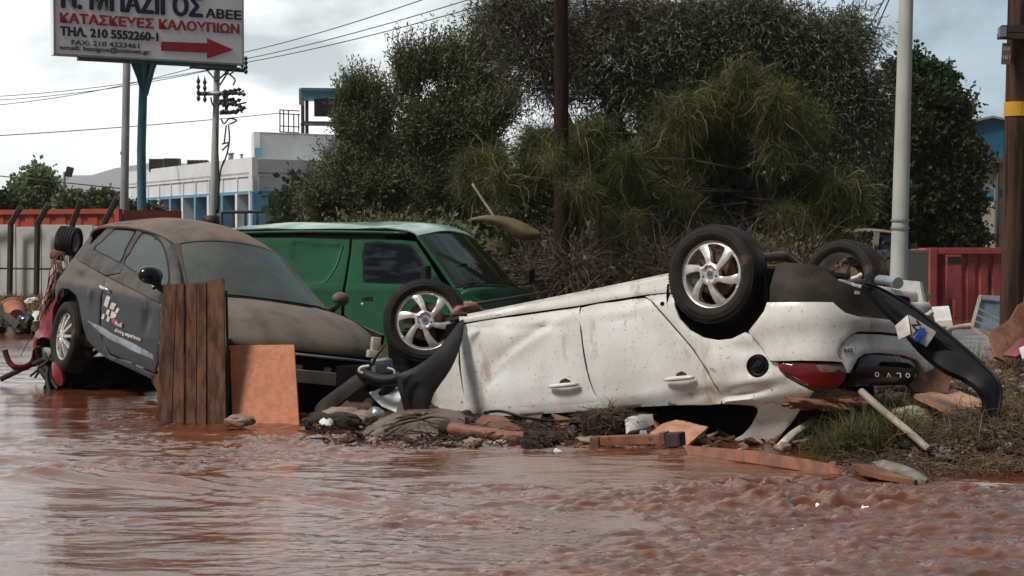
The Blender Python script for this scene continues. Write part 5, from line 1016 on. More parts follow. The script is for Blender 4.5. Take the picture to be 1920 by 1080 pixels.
wtube('tail_pipe', [(1649, 526, 13.3), (1668, 528, 13.15), (1684, 531, 13.0)], .045, mt['galv'], wc, n=14)
wtube('tow_hook', [(1726, 606, 13.1), (1734, 592, 13.1), (1742, 590, 13.1), (1748, 584, 13.1)], .022, mt['white_metal'], wc)
wtube('exhaust_bracket', [(1596, 523, 12.8), (1606, 520, 12.8), (1616, 514, 12.8)], .015, mt['white_frag'], wc)
# loose black bumper strip curling to the ground, with the number plate hanging on it
lb = mwpoly(wc, 'bumper_strip', [(1618, 532, 11.9), (1648, 538, 12.0), (1700, 568, 12.0), (1750, 604, 11.9), (1800, 645, 11.8), (1848, 686, 11.7), (1872, 712, 11.6), (1877, 742, 11.6), (1872, 778, 11.55), (1862, 800, 11.5), (1838, 804, 11.5), (1843, 775, 11.5), (1846, 748, 11.5), (1836, 728, 11.5), (1812, 710, 11.6), (1770, 690, 11.65), (1725, 652, 11.75), (1690, 610, 11.8), (1655, 575, 11.85)], 11.8, .05, mt['black_plastic'], bulge=.03, sm=4)
mwpoly(lb, 'strip_recess', [(1728, 640), (1745, 625), (1788, 660), (1786, 678), (1768, 682)], 11.72, .02, mt['dark_void'], sm=0, M=MW)
mwpoly(wc, 'number_plate', [(1678, 610, 11.72), (1702, 590, 11.7), (1707, 626, 11.62), (1685, 637, 11.66)], 11.7, .004, mt['plate_white'], sm=0)
mwpoly(wc, 'number_plate', [(1705, 590, 11.71), (1756, 622, 11.71), (1738, 650, 11.65), (1706, 630, 11.65)], 11.7, .004, mt['plate_white'], sm=0)
mwpoly(wc, 'plate_country_band', [(1726, 612, 11.68), (1737, 617, 11.68), (1725, 642, 11.62), (1713, 637, 11.62)], 11.65, .004, mt['plate_blue'], sm=0)
for px, py, s, ro in ((1714, 606, 'Z', -50), (1716, 624, 'I', -35)):
    t_ = text_mesh('plate_lettering', s, .07, MW.inverted() @ Matrix.Translation(gp(px - 5, py + 3, 11.6)) @ Matrix.Rotation(rad(90), 4, 'X') @ Matrix.Rotation(rad(ro), 4, 'Z'), mt['ink_navy'], wc, bold=.003)
# engine-bay bits hanging at the front
def wbox(name, px, py, d, h, mat, par, M=MW, ang=(0, 0, 0), bev=.006):
    import mathutils
    R3 = mathutils.Euler([rad(a) for a in ang]).to_matrix(); m = MB().box(tuple(gp(px, py, d)), h, R3, bev); m.v = [M.inverted() @ v for v in m.v]; return m.build(name, mat, par, False, auto=40)
wbox('reservoir', 704, 647, 14.0, (.035, .035, .065), mt['box_beige'], wc, ang=(0, 6, 20)); wbox('reservoir', 701, 664, 14.0, (.055, .045, .03), mt['box_beige'], wc, ang=(0, 8, 20))
wbox('control_unit', 716, 686, 13.7, (.075, .05, .055), mt['galv'], wc, ang=(5, -4, 25))
wtube('hose', smoothpoly([(700, 685, 13.6), (706, 668, 13.6), (716, 655, 13.6), (722, 646, 13.7)], 4, False), .009, mt['black_plastic'], wc)
wtube('hose', smoothpoly([(694, 690, 13.6), (703, 672, 13.6), (712, 660, 13.6), (716, 648, 13.7)], 4, False), .009, mt['black_plastic'], wc)
wtube('cable_loom', smoothpoly([(676, 697, 13.7), (690, 704, 13.6), (712, 712, 13.55), (735, 712, 13.5), (752, 706, 13.5)], 4, False), .045, mt['black_plastic'], wc)
wtube('coolant_pipe', smoothpoly([(690, 702, 13.6), (675, 697, 13.6), (677, 689, 13.6), (692, 686, 13.6)], 5, False), .012, mt['white_frag'], wc)
wtube('coolant_pipe', smoothpoly([(726, 690, 13.5), (738, 694, 13.5), (740, 702, 13.5), (736, 708, 13.5)], 5, False), .01, mt['white_frag'], wc)
wtube('subframe', [(745, 700, 13.7), (720, 740, 13.8), (700, 775, 13.9)], .05, mt['black_plastic'], wc); wtube('subframe', [(690, 715, 13.9), (720, 735, 13.9), (800, 745, 14.2)], .07, mt['dark_void'], wc)
wbox('engine_block', 760, 740, 14.5, (.45, .4, .25), mt['dark_void'], wc, ang=(0, 0, -38))
wtube('tow_arm', [(846, 591, 13.7), (858, 589, 13.7), (876, 589, 13.7)], .018, mt['mud_plastic'], wc)
mwpoly(wc, 'front_lamp_housing', [(852, 580, 14.1), (862, 568, 14.2), (884, 565, 14.3), (900, 573, 14.3), (905, 581, 14.3), (880, 588, 14.2), (858, 590, 14.1)], 14.2, .06, mt['tile_orange'], bulge=.05)
# ================================================================== grey hatchback, nose down
MD = pose(-54.55, 2.79, -7.53, (-3.608, 16.921, .125)); dc = empty('hatchback_car', M=MD); tag(dc, 'dark grey hatchback coated in dried mud with its tail raised on a red wreck', 'car')
leanD = lnterp([(.0, -.05), (.2, -.02), (.45, .0), (.72, .0), (.80, -.012), (.86, -.05), (1.0, -.12), (1.15, -.20), (1.33, -.30), (1.6, -.42)])
planD = [(-.90, 0.0), (-.89, -.35), (-.85, -.62), (-.76, -.77), (-.58, -.845), (-.3, -.868), (0, -.872), (.6, -.872), (1.4, -.872), (2.2, -.87), (2.7, -.86), (3.0, -.80), (3.22, -.68), (3.36, -.45), (3.42, 0), (3.36, .45), (3.22, .68)]
SD = Shell(MD, planD, leanD); DP = mt['dark_paint']
dD = []
for px, py, su, sz, an, a in ((150, 520, .10, .05, -20, -.02), (172, 545, .06, .10, 10, .015), (150, 505, .12, .03, -15, .012), (240, 640, .35, .035, -12, -.012), (250, 655, .3, .03, -12, .012), (275, 595, .08, .12, 0, -.02), (210, 560, .1, .2, 0, .006)):
    q = SD.inv(px, py); dD.append((q[0], q[1], su, sz, rad(an), a))
def dentD(u, z): return gaus(u, z, dD) + .003 * n1(u * 2, z * 2) + .008 * math.exp(-((z - .74) / .05) ** 2) * .5
SD.patch('rear_quarter', [(124, 478), (150, 492), (172, 504), (196, 518), (191, 545), (187, 580), (186, 608), (191, 640), (204, 668), (190, 662), (176, 652), (162, 636), (155, 615), (150, 590), (147, 570), (141, 553), (128, 541), (116, 541), (109, 549), (105, 566), (103, 545), (108, 524), (114, 500)], DP, dc, .026, dent=dentD)
SD.patch('quarter_shoulder', [(124, 476), (140, 460), (156, 446), (166, 440), (170, 446), (166, 458), (167, 469), (178, 477), (200, 487), (226, 502), (226, 511), (198, 516), (172, 502), (150, 490)], mt['dark_shoulder'], dc, .026, dent=dentD)
ddr = SD.patch('door', [(196, 518), (228, 534), (262, 551), (303, 573), (302, 600), (299, 640), (296, 672), (290, 699), (268, 689), (240, 677), (208, 664), (194, 641), (188.5, 608), (189.5, 580), (193.5, 545)], DP, dc, .028, dent=dentD)
SD.patch('door_shoulder', [(229, 503), (262, 521), (303, 543), (330, 556), (330, 588), (303, 571), (262, 549), (228, 532), (200, 518), (227, 512)], mt['dark_shoulder'], dc, .028, dent=dentD)
SD.patch('sill', [(176, 653), (206, 667), (240, 680), (288, 702), (330, 719), (345, 737), (330, 733), (286, 712), (240, 690), (200, 672)], DP, dc, .03, dent=dentD)
SD.patch('front_wing', [(306, 573), (345, 595), (400, 625), (420, 650), (420, 690), (400, 700), (380, 680), (350, 680), (335, 710), (330, 722), (294, 706), (300, 672), (303, 640), (305, 600)], DP, dc, .04, dent=dentD)
SD.patch('trim_strip', [(163, 601), (190, 613), (210, 626), (250, 645), (285, 664), (287, 674), (250, 658), (208, 638), (186, 624)], mt['galv'], ddr, .03, off=.008, thick=.01, dent=dentD, edge=.006)
# side glass and its frame
def shrink(P, k): cx = sum(p[0] for p in P) / len(P); cy = sum(p[1] for p in P) / len(P); return [(cx + (x - cx) * k, cy + (y - cy) * k) for x, y in P]
qw_ = [(174, 468), (188, 454), (204, 438), (219, 427), (240, 427), (255, 431), (248, 446), (236, 468), (225, 494), (205, 484)]
SD.patch('window_seal', qw_, mt['black_plastic'], dc, .03, off=-.014, sm=2, edge=.001); SD.patch('quarter_window', shrink(qw_, .90), mt['dusty_side_glass'], dc, .03, off=-.009, sm=2, edge=.001, thick=.006)
dw_ = [(230, 497), (240, 476), (252, 455), (265, 436), (278, 437), (295, 446), (306, 460), (313, 482), (317, 508), (318, 530), (308, 540), (270, 519)]
SD.patch('window_seal', dw_, mt['black_plastic'], dc, .03, off=-.014, sm=2, edge=.001); SD.patch('door_window', shrink(dw_, .92), mt['dusty_side_glass'], dc, .03, off=-.009, sm=2, edge=.001, thick=.006)
SD.patch('window_frame', [(161, 467), (176, 451), (194, 433), (212, 419), (245, 418), (275, 426), (300, 440), (317, 458), (326, 485), (331, 515), (333, 556), (303, 545), (262, 523), (226, 505), (200, 492), (176, 479)], mt['dark_shoulder'], dc, .03, off=.0,
         holes=[smoothpoly([(174, 468), (188, 454), (204, 438), (219, 427), (240, 427), (255, 431), (248, 446), (236, 468), (225, 494), (205, 484)], 2), smoothpoly([(230, 497), (240, 476), (252, 455), (265, 436), (278, 437), (295, 446), (306, 460), (313, 482), (317, 508), (318, 530), (308, 540), (270, 519)], 2)], thick=.04)
# handle, mirror, lettering
u, z = SD.inv(205, 539); SD.patch('handle_recess', [(196 + 8 * (1 + math.cos(k * .52)), 540 + 11 * math.sin(k * .52)) for k in range(12)], mt['black_gloss'], ddr, .02, off=.004, dent=dentD, thick=.004)
a = SD.inv(194, 536); b = SD.inv(212, 546); MB().tube([SD.pt(a[0] + (b[0] - a[0]) * t, a[1] + (b[1] - a[1]) * t, .03 + .03 * math.sin(math.pi * t)) for t in (0, .25, .5, .75, 1)], [.012, .016, .018, .016, .012], 8).build('door_handle', mt['chrome'], ddr, True)
def mirror(par, c, M, yaw, mat, mat2, s=1.0):
    m = MB(); bm = bmesh.new(); bmesh.ops.create_uvsphere(bm, u_segments=20, v_segments=12, radius=1)
    for v in bm.verts: v.co = Vector((max(v.co.x, -.35) * .085, v.co.y * .115, v.co.z * .08)) * s
    R3 = Matrix.Rotation(rad(yaw), 3, 'Z'); m.add([c + R3 @ v.co for v in bm.verts], [[v.index for v in f.verts] for f in bm.faces]); bm.free()
    o = m.build('mirror_shell', mat, par, True, auto=50)
    MB().tube([c + Vector((0.02, 0, -.02)), c + Vector((.05, .09 if c.y < 0 else -.09, -.10)), c + Vector((.06, .16 if c.y < 0 else -.16, -.13))], [.035, .03, .04], 8).build('mirror_arm', mat2, o, True); return o
mirror(dc, Vector((1.93, -.98, 1.0)), MD, 0, mt['black_gloss'], mt['black_plastic']); mirror(dc, Vector((1.86, .98, 1.0)), MD, 12, mt['dark_top'], mt['black_plastic'], .82)
wtube('mirror_cap', smoothpoly([(278, 512, 14.9), (290, 508, 14.9), (298, 518, 14.9), (297, 534, 14.9), (286, 540, 14.9)], 4, False), .02, mt['black_gloss'], dc, M=MD)
def decal(q, mat, name='decal'): return SD.patch(name, q, mat, ddr, .03, off=.004, dent=dentD, thick=.003, edge=0)
for q in ([(202, 554), (209, 558), (202, 577), (194, 572)], [(211, 567), (218, 570), (213, 582), (206, 578)], [(220, 577), (224, 580), (219, 588), (216, 585)], [(202, 580), (207, 583), (203, 592), (199, 588)], [(210, 583), (217, 587), (210, 598), (207, 593)], [(193, 588), (197, 590), (194, 599), (190, 597)], [(203, 592), (207, 595), (204, 604), (199, 601)], [(214, 587), (219, 590), (215, 597), (211, 594)]): decal(q, mt['decal_white'])
decal([(211, 597), (218, 600), (217, 608), (210, 605)], mt['decal_red'])
def slant_text(sh, s, p0, p1, hpx, mat, par, off=.006):
    a = sh.inv(*p0); b = sh.inv(*p1); c = sh.inv(p0[0], p0[1] - hpx); wd = math.dist(a, b); hh = abs(c[1] - a[1]); ang = math.atan2(b[1] - a[1], b[0] - a[0]); p = sh.pt(a[0], a[1], off + dentD(*a)); _, n = sh.base(a[0]); X = Vector((0, 0, 1)).cross(n).normalized(); M = Matrix((X, Vector((0, 0, 1)), n)).transposed().to_4x4(); M.translation = p
    text_mesh('lettering', s, 1, M @ Matrix.Rotation(ang, 4, 'Z'), mat, par, width=wd, height=hh, bold=.015, ext=.001)
slant_text(SD, 'Audi', (217, 609.5), (230, 614.5), 9, mt['decal_white'], ddr, .009); slant_text(SD, 'driving experience', (216, 624), (265, 642), 9.5, mt['decal_white'], ddr, .009)
# roof, screen, bonnet
RS = [(-.80, -.86, 1.12, 1.18, .50), (-.66, -.74, 1.30, 1.40, .54), (-.45, -.50, 1.37, 1.47, .56), (-.15, -.17, 1.395, 1.51, .57), (.4, .4, 1.41, 1.56, .575), (.95, 1.0, 1.385, 1.535, .575), (1.32, 1.42, 1.33, 1.44, .565), (1.42, 1.56, 1.30, 1.395, .56)]
strip('roof', RS, mt['dark_top'], dc, nv=30, edge=.004)
WS = [(1.44, 1.58, 1.295, 1.39, .565), (1.70, 1.84, 1.12, 1.20, .63), (1.92, 2.07, .98, 1.035, .685), (2.05, 2.22, .895, .915, .72)]
strip('screen_surround', WS, mt['black_plastic'], dc, nv=30, off=-.006); wsg = strip('windscreen', WS, mt['dusty_glass'], dc, v0=-.925, v1=.945, t0=.03, t1=.95, nv=30, off=.003, thick=.006)
strip('pillar', WS, mt['dark_shoulder'], dc, v0=-1.06, v1=-.93, nv=4, off=.006, thick=.03); strip('pillar', WS, mt['dark_top'], dc, v0=.95, v1=1.05, nv=4, off=.006, thick=.03)
HS = [(2.08, 2.24, .885, .905, .74), (2.30, 2.50, .86, .895, .78), (2.60, 2.80, .80, .845, .80), (2.88, 3.04, .70, .75, .79), (3.00, 3.18, .60, .64, .76), (3.03, 3.22, .535, .55, .72)]
def dentH(p): return .012 * n1(p.x * 1.5, p.y * 1.5) + .010 * math.exp(-((abs(p.y) - .45 - .1 * (3 - p.x)) / .03) ** 2)
strip('bonnet', HS, mt['dark_hood'], dc, nv=34, off=.0, dent=dentH, edge=.005)
strip('far_front_wing', [(2.0, 2.0, .86, .87, .0), (2.3, 2.3, .83, .84, .0), (2.7, 2.7, .76, .78, 0), (3.0, 3.0, .60, .62, 0)], mt['dark_hood'], dc) if 0 else None
for s_ in (-1, 1):
    m = MB(); n_ = 14; rows = []
    for i in range(n_):
        x = 1.95 + 1.15 * i / (n_ - 1); zt = float(np.interp(x, [1.95, 2.3, 2.7, 3.0, 3.1], [.875, .85, .77, .66, .58])); yo = float(np.interp(x, [1.95, 2.6, 3.0, 3.1], [.87, .865, .80, .75])); yi = float(np.interp(x, [1.95, 2.3, 2.7, 3.0, 3.1], [.74, .79, .80, .765, .72]))
        rows.append([(x, s_ * yi, zt + .012), (x, s_ * (yi * .5 + yo * .5), zt - .0), (x, s_ * (yo - .02), zt - .05), (x, s_ * yo, zt - .14), (x, s_ * yo, .42)])
    vs = [v for r in rows for v in r]; m.add(vs, [[i * 5 + j, i * 5 + j + 1, (i + 1) * 5 + j + 1, (i + 1) * 5 + j] for i in range(n_ - 1) for j in range(4)]); m.build('wing_top', mt['dark_hood'], dc, True)
m = MB(); pts = [Vector((3.0 + .20 * (1 - abs(v) ** 2.4), v * .74, .535 + .015 * (1 - abs(v) ** 2.4))) for v in np.linspace(-1, 1, 25)]
m.tube([p + Vector((.015, 0, -.03)) for p in pts], .011, 6, flat=1.3); m.build('chrome_trim', mt['alloy'], dc, True)
# body core (dark), far side, nose cavity, crash beam
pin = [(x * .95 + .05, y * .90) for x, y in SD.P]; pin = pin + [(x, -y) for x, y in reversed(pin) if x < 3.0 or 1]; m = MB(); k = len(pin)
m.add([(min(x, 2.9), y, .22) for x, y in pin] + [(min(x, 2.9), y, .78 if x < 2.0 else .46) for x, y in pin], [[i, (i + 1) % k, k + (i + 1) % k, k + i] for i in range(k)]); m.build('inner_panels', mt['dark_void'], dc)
MB().prism([(-.7, -.65, .22), (2.6, -.75, .22), (2.6, .75, .22), (-.7, .65, .22)], (0, 0, .04)).tube([(-.5, .2, .2), (1, .3, .17), (2.4, .25, .2)], .05, 8).tube([(0, -.7, .25), (0, .7, .25)], .06, 8).box((.4, 0, .19), (.4, .5, .05), None, .02).build('floor_pan', mt['dark_void'], dc, True, auto=50)
MB().prism([(-.75, .84, .25), (2.9, .86, .25), (2.95, .84, .75), (2.0, .86, .86), (-.72, .80, .95)], (0, -.03, 0)).build('far_side_panel', DP, dc)
MB().prism([(-.6, .66, 1.25), (1.3, .60, 1.30), (2.0, .78, .88), (-.7, .80, .93)], (0, -.02, 0)).build('far_side_glass', mt['dusty_side_glass'], dc)
MB().prism([(-.80, -.52, 1.12), (-.80, .52, 1.12), (-.86, .68, .88), (-.86, -.68, .88)], (.03, 0, 0)).build('rear_window', mt['dusty_glass'], dc)
MB().prism([(-.84, -.70, .90), (-.84, .70, .90), (-.88, .62, .35), (-.88, -.62, .35)], (.05, 0, 0)).build('tailgate', DP, dc)
SD.patch('tail_lamp', [(.55, 1.0), (.86, 1.02), (.84, .93), (.76, .80), (.55, .76)], mt['lamp_clear'], dc, .03, off=.012, thick=.02, raw=True)
cb = MB().box((3.20, 0, .34), (.03, .68, .055), None, .008)
for y in (-.1, .18, .42): cb.box((3.18, y, .41), (.012, .03, .02), None, .003)
cb.build('crash_beam', mt['box_beige'], dc); MB().box((2.95, 0, .05), (.10, .74, .24), None, .04).build('lower_core', mt['dark_void'], dc); MB().box((2.98, 0, .42), (.03, .7, .16)).box((3.0, .1, .22), (.05, .7, .07), None, .02).build('radiator', mt['dark_void'], dc)
m = MB()
for k_ in range(7): m.box((3.03, .05, .30 - .012 * k_ + .17), (.008, .5, .003))
m.build('radiator_fins', mt['black_plastic'], dc)
wheel(dc, Matrix.Translation((-.17, -.765, .27)) @ Matrix.Rotation(rad(-2), 4, 'Z'), .345, .22, .232, style='multi', spokes=10, phase=.1, label='raised rear wheel with ten narrow spokes')
wheel(dc, Matrix.Translation((2.6, -.76, .26)) @ Matrix.Rotation(rad(8), 4, 'Z'), .33, .21, .22, style='multi', spokes=10); wheel(dc, Matrix.Translation((2.6, .76, .26)), .33, .21, .22, inside_only=True); wheel(dc, Matrix.Translation((-.1, .76, .27)), .33, .21, .22, inside_only=True)
c2 = MB().lathe([(.37, -.05), (.385, .2), (0, .22)], Matrix.Translation((-.15, -.80, .33)), 36); o = c2.build('wheel_housing', mt['dark_void'], dc, True)
bm = bmesh.new(); bm.from_mesh(o.data); bmesh.ops.delete(bm, geom=[v for v in bm.verts if v.co.z < .28], context='VERTS'); bm.to_mesh(o.data); bm.free()
# ================================================================== green van
MV = pose(-36, -.2, -3, (-3.9, 26.2, -.31)); vn_ = empty('panel_van', M=MV); tag(vn_, 'dark green panel van with a dented shiny roof standing behind the grey hatchback', 'van')
leanV = lnterp([(-.2, -.05), (.5, 0), (1.0, 0), (1.15, -.015), (1.72, -.10), (1.84, -.17), (2.0, -.3)])
planV = [(-.35, 0), (-.35, -.5), (-.30, -.74), (-.15, -.82), (.3, -.84), (1.5, -.845), (3, -.845), (4.1, -.83), (4.45, -.78), (4.66, -.64), (4.75, -.35), (4.78, 0), (4.75, .35), (4.66, .64), (4.45, .78)]
SV = Shell(MV, planV, leanV); GP = mt['green_paint']
dV = lambda u, z: .004 * n1(u * 2, z * 2) + .010 * math.exp(-((z - .98) / .03) ** 2) - .012 * math.exp(-((z - 1.76) / .02) ** 2)
panel = [(548, 458), (590, 457), (641, 460), (642, 470), (632, 500), (618, 522), (606, 532), (560, 532)]
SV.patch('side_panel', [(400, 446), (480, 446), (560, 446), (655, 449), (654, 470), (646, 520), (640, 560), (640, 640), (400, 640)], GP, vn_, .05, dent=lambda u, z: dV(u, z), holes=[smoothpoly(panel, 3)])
SV.patch('recessed_panel', smoothpoly(panel, 3), GP, vn_, .05, off=-.02, thick=.01, edge=-.018)
wo = [(684, 456), (735, 456), (768, 459), (782, 474), (798, 500), (813, 528), (760, 533), (692, 531), (681, 528), (680, 500)]
SV.patch('front_door', [(660, 449), (700, 449), (750, 450), (778, 453), (800, 485), (824, 525), (838, 548), (842, 575), (842, 645), (646, 645), (646, 560), (651, 520), (658, 470)], GP, vn_, .045, dent=dV, holes=[smoothpoly(wo, 2)])
SV.patch('window_seal', smoothpoly(wo, 2), mt['black_plastic'], vn_, .05, off=-.016, thick=.01, edge=0); SV.patch('door_window', smoothpoly(shrink(wo, .93), 2), mt['dark_glass'], vn_, .05, off=-.010, thick=.005, edge=0)
SV.patch('door_handle', [(677, 556), (697, 557), (697, 564), (677, 563)], mt['black_plastic'], vn_, .03, off=.02, thick=.03, edge=.008); SV.patch('door_lock', [(676, 568), (680, 568), (680, 573), (676, 573)], mt['chrome'], vn_, .02, off=.008, thick=.01)
SV.patch('front_corner', [(842, 548), (862, 545), (920, 541), (965, 538), (985, 541), (1000, 556), (1012, 580), (1012, 640), (845, 640), (846, 580)], GP, vn_, .05, dent=dV)
VR = [(-.34, -.36, 1.70, 1.76, .66), (-.26, -.3, 1.82, 1.90, .70), (.6, .6, 1.86, 1.97, .71), (2.0, 2.0, 1.87, 1.985, .71), (3.2, 3.2, 1.86, 1.965, .70), (3.52, 3.58, 1.82, 1.90, .67), (3.62, 3.70, 1.76, 1.84, .65)]
strip('roof', VR, mt['green_roof_sheen'], vn_, nv=30, dent=lambda p: .035 * float(fbm(np.array([p.x * 1.3]), np.array([p.y * 1.8]), 3)[0]))
m = MB()
for i in range(2): pass
m.tube([(x, -.745, 1.79 + .02 * math.sin(x)) for x in np.linspace(-.2, 3.5, 14)], .02, 6).build('rain_gutter', GP, vn_, True)
VW = [(3.60, 3.68, 1.755, 1.835, .66), (4.0, 4.12, 1.40, 1.46, .73), (4.37, 4.52, 1.04, 1.08, .78)]
strip('windscreen_frame', VW, GP, vn_, nv=24, off=-.004, t0=0); strip('screen_rubber', VW, mt['black_plastic'], vn_, v0=-.94, v1=.94, t0=.03, t1=.99, nv=24, off=.003, thick=.004); 
mt['van_glass'] = pm('van_glass', (.006, .008, .006), (.016, .019, .012), 1.5, .06, spec=.5, coat=0); strip('windscreen', VW, mt['van_glass'], vn_, v0=-.88, v1=.88, t0=.07, t1=.93, nv=24, off=.009, thick=.004)
strip('cowl', [(4.35, 4.50, 1.03, 1.07, .79), (4.52, 4.64, .99, 1.02, .76), (4.66, 4.76, .88, .90, .68), (4.70, 4.79, .70, .72, .66)], GP, vn_, nv=24, off=.004)
for ya, yb in ((-.45, .05), (.15, .6)):
    MB().tube([(4.46 + .02, ya - .25, 1.03), (4.42, ya, 1.09), (4.36, yb, 1.19)], .012, 6).tube([(4.47, ya - .28, 1.09), (4.44, ya + .1, 1.13), (4.43, yb + .2, 1.12)], .01, 5).build('wiper', mt['black_metal'], vn_, True)
strip('dashboard_pod', [(4.1, 4.1, 1.10, 1.16, .5), (4.2, 4.2, 1.12, 1.22, .5), (4.32, 4.34, 1.09, 1.14, .5)], mt['black_plastic'], vn_)
m = MB(); m.lathe([(.0, 0), (.0, 0)], I4, 3) if 0 else None
m.v = []; m.f = []
th_ = [Vector((4.15 + .06 * math.sin(a), -.35 + .19 * math.cos(a), 1.22 + .16 * math.sin(a))) for a in np.linspace(0, 2 * math.pi, 24)]; m.tube(th_, .012, 6).build('steering_wheel', mt['black_plastic'], vn_, True)
m = MB(); m.box((4.05, -.98, 1.22), (.05, .06, .11), None, .02).tube([(4.05, -.95, 1.15), (4.08, -.84, 1.12)], .015, 6).build('wing_mirror', mt['black_plastic'], vn_); MB().box((4.42, .92, 1.24), (.05, .07, .11), None, .02).tube([(4.42, .9, 1.15), (4.40, .78, 1.12)], .015, 6).build('wing_mirror', mt['black_plastic'], vn_)
pin = [(x * .97, y * .93) for x, y in SV.P]; pin = [p for p in pin if p[1] <= 0] + [(x, -y) for x, y in reversed([p for p in pin if p[1] <= 0])]; k = len(pin)
m = MB(); m.add([(x, y, .1) for x, y in pin] + [(x, y, .95) for x, y in pin], [[i, (i + 1) % k, k + (i + 1) % k, k + i] for i in range(k)]); m.box((1.4, 0, 1.4), (1.7, .72, .45)); m.build('inner_panels', mt['dark_void'], vn_)
MB().prism([(-.2, .84, .2), (4.3, .84, .2), (4.3, .82, 1.0), (3.6, .70, 1.78), (-.2, .72, 1.8)], (0, -.03, 0)).build('far_side_panel', GP, vn_); MB().prism([(-.34, -.75, .2), (-.34, .75, .2), (-.34, .66, 1.78), (-.34, -.66, 1.78)], (.03, 0, 0)).build('rear_doors', GP, vn_)
for x, y in ((3.75, -.72), (.85, -.72), (3.75, .72), (.85, .72)): wheel(vn_, Matrix.Translation((x, y, .30)), .30, .18, .19, inside_only=(y > 0), style='multi', spokes=8)
# ================================================================== red wreck under the hatchback's tail
MR = Matrix.Translation(gp(110, 620, 17.6)); rc = empty('wrecked_car', M=MR); tag(rc, 'crushed crimson car pinned on end under the raised tail of the grey hatchback', 'car')
def rp(name, pts, d, mat, th=.05, bulge=.04, sm=2, par=None): return mwpoly(par or rc, name, pts, d, th, mat, M=MR, sm=sm, bulge=bulge)
rp('rear_wing', [(101, 492, 17.9), (112, 500, 17.6), (112, 545, 17.3), (99, 580, 17.2), (98, 620, 17.1), (95, 632, 17.1), (78, 617, 17.2), (71, 612, 17.3), (78, 570, 17.4), (88, 530, 17.6)], 17.4, mt['red_paint'])
rp('bumper_corner', [(72, 616, 17.2), (98, 622, 17.1), (99, 640, 17.0), (92, 636, 17.0), (82, 632, 17.0), (73, 634, 17.1), (68, 640, 17.2), (66, 662, 17.2), (62, 682, 17.3), (59, 664, 17.3), (63, 636, 17.3)], 17.2, mt['red_paint'], .04, .03)
rp('lower_panel', [(99, 678, 16.6), (112, 692, 16.5), (118, 712, 16.5), (112, 724, 16.5), (101, 716, 16.6), (96, 700, 16.6)], 16.6, mt['red_paint'], .03, .03)
wtube('trim_strip', smoothpoly([(9, 656, 16.8), (12, 667, 16.8), (18, 680, 16.8), (27, 688, 16.8), (42, 690, 16.9), (56, 684, 17.0), (63, 672, 17.1), (66, 655, 17.1)], 4, False), [.012] * 3 + [.028] * 4 + [.035] * 22 if 0 else .032, mt['red_paint'], rc, M=MR, flat=.35)
rp('inner_arch', [(68, 640), (80, 633), (96, 640), (100, 668), (92, 700), (80, 696), (70, 680), (65, 660)], 17.25, mt['black_plastic'], .1, .03)
m = MB(); c = MR.inverted()
for i in range(16):
    a = gp(80 + 90 * RNG.random(), 640 + 60 * RNG.random(), 16.8 + .8 * RNG.random()); b = a + Vector((RNG.normal() * .25, RNG.normal() * .2, -.1 + RNG.normal() * .2)); m.tube([c @ a, c @ ((a + b) / 2 + Vector((.03, 0, .04))), c @ b], .012 + .02 * RNG.random(), 6)
m.build('bent_struts', mt['mud_plastic'], rc, True)
m = MB()
for px, py, d, h in ((160, 700, 17.4, (.32, .5, .20)), (225, 715, 17.1, (.45, .5, .16)), (135, 600, 18.0, (.16, .3, .36)), (118, 695, 17.2, (.10, .2, .15))):
    bm = bmesh.new(); bmesh.ops.create_icosphere(bm, subdivisions=3, radius=1); c0 = c @ gp(px, py, d)
    m.add([c0 + Vector((v.co.x * h[0], v.co.y * h[1], v.co.z * h[2])) * (1.1 + n1(v.co.x * 3 + px, v.co.z * 3 + v.co.y)) for v in bm.verts], [[v.index for v in f.verts] for f in bm.faces]); bm.free()
m.build('crushed_body', mt['dark_void'], rc)
for pts, r in (([(90, 690, 16.7), (88, 712, 16.6), (93, 733, 16.5), (96, 738, 16.5)], .022), ([(98, 690, 16.6), (97, 712, 16.6), (108, 730, 16.5)], .02), ([(75, 690, 17), (84, 704, 16.8), (92, 712, 16.8)], .03), ([(70, 650, 17), (76, 680, 17), (95, 700, 16.8)], .03)): wtube('torn_hose', smoothpoly(pts, 4, False), r, mt['black_plastic'], rc, M=MR)
rp('grey_liner', [(80, 652, 17), (96, 655, 16.9), (92, 668, 16.9), (82, 676, 17)], 17, mt['galv'], .02, .02)
wheel(rc, MR.inverted() @ Matrix.Translation(gp(129, 452, 18.2)) @ Matrix.Rotation(rad(80), 4, 'Z') @ Matrix.Rotation(rad(8), 4, 'X'), .155, .20, .10, inside_only=True)
m = MB(); m.tube([c @ gp(96, 476, 18), c @ gp(120, 482, 18)], .05, 8).build('stub_axle', mt['rust'], rc, True)
m = MB(); rng = R_(55)
for i in range(70):
    x = 75 + 45 * rng.random(); y = 475 + 130 * rng.random(); x = 118 - (y - 470) * .22 + rng.normal() * 8; a = gp(x, y, 17.35 - .1 * rng.random()); b = a + Vector((rng.normal() * .10, -.03, -.22 - .2 * rng.random())); m.tube([a, a.lerp(b, .5) + Vector((rng.normal() * .03, -.02, 0)), b], .004 + .004 * rng.random(), 4)
tag(m.build('straw_and_twigs', mt['twig'], None, True), 'brown straw and twigs caught on the crimson wreck', 'twigs', kind='stuff')
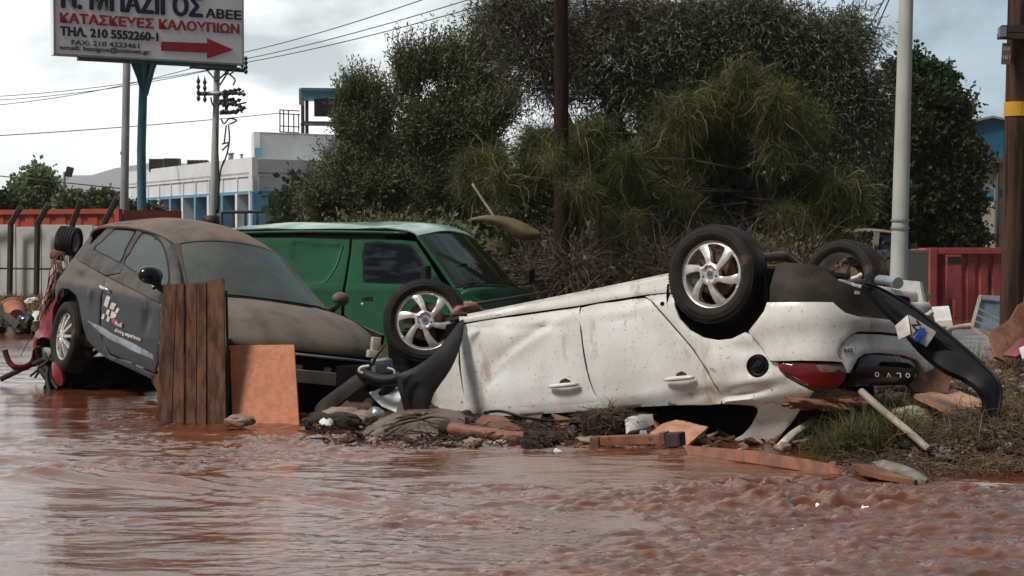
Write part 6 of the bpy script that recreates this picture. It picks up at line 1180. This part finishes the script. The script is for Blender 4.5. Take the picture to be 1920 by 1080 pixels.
# ================================================================== distant car behind the grey wall
c0 = gp(1648, 470, 35); MF = pose(8, 0, 0, (c0.x - 1.6, c0.y, .15)); fc = empty('parked_car', M=MF); tag(fc, 'pale roofed car half hidden behind the grey wall and the concrete pole', 'car')
mt['far_car'] = pm('far_car', (.33, .30, .26), (.28, .16, .11), 3, .35, coat=.4)
strip('roof', [(.2, .2, 1.15, 1.18, .5), (.7, .7, 1.38, 1.42, .55), (1.4, 1.4, 1.42, 1.48, .56), (1.9, 1.95, 1.36, 1.42, .54), (2.0, 2.1, 1.30, 1.36, .54)], mt['far_car'], fc)
MB().prism([(.15, -.72, .80), (.6, -.58, 1.34), (1.95, -.58, 1.34), (2.6, -.72, .80)], (0, 1.3, 0)).build('windows', mt['dark_glass'], fc)
MB().prism([(-.6, -.8, .1), (-.65, -.8, .7), (-.3, -.8, .86), (2.6, -.8, .86), (3.4, -.78, .72), (3.5, -.78, .1)], (0, 1.6, 0)).build('body', mt['far_car'], fc)
for x in (1.35,): MB().box((x, -.66, 1.1), (.05, .03, .3), Matrix.Rotation(rad(5), 3, 'Y')).build('door_pillar', mt['far_car'], fc)
for x in (0, 2.7): wheel(fc, Matrix.Translation((x, -.72, .3)), .3, .18, .2, inside_only=True)
# ------------------------------------------------------------------ debris
ID = Matrix.Identity(4)
def sheet(name, pts, d, th, mat, label, cat, sm=0, bulge=0.0, group=None, par=None):
    o = mwpoly(par, name, pts, d, th, mat, M=ID, sm=sm, bulge=bulge)
    if label: tag(o, label, cat, group)
    return o
def rock(name, px, py, d, rx, ry, rz, mat, label=None, cat='rock', seed=0, group=None, rot=0, z=None, rough=.35):
    bm = bmesh.new(); bmesh.ops.create_icosphere(bm, subdivisions=4, radius=1); c = gp(px, py, d)
    if z is not None: c.z = z
    R3 = Matrix.Rotation(rad(rot), 3, 'Z'); vs = []
    for v in bm.verts:
        p = v.co; n = n1(p.x * 1.3 + seed * 3.7 + p.z, p.y * 1.3 + seed) * rough * 2 + n1(p.x * 4 + seed, p.y * 4 + p.z * 3) * rough * .5; q = p * (1 + n)
        q = Vector([math.copysign(abs(a) ** .8, a) for a in q]); vs.append(c + R3 @ Vector((q.x * rx, q.y * ry, q.z * rz)))
    o = mesh(name, vs, [[v.index for v in f.verts] for f in bm.faces], mat, None, True, auto=35); bm.free()
    if label: tag(o, label, cat, group)
    return o
# upright plank panel
d0 = 13.55; tp_ = [(305, 533), (331, 531), (345, 532), (369, 530), (387, 526), (420, 522)]; bt_ = [(293, 780), (322, 784), (345, 786), (368, 787), (387, 788), (424, 786)]
pan = empty('plank_panel', (0, 0, 0)); tag(pan, 'rough brown board of five upright planks standing in the water before the hatchback', 'plank panel')
for i in range(5):
    a, b, c, e = tp_[i], tp_[i + 1], bt_[i + 1], bt_[i]; g_ = .8
    dy = [0, -.012, .006, -.004, .01][i]; off = [0, -2, 3, -4, -7][i] if i else 0
    P = [gp(a[0] + g_, a[1] + (0 if i else 0), d0 + .15 + dy), gp(b[0] - g_, (b[1] if i == 4 else a[1] + (b[1] - a[1]) * .3), d0 + .15 + dy), gp(c[0] - g_, c[1] + 8, d0 + dy - .1), gp(e[0] + g_, e[1] + 8, d0 + dy - .1)]
    if i == 0: P = [P[0], P[1], P[2], P[3], gp(295, 733, d0 - .06), gp(284, 716, d0 - .05), gp(284, 706, d0 - .05), gp(296, 700, d0 - .04)]
    n_ = (P[1] - P[0]).cross(P[2] - P[1]).normalized(); n_ = n_ if n_.y > 0 else -n_; m = MB().prism(P, n_ * .035)
    o = m.build('plank', mt['plank'], pan, False)
MB().tube([gp(424, 545, d0 + .25), gp(428, 700, d0 + .15), gp(427, 790, d0 + .1)], .012, 6).build('edge_rail', mt['dark_wood'], pan)
sheet('plywood_board', [(431, 647, 13.85), (551, 646, 13.75), (561, 803, 13.45), (436, 806, 13.55)], 13.6, .02, mt['plywood'], 'smooth orange brown rectangular board standing beside the plank panel', 'board')
sheet('plastic_trim', [(590, 768, 13.5), (600, 752, 13.5), (640, 722, 13.6), (672, 700, 13.75), (700, 703, 13.75), (690, 716, 13.7), (664, 735, 13.6), (630, 762, 13.5), (606, 776, 13.45)], 13.6, .04, mt['mud_plastic'], 'long dark plastic trim slanting down between the two cars', 'trim', sm=3, bulge=.02)
# rocks and slabs along the water line
rock('rock', 445, 790, 13.0, .11, .10, .045, mt['rock'], 'rounded tan rock at the foot of the orange brown board', seed=1)
rock('rock', 635, 790, 12.95, .16, .12, .06, mt['root'], 'dark wet rock under the slanting plastic trim', seed=2)
rock('rock', 640, 776, 13.3, .15, .14, .05, mt['rock'], 'flat pinkish stone slab behind the white plastic fragment', seed=3, rough=.2)
rock('rock', 600, 790, 13.1, .11, .1, .06, mt['root'], 'dark clod left of the white plastic fragment', seed=12)
rock('rock', 675, 784, 13.2, .12, .12, .055, mt['rock'], 'rough pink brown stone beside the crumpled sack', seed=4)
rock('rock', 882, 834, 11.95, .06, .07, .045, mt['rock'], 'small tan stone under the round log', seed=5, rot=30)
rock('rock', 925, 847, 11.75, .11, .09, .028, mt['rock_grey'], 'flat pale stone in front of the round log', seed=6)
rock('rock', 1105, 829, 12.0, .10, .08, .035, mt['rock'], 'reddish stone at the left end of the dark beam', seed=7)
rock('rock', 1590, 893, 10.55, .05, .04, .02, mt['rock'], 'small round pebble in the churned water at the right', seed=8)
rock('rock', 1470, 838, 11.6, .05, .05, .03, mt['rock'], 'small stone beside the white car\'s roof corner', seed=9)
sheet('plastic_fragment', [(598, 790, 12.8), (606, 783, 12.82), (612, 787, 12.75), (618, 782, 12.8), (625, 790, 12.8), (620, 797, 12.7), (604, 794, 12.7)], 12.8, .01, mt['white_frag'], 'crumpled white plastic scrap on the dark clods', 'scrap', bulge=.03, sm=2)
sheet('clear_plastic', [(690, 768, 13.3), (705, 763, 13.3), (720, 770, 13.2), (716, 780, 13.2), (698, 779, 13.2)], 13.3, .01, mt['galv'], 'shiny crumpled plastic behind the crumpled sack', 'scrap', bulge=.04, sm=2)
# crumpled sack tied with rope, folds radiating from the knot
kx, ky = 790, 780; sk = MB(); rows = []; nr_, na_ = 22, 64
out_ = smoothpoly([(668, 822), (690, 800), (715, 786), (745, 774), (790, 768), (830, 770), (862, 778), (872, 795), (850, 812), (838, 830), (800, 836), (760, 838), (715, 836), (688, 832)], 5); na_ = len(out_)
for j in range(nr_ + 1):
    t = j / nr_; row = []
    for i, (x, y) in enumerate(out_):
        px = kx + (x - kx) * t; py = ky + (y - ky) * t; fold = .018 * math.sin(i * 1.35 + 1.2 * math.sin(i * .5)) * min(1, t * 2.2) * (1 - .2 * t); d = 12.95 - .62 * t * (max(0, (y - ky) / 56)) + .25 * max(0, (ky - y) / 12) * t - .10 * math.sin(math.pi * t) + fold
        row.append(gp(px, py - 3 * math.sin(math.pi * t), d))
    rows.append(row)
vs = [v for r in rows for v in r]; sk.add(vs, [[j * na_ + i, j * na_ + (i + 1) % na_, (j + 1) * na_ + (i + 1) % na_, (j + 1) * na_ + i] for j in range(nr_) for i in range(na_)]); sk.add([rows[-1][i] for i in range(na_)] + [rows[-1][i] + Vector((0, .35, -.02)) for i in range(na_)], [[i, (i + 1) % na_, na_ + (i + 1) % na_, na_ + i] for i in range(na_)])
sko = sk.build('sack', mt['sack'], None, True, auto=70); tag(sko, 'muddy brown sack with fanned folds at the foot of the torn wheel arch liner', 'sack')
rope = MB()
rope.tube([gp(*p) for p in smoothpoly([(730, 800, 12.55), (755, 786, 12.6), (782, 783, 12.65), (802, 790, 12.6), (836, 795, 12.5), (842, 788, 12.5), (832, 783, 12.6), (812, 781, 12.7), (790, 786, 12.6), (770, 790, 12.55), (745, 797, 12.5), (722, 806, 12.5)], 5)], .010, 6)
tag(rope.build('rope', mt['twig'], None, True), 'frayed brown rope looped round the muddy sack', 'rope')
# round log, broken boards, root clumps, beam
lg = empty('log', (0, 0, 0)); tag(lg, 'reddish round log lying under the white car\'s front door', 'log')
a = gp(843, 803, 12.45); b = gp(990, 825, 12.1); MB().tube([a.lerp(b, i / 12) for i in range(13)], [.048 + .003 * math.sin(i * 2) for i in range(13)], 18).build('stem', mt['log'], lg, True, auto=50)
MB().tube([a - (b - a) * .10, a + (b - a) * .01], [.055, .05], 12).build('charred_end', mt['root'], lg, True, auto=50)
sheet('broken_board', [(892, 790, 12.7), (905, 777, 12.85), (935, 779, 12.85), (985, 806, 12.6), (975, 812, 12.5), (930, 802, 12.5)], 12.6, .02, mt['board_brown'], 'rusty brown broken board above the round log', 'board')
wtube('window_seal', smoothpoly([(907, 774, 12.9), (940, 771, 12.9), (985, 783, 12.8), (1040, 790, 12.8), (1090, 786, 12.8)], 4, False), .012, mt['black_plastic'], wc)
def clump(name, px, py, d, rx, ry, rz, mat, label, cat, seed, n=160, L_=.12, r=.006, fl=.5):
    o = rock(name, px, py, d, rx, ry, rz, mt['root'], label, cat, seed=seed, rough=.5); rng = R_(seed); m = MB(); c = gp(px, py, d)
    for _ in range(n):
        dd = sph(1, rng)[0]; dd[2] = abs(dd[2]); p = c + Vector((dd[0] * rx, dd[1] * ry, dd[2] * rz)); t = Vector(rng.normal(size=3) * [1, .6, fl]).normalized() * L_ * (.4 + rng.random()); m.tube([p, p + t * .5 + Vector((0, 0, .01)), p + t], [r * (.4 + .6 * rng.random())] * 2 + [.001], 4, False)
    m.build('rootlets', mat, o, True); return o
clump('root_clump', 1010, 832, 11.95, .14, .12, .085, mt['twig'], 'black tangled root clump at the right end of the round log', 'root clump', 71, 90, .12, .004)
clump('brush_heap', 1140, 795, 12.35, .15, .12, .10, mt['twig'], 'heap of brown twigs piled under the white car\'s window', 'twig heap', 72, 340, .17, .005, .16)
sheet('white_tile', [(1033, 856, 11.6), (1040, 839, 11.65), (1064, 848, 11.65), (1050, 858, 11.55)], 11.6, .012, mt['white_frag'], 'small white corner of a panel poking from the water', 'panel scrap')
bm_ = empty('timber_beam', (0, 0, 0)); tag(bm_, 'dark squared timber with iron ends lying on the water line', 'beam')
a = gp(1118, 827, 11.85); b = gp(1256, 822, 11.6); ax = (b - a); Mx = ax.to_track_quat('X', 'Z').to_matrix(); MB().box(tuple((a + b) / 2), (ax.length / 2, .045, .032), Mx, .006).build('timber', mt['board_brown'], bm_); 
MB().box(tuple(gp(1266, 824, 11.58)), (.055, .06, .048), Mx, .01).build('end_block', mt['dark_wood'], bm_); MB().box(tuple(gp(1120, 829, 11.84)), (.035, .055, .042), Mx, .01).box(tuple(gp(1246, 821, 11.6)), (.02, .052, .042), Mx, .006).build('iron_band', mt['rust'], bm_)
sheet('foam_piece', [(1178, 782, 12.2), (1200, 777, 12.2), (1224, 776, 12.3), (1226, 795, 12.25), (1210, 803, 12.2), (1181, 808, 12.1)], 12.2, .05, mt['white_frag'], 'white moulded block under the rear door window', 'foam block', bulge=.01)
sheet('plastic_scrap', [(1200, 806, 11.9), (1212, 806, 11.9), (1214, 815, 11.85), (1199, 814, 11.85)], 11.9, .01, mt['galv'], 'pale blue grey scrap on top of the dark timber', 'scrap')
sheet('leaning_board', [(1218, 812, 12.0), (1240, 795, 12.15), (1268, 786, 12.3), (1300, 793, 12.3), (1328, 800, 12.2), (1286, 836, 11.8), (1255, 830, 11.8)], 12, .02, mt['board_tan'], 'light brown board wedged inside the rear side window', 'board')
# long orange board half under the current
sheet('orange_board', [(1280, 834, 11.47), (1400, 843, 11.17), (1500, 858, 10.92), (1600, 877, 10.67), (1640, 887, 10.52), (1640, 899, 10.47), (1600, 894, 10.57), (1500, 881, 10.82), (1400, 866, 11.07), (1290, 853, 11.37)], 11.3, .04, mt['orange_wood'], 'long orange wooden board slanting along the water edge', 'board')
sheet('reddish_plank', [(1597, 868, 10.53), (1625, 869, 10.58), (1690, 884, 10.38), (1735, 897, 10.28), (1715, 899, 10.18), (1650, 889, 10.28), (1620, 881, 10.38)], 10.8, .03, mt['board_brown'], 'short dark red plank lying on the gravelly slab', 'plank')
sheet('gravel_slab', [(1625, 871, 10.68), (1650, 866, 10.68), (1690, 874, 10.58), (1725, 886, 10.38), (1742, 899, 10.28), (1735, 901, 10.18), (1690, 890, 10.28), (1650, 880, 10.48)], 10.9, .05, mt['rock_grey'], 'grey lump of gravelly concrete beside the dark red plank', 'concrete slab', bulge=.04, sm=2)
sheet('wet_plank', [(1795, 903, 10.15), (1880, 905, 10.15), (1940, 912, 10.05), (1940, 928, 9.85), (1880, 921, 9.90), (1830, 914, 10.00)], 10.4, .03, mt['old_wood'], 'grey wet plank at the lower right corner of the mud bank', 'plank')
m = MB(); P = [gp(1613, 732, 11.35), gp(1650, 765, 11.2), gp(1700, 806, 11.0), gp(1740, 841, 10.85)]; m.tube(smoothpoly([tuple(p) for p in P], 4, False), [.023] * 12 + [.02], 6, flat=.7)
tag(m.build('wooden_stake', mt['old_wood'], None, False, auto=30), 'pale splintered wooden stake leaning down from the upturned tailgate', 'stake')
sheet('chipboard_panel', [(1715, 738, 12.3), (1790, 729, 12.9), (1848, 752, 12.7), (1900, 781, 12.4), (1846, 801, 11.9), (1790, 775, 12.0)], 12.3, .03, mt['board_tan'], 'flat pinkish tan board lying under the curling bumper strip', 'board')
sheet('chipboard_panel', [(1700, 716, 12.6), (1768, 682, 12.8), (1786, 700, 12.8), (1781, 722, 12.7), (1776, 736, 12.6), (1716, 734, 12.5)], 12.7, .03, mt['board_brown'], 'upright brown board wedged between tailgate and flat tan board', 'board')
clump('tree_root', 1540, 752, 12.2, .30, .2, .06, mt['twig'], 'broken brown tree root under the upturned tail lamp', 'root', 73, 120, .14, .006).data.materials[0] = mt['board_brown']
rock('driftwood', 1705, 790, 12.2, .16, .12, .09, mt['old_wood'], 'grey brown layered driftwood behind the wooden stake', 'driftwood', seed=31, rough=.5)
rock('driftwood', 1725, 812, 11.9, .12, .1, .05, mt['rock'], 'pale torn bark at the middle of the wooden stake', 'driftwood', seed=32, rough=.5)
rock('driftwood', 1640, 770, 12.5, .2, .2, .09, mt['root'], 'dark wet lump in the shade under the tailgate', 'driftwood', seed=33, rough=.5)
rock('mud_mass', 1600, 800, 12.6, .5, .5, .16, mt['root'], 'black mud packed beneath the overturned tail', 'mud', seed=34)
m = MB(); m.tube([gp(*p) for p in smoothpoly([(1462, 838, 11.9), (1485, 815, 12.0), (1515, 795, 12.2), (1548, 775, 12.4)], 4, False)], .03, 8, flat=.5); tag(m.build('pipe', mt['white_metal'], None, True), 'bent pale metal strip under the white car\'s roof corner', 'metal strip')
m = MB(); m.tube([gp(*p) for p in smoothpoly([(1706, 852, 10.9), (1712, 866, 10.9), (1722, 874, 10.85), (1730, 878, 10.85)], 4, False)], .008, 6); tag(m.build('plastic_strip', mt['white_frag'], None, True), 'thin curved white strip in the weeds right of the grass', 'scrap')
# bank litter: gravel, clods, twigs (nobody could count them)
def scatter(name, n, regs, rng, mat, size, kind='stuff', zoff=0.0):
    base = []; bm = bmesh.new(); bmesh.ops.create_icosphere(bm, subdivisions=1, radius=1); bv = np.array([tuple(v.co) for v in bm.verts]); bf = np.array([[v.index for v in f.verts] for f in bm.faces]); bm.free()
    V = []; Q = []; 
    for (px0, px1, y0, y1, wgt) in regs:
        k = int(n * wgt); dd = y0 + (y1 - y0) * rng.random(k); xx = (px0 + (px1 - px0) * rng.random(k) - 960) / F * dd; zz = terrain_z(xx, dd)
        for x, y, z in zip(xx, dd, zz):
            if z < -.03: continue
            s = size * (.35 + rng.random() ** 2 * 1.3); v = bv * (1 + .35 * rng.normal(size=(len(bv), 1))) * [s * 1.3, s, s * .7]; Q.append(bf + len(V) * len(bv)); V.append(v + [x, y, z + s * .25 + zoff])
    o = fastmesh(name, np.concatenate(V), np.concatenate(Q), mat); tag(o, kind=kind); return o
scatter('gravel', 6500, [(1600, 1930, 10.4, 13.2, .8), (1480, 1930, 12, 17, .2)], R_(81), mt['rock'], .011)
scatter('gravel', 2600, [(1700, 1800, 10.8, 11.6, 1.0)], R_(82), mt['rock_grey'], .009)
scatter('clods', 900, [(1560, 1930, 10.5, 16, 1.0)], R_(83), mt['root'], .04)
scatter('clods', 500, [(1780, 1930, 12, 18, 1.0)], R_(84), mt['rock'], .035)
def litter(name, n, regs, rng, mat, L_=.25, r=.004, hz=.06):
    m = MB()
    for (px0, px1, y0, y1, wgt) in regs:
        for _ in range(int(n * wgt)):
            y = y0 + (y1 - y0) * rng.random(); x = (px0 + (px1 - px0) * rng.random() - 960) / F * y; z = max(float(terrain_z(np.array([x]), np.array([y]))[0]), 0) + .01 + hz * rng.random() ** 2; a = rng.random() * 6.28; l = L_ * (.3 + rng.random()); p = Vector((x, y, z)); t = Vector((math.cos(a), math.sin(a), rng.normal() * .25)) * l / 2
            m.tube([p - t, p + Vector((rng.normal() * .02, rng.normal() * .02, .02)), p + t], r * (.4 + rng.random()), 3, False)
    o = m.build(name, mat, None, True); tag(o, kind='stuff'); return o
litter('twigs', 2200, [(1580, 1930, 10.5, 13, .75), (1700, 1930, 13, 17, .25)], R_(91), mt['twig'], .22, .003, .09)
litter('twigs', 500, [(1640, 1930, 10.5, 13, 1)], R_(92), mt['drygrass'], .2, .0025, .09)
litter('twigs', 160, [(690, 1240, 12.0, 12.9, 1)], R_(93), mt['twig'], .2, .004, .06)
litter('wet_litter', 260, [(580, 1280, 11.9, 13.2, 1)], R_(94), mt['root'], .22, .005, .04)
def chips(name, n, regs, rng, mats_, size):
    """broken bits of board, bark and plastic lying at all angles"""
    ms = [MB() for _ in mats_]
    for (px0, px1, y0, y1, wgt) in regs:
        for _ in range(int(n * wgt)):
            y = y0 + (y1 - y0) * rng.random(); x = (px0 + (px1 - px0) * rng.random() - 960) / F * y; z = max(float(terrain_z(np.array([x]), np.array([y]))[0]), float(bar_z(np.array([x]), np.array([y]))[0]) if x < 2.4 else -1, -.005)
            s = size * (.3 + rng.random() ** 1.5 * 1.2); R3 = Matrix.Rotation(rng.random() * 6.28, 3, 'Z') @ Matrix.Rotation(rng.normal() * .45, 3, 'X') @ Matrix.Rotation(rng.normal() * .35, 3, 'Y'); k = rng.integers(4, 7); a0 = rng.random() * 6
            P = [R3 @ Vector((math.cos(a0 + i * 6.283 / k) * s * (1 + .5 * rng.random()), math.sin(a0 + i * 6.283 / k) * s * .35 * (.6 + .7 * rng.random()), 0)) + Vector((x, y, z + .012)) for i in range(k)]
            ms[rng.integers(len(ms))].prism(P, R3 @ Vector((0, 0, .006 + s * .10)))
    for m, mm in zip(ms, mats_): tag(m.build(name, mm, None, False), kind='stuff')
# mud bar along the waterline under the cars
def bar_z(x, y):
    e = 13.3 - .33 * (x + 1.4); return -.10 + (.19 - .07 * sstep(-.6, 0, x)) * sstep(-.12, .30, (y - e) + .25 * fbm(x * 2.2, y * 2.2, 4)) * sstep(-1.75, -1.45, x) * (1 - 1.1 * sstep(.9, 1.4, x)) * (1 - sstep(2.2, 2.6, x)) + .07 * fbm(x * 6, y * 6, 5, .6)
mb_ = grid_mesh('mud_bar', axis([(-1.9, .03), (2.6, 1)]), axis([(11.5, .03), (16.5, 1)]), bar_z, mt['wet_mud_shade']); tag(mb_, kind='structure')
# ---- right-hand debris
fr = empty('metal_frame_panel', (0, 0, 0)); tag(fr, 'tilted galvanised metal panel in a pale frame leaning by the wooden pole', 'metal panel')
mwpoly(fr, 'sheet', [(1838, 558, 20), (1925, 561, 20.3), (1925, 600, 20), (1862, 640, 19.6), (1822, 613, 19.7)], 20, .03, mt['galv'], M=ID, sm=0)
for a_, b_ in (((1822, 615, 19.6), (1838, 556, 19.95)), ((1838, 556, 19.95), (1925, 560, 20.2)), ((1822, 614, 19.6), (1862, 641, 19.5))): MB().tube([gp(*a_), gp(*b_)], .028, 4).build('frame_bar', mt['old_wood'] if a_[1] != 556 else mt['white_metal'], fr)
for k_ in range(4): MB().tube([gp(1834 - 3 * k_, 578 + 12 * k_, 19.65), gp(1875 + 3 * (3 - k_), 603 + 9 * k_, 19.6)], .012, 4).build('fold_rib', mt['steel'], fr)
sheet('torn_brown_panel', [(1856, 622, 15.5), (1880, 607, 15.6), (1896, 597, 15.7), (1912, 570, 15.8), (1950, 545, 16), (1950, 640, 15.8), (1915, 655, 15.5), (1885, 678, 15.3), (1866, 668, 15.3)], 15.6, .03, mt['board_brown'], 'big torn brown board leaning at the right edge by the wooden pole', 'board', bulge=.03)
sheet('red_scrap', [(1880, 665, 15.2), (1910, 636, 15.3), (1940, 622, 15.4), (1940, 645, 15.2), (1905, 668, 15.1)], 15.2, .02, mt['red_paint'], 'dark red strip below the torn brown board at the right edge', 'scrap')
sheet('white_scrap', [(1911, 652, 15.0), (1930, 644, 15.0), (1930, 672, 14.9), (1917, 672, 14.9)], 15, .02, mt['white_frag'], 'white scrap poking out below the torn board at the right edge', 'scrap')
sheet('white_plate', [(1747, 575, 22), (1779, 573, 22), (1785, 600, 21.8), (1755, 604, 21.8)], 22, .04, mt['white_frag'], 'white square plate standing before the red container', 'plate')
sheet('beige_box', [(1757, 601, 21.5), (1785, 600, 21.5), (1787, 612, 21.4), (1758, 612, 21.4)], 21.5, .2, mt['box_beige'], 'beige box under the white square plate', 'box')
m = MB(); m.tube([gp(*p) for p in smoothpoly([(1775, 618, 21), (1800, 612, 21), (1825, 609, 20.8)], 4, False)], .03, 6); tag(m.build('pole_stick', mt['old_wood'], None, True), 'pale stick lying before the red container', 'stick')
# overturned hull among the trees and low muddy wall
sheet('overturned_hull', [(878, 412, 25.0), (905, 404, 25.0), (935, 404, 25.0), (970, 412, 25.0), (1000, 427, 25.0), (1013, 436, 25.0), (1008, 447, 25.0), (985, 451, 25.0), (962, 443, 25.0), (940, 428, 25.0), (905, 416, 25.0)], 25.1, .25, mt['hull'], 'olive brown curved hull lying upturned between the tree trunks', 'hull', sm=2, bulge=.06)
sheet('low_wall', [(860, 452, 27.4), (1150, 452, 27.4), (1150, 520, 27.2), (860, 520, 27.2)], 27.3, .2, mt['hull'], 'low mud coloured wall behind the dark wooden pole', 'wall')
sheet('roof_tile_stack', [(705, 409, 27), (714, 406, 27), (717, 413, 27), (706, 414, 27)], 27, .3, mt['board_brown'], 'small brown roof corner just above the green van', 'roof corner')
m = MB(); m.tube([gp(*p) for p in smoothpoly([(886, 345, 25.5), (905, 375, 25.4), (925, 405, 25.3), (938, 440, 25.2)], 4, False)], [.02] * 12 + [.035], 6); tag(m.build('bare_branch', mt['old_wood'], None, True), 'pale bare branch slanting down in front of the olive brown hull', 'branch')
m = MB(); m.tube([gp(*p) for p in smoothpoly([(1088, 550, 16), (1105, 535, 16), (1125, 515, 16)], 4, False)], .012, 5); tag(m.build('bare_branch', mt['twig'], None, True), 'thin brown stick rising behind the white car\'s underside', 'branch')
m = MB(); m.tube([gp(865, 573, 15.0), gp(940, 562, 15.2), (gp(1040, 545, 15.4))], .014, 6); tag(m.build('black_pipe', mt['black_metal'], None, True), 'black pipe lying along the white car\'s upturned underside', 'pipe')
# ---- left-hand debris by the wall
jy = 26.5
def jz(px, py, d): return gp(px, py, d)
pot = MB(); pot.lathe([(.0, -.22), (.13, -.22), (.2, .15), (.22, .16), (.22, .2), (.18, .2), (.12, -.1), (0, -.1)], Matrix.Translation(gp(27, 589, 26.5)) @ Matrix.Rotation(rad(25), 4, 'Z') @ Matrix.Rotation(rad(12), 4, 'X'), 24); tag(pot.build('clay_pot', mt['terracotta'], None, True, auto=50), 'terracotta pot on its side among the rubbish at the far left', 'pot')
sheet('grey_cloth', [(2, 628, 25.8), (12, 606, 26.1), (28, 604, 26.2), (42, 605, 26.1), (38, 615, 25.9), (34, 630, 25.6), (12, 632, 25.6)], 26, .1, mt['cloth'], 'heap of grey cloth below the terracotta pot', 'cloth', sm=2, bulge=.12)
sheet('grey_cloth', [(-20, 590, 26.4), (-8, 572, 26.6), (6, 570, 26.6), (12, 580, 26.5), (8, 606, 26.2), (-12, 612, 26.2)], 26, .1, mt['cloth'], 'dark cloth bundle at the very left edge', 'cloth', sm=2, bulge=.12)
sheet('white_box_panel', [(55, 600, 26), (62, 582, 26.1), (75, 583, 26.1), (72, 612, 25.9), (58, 606, 25.9)], 26, .1, mt['white_frag'], 'white panel leaning behind the crimson wreck', 'panel', bulge=.01)
rock('black_bag', 50, 612, 26, .12, .15, .17, mt['black_gloss'], 'black rubbish bag between the grey cloth and the white panel', 'bag', seed=41)
rock('white_stone', 59, 564, 33, .12, .12, .07, mt['white_frag'], 'pale stone on the grass below the panel wall', 'stone', seed=42)
m = MB(); rng = R_(60)
for i in range(60):
    a = gp(-10 + 100 * rng.random(), 600 + 30 * rng.random(), 25.5 + rng.random()); m.box(tuple(a), (.02 + .12 * rng.random(), .05, .01 + .04 * rng.random()), Matrix.Rotation(rng.normal() * .6, 3, 'Y') @ Matrix.Rotation(rng.random() * 3, 3, 'Z'))
o = m.build('rubbish', mt['cloth'], None, False); tag(o, kind='stuff')

chips('debris_chips', 420, [(600, 1290, 12.0, 13.1, .55), (1290, 1560, 11.7, 12.6, .12), (1560, 1930, 10.7, 13.5, .33)], R_(95), [mt['board_brown'], mt['root'], mt['twig'], mt['dark_wood'], mt['old_wood'], mt['wet_mud_shade']], .07)
chips('debris_chips', 26, [(600, 1290, 12.0, 12.9, .6), (1560, 1930, 10.9, 13.5, .4)], R_(96), [mt['white_frag'], mt['galv']], .035)

litter('tangled_brush', 620, [(860, 1300, 12.5, 13.3, .75), (590, 700, 13.0, 13.6, .12), (1560, 1760, 12.1, 12.8, .13)], R_(97), mt['root'], .20, .004, .07)
litter('tangled_brush', 260, [(850, 1300, 12.3, 13.1, 1)], R_(98), mt['twig'], .18, .003, .06)
chips('debris_chips', 130, [(840, 1290, 12.3, 13.2, .8), (590, 680, 12.9, 13.3, .2)], R_(99), [mt['root'], mt['dark_wood'], mt['black_plastic'], mt['board_brown']], .13)

wtube('strip_lip', smoothpoly([(1620, 531, 11.86), (1650, 541, 11.92), (1700, 569, 11.94), (1750, 604, 11.86), (1800, 645, 11.76), (1848, 688, 11.66), (1871, 713, 11.56), (1877, 742, 11.54), (1870, 780, 11.5)], 4, False), .012, mt['black_plastic'], wc)
m = MB()
for k in range(26):
    t = k / 25; px = 1662 + 118 * t; py = 563 + 82 * t + 8 * t * (1 - t); m.box(tuple(MW.inverted() @ gp(px, py, 11.80 - .06 * t)), (.010 + .008 * (k % 3), .004, .006), (MW.inverted().to_3x3() @ Matrix.Rotation(rad(34), 3, 'Y')))
m.build('strip_clips', mt['mud_plastic'], wc)

# ------------------------------------------------------------------ haze
hz = MB().box((0, 2960, 67), (4400, 3030, 72)).build('haze', None); tag(hz, kind='stuff')
hm = bpy.data.materials.new('haze'); hm.use_nodes = True; nt_ = hm.node_tree; nt_.nodes.clear(); o_ = nt_.nodes.new('ShaderNodeOutputMaterial'); v_ = nt_.nodes.new('ShaderNodeVolumePrincipled'); v_.inputs['Color'].default_value = (.86, .90, .93, 1); v_.inputs['Density'].default_value = .0002; nt_.links.new(v_.outputs[0], o_.inputs['Volume']); hz.data.materials.append(hm)
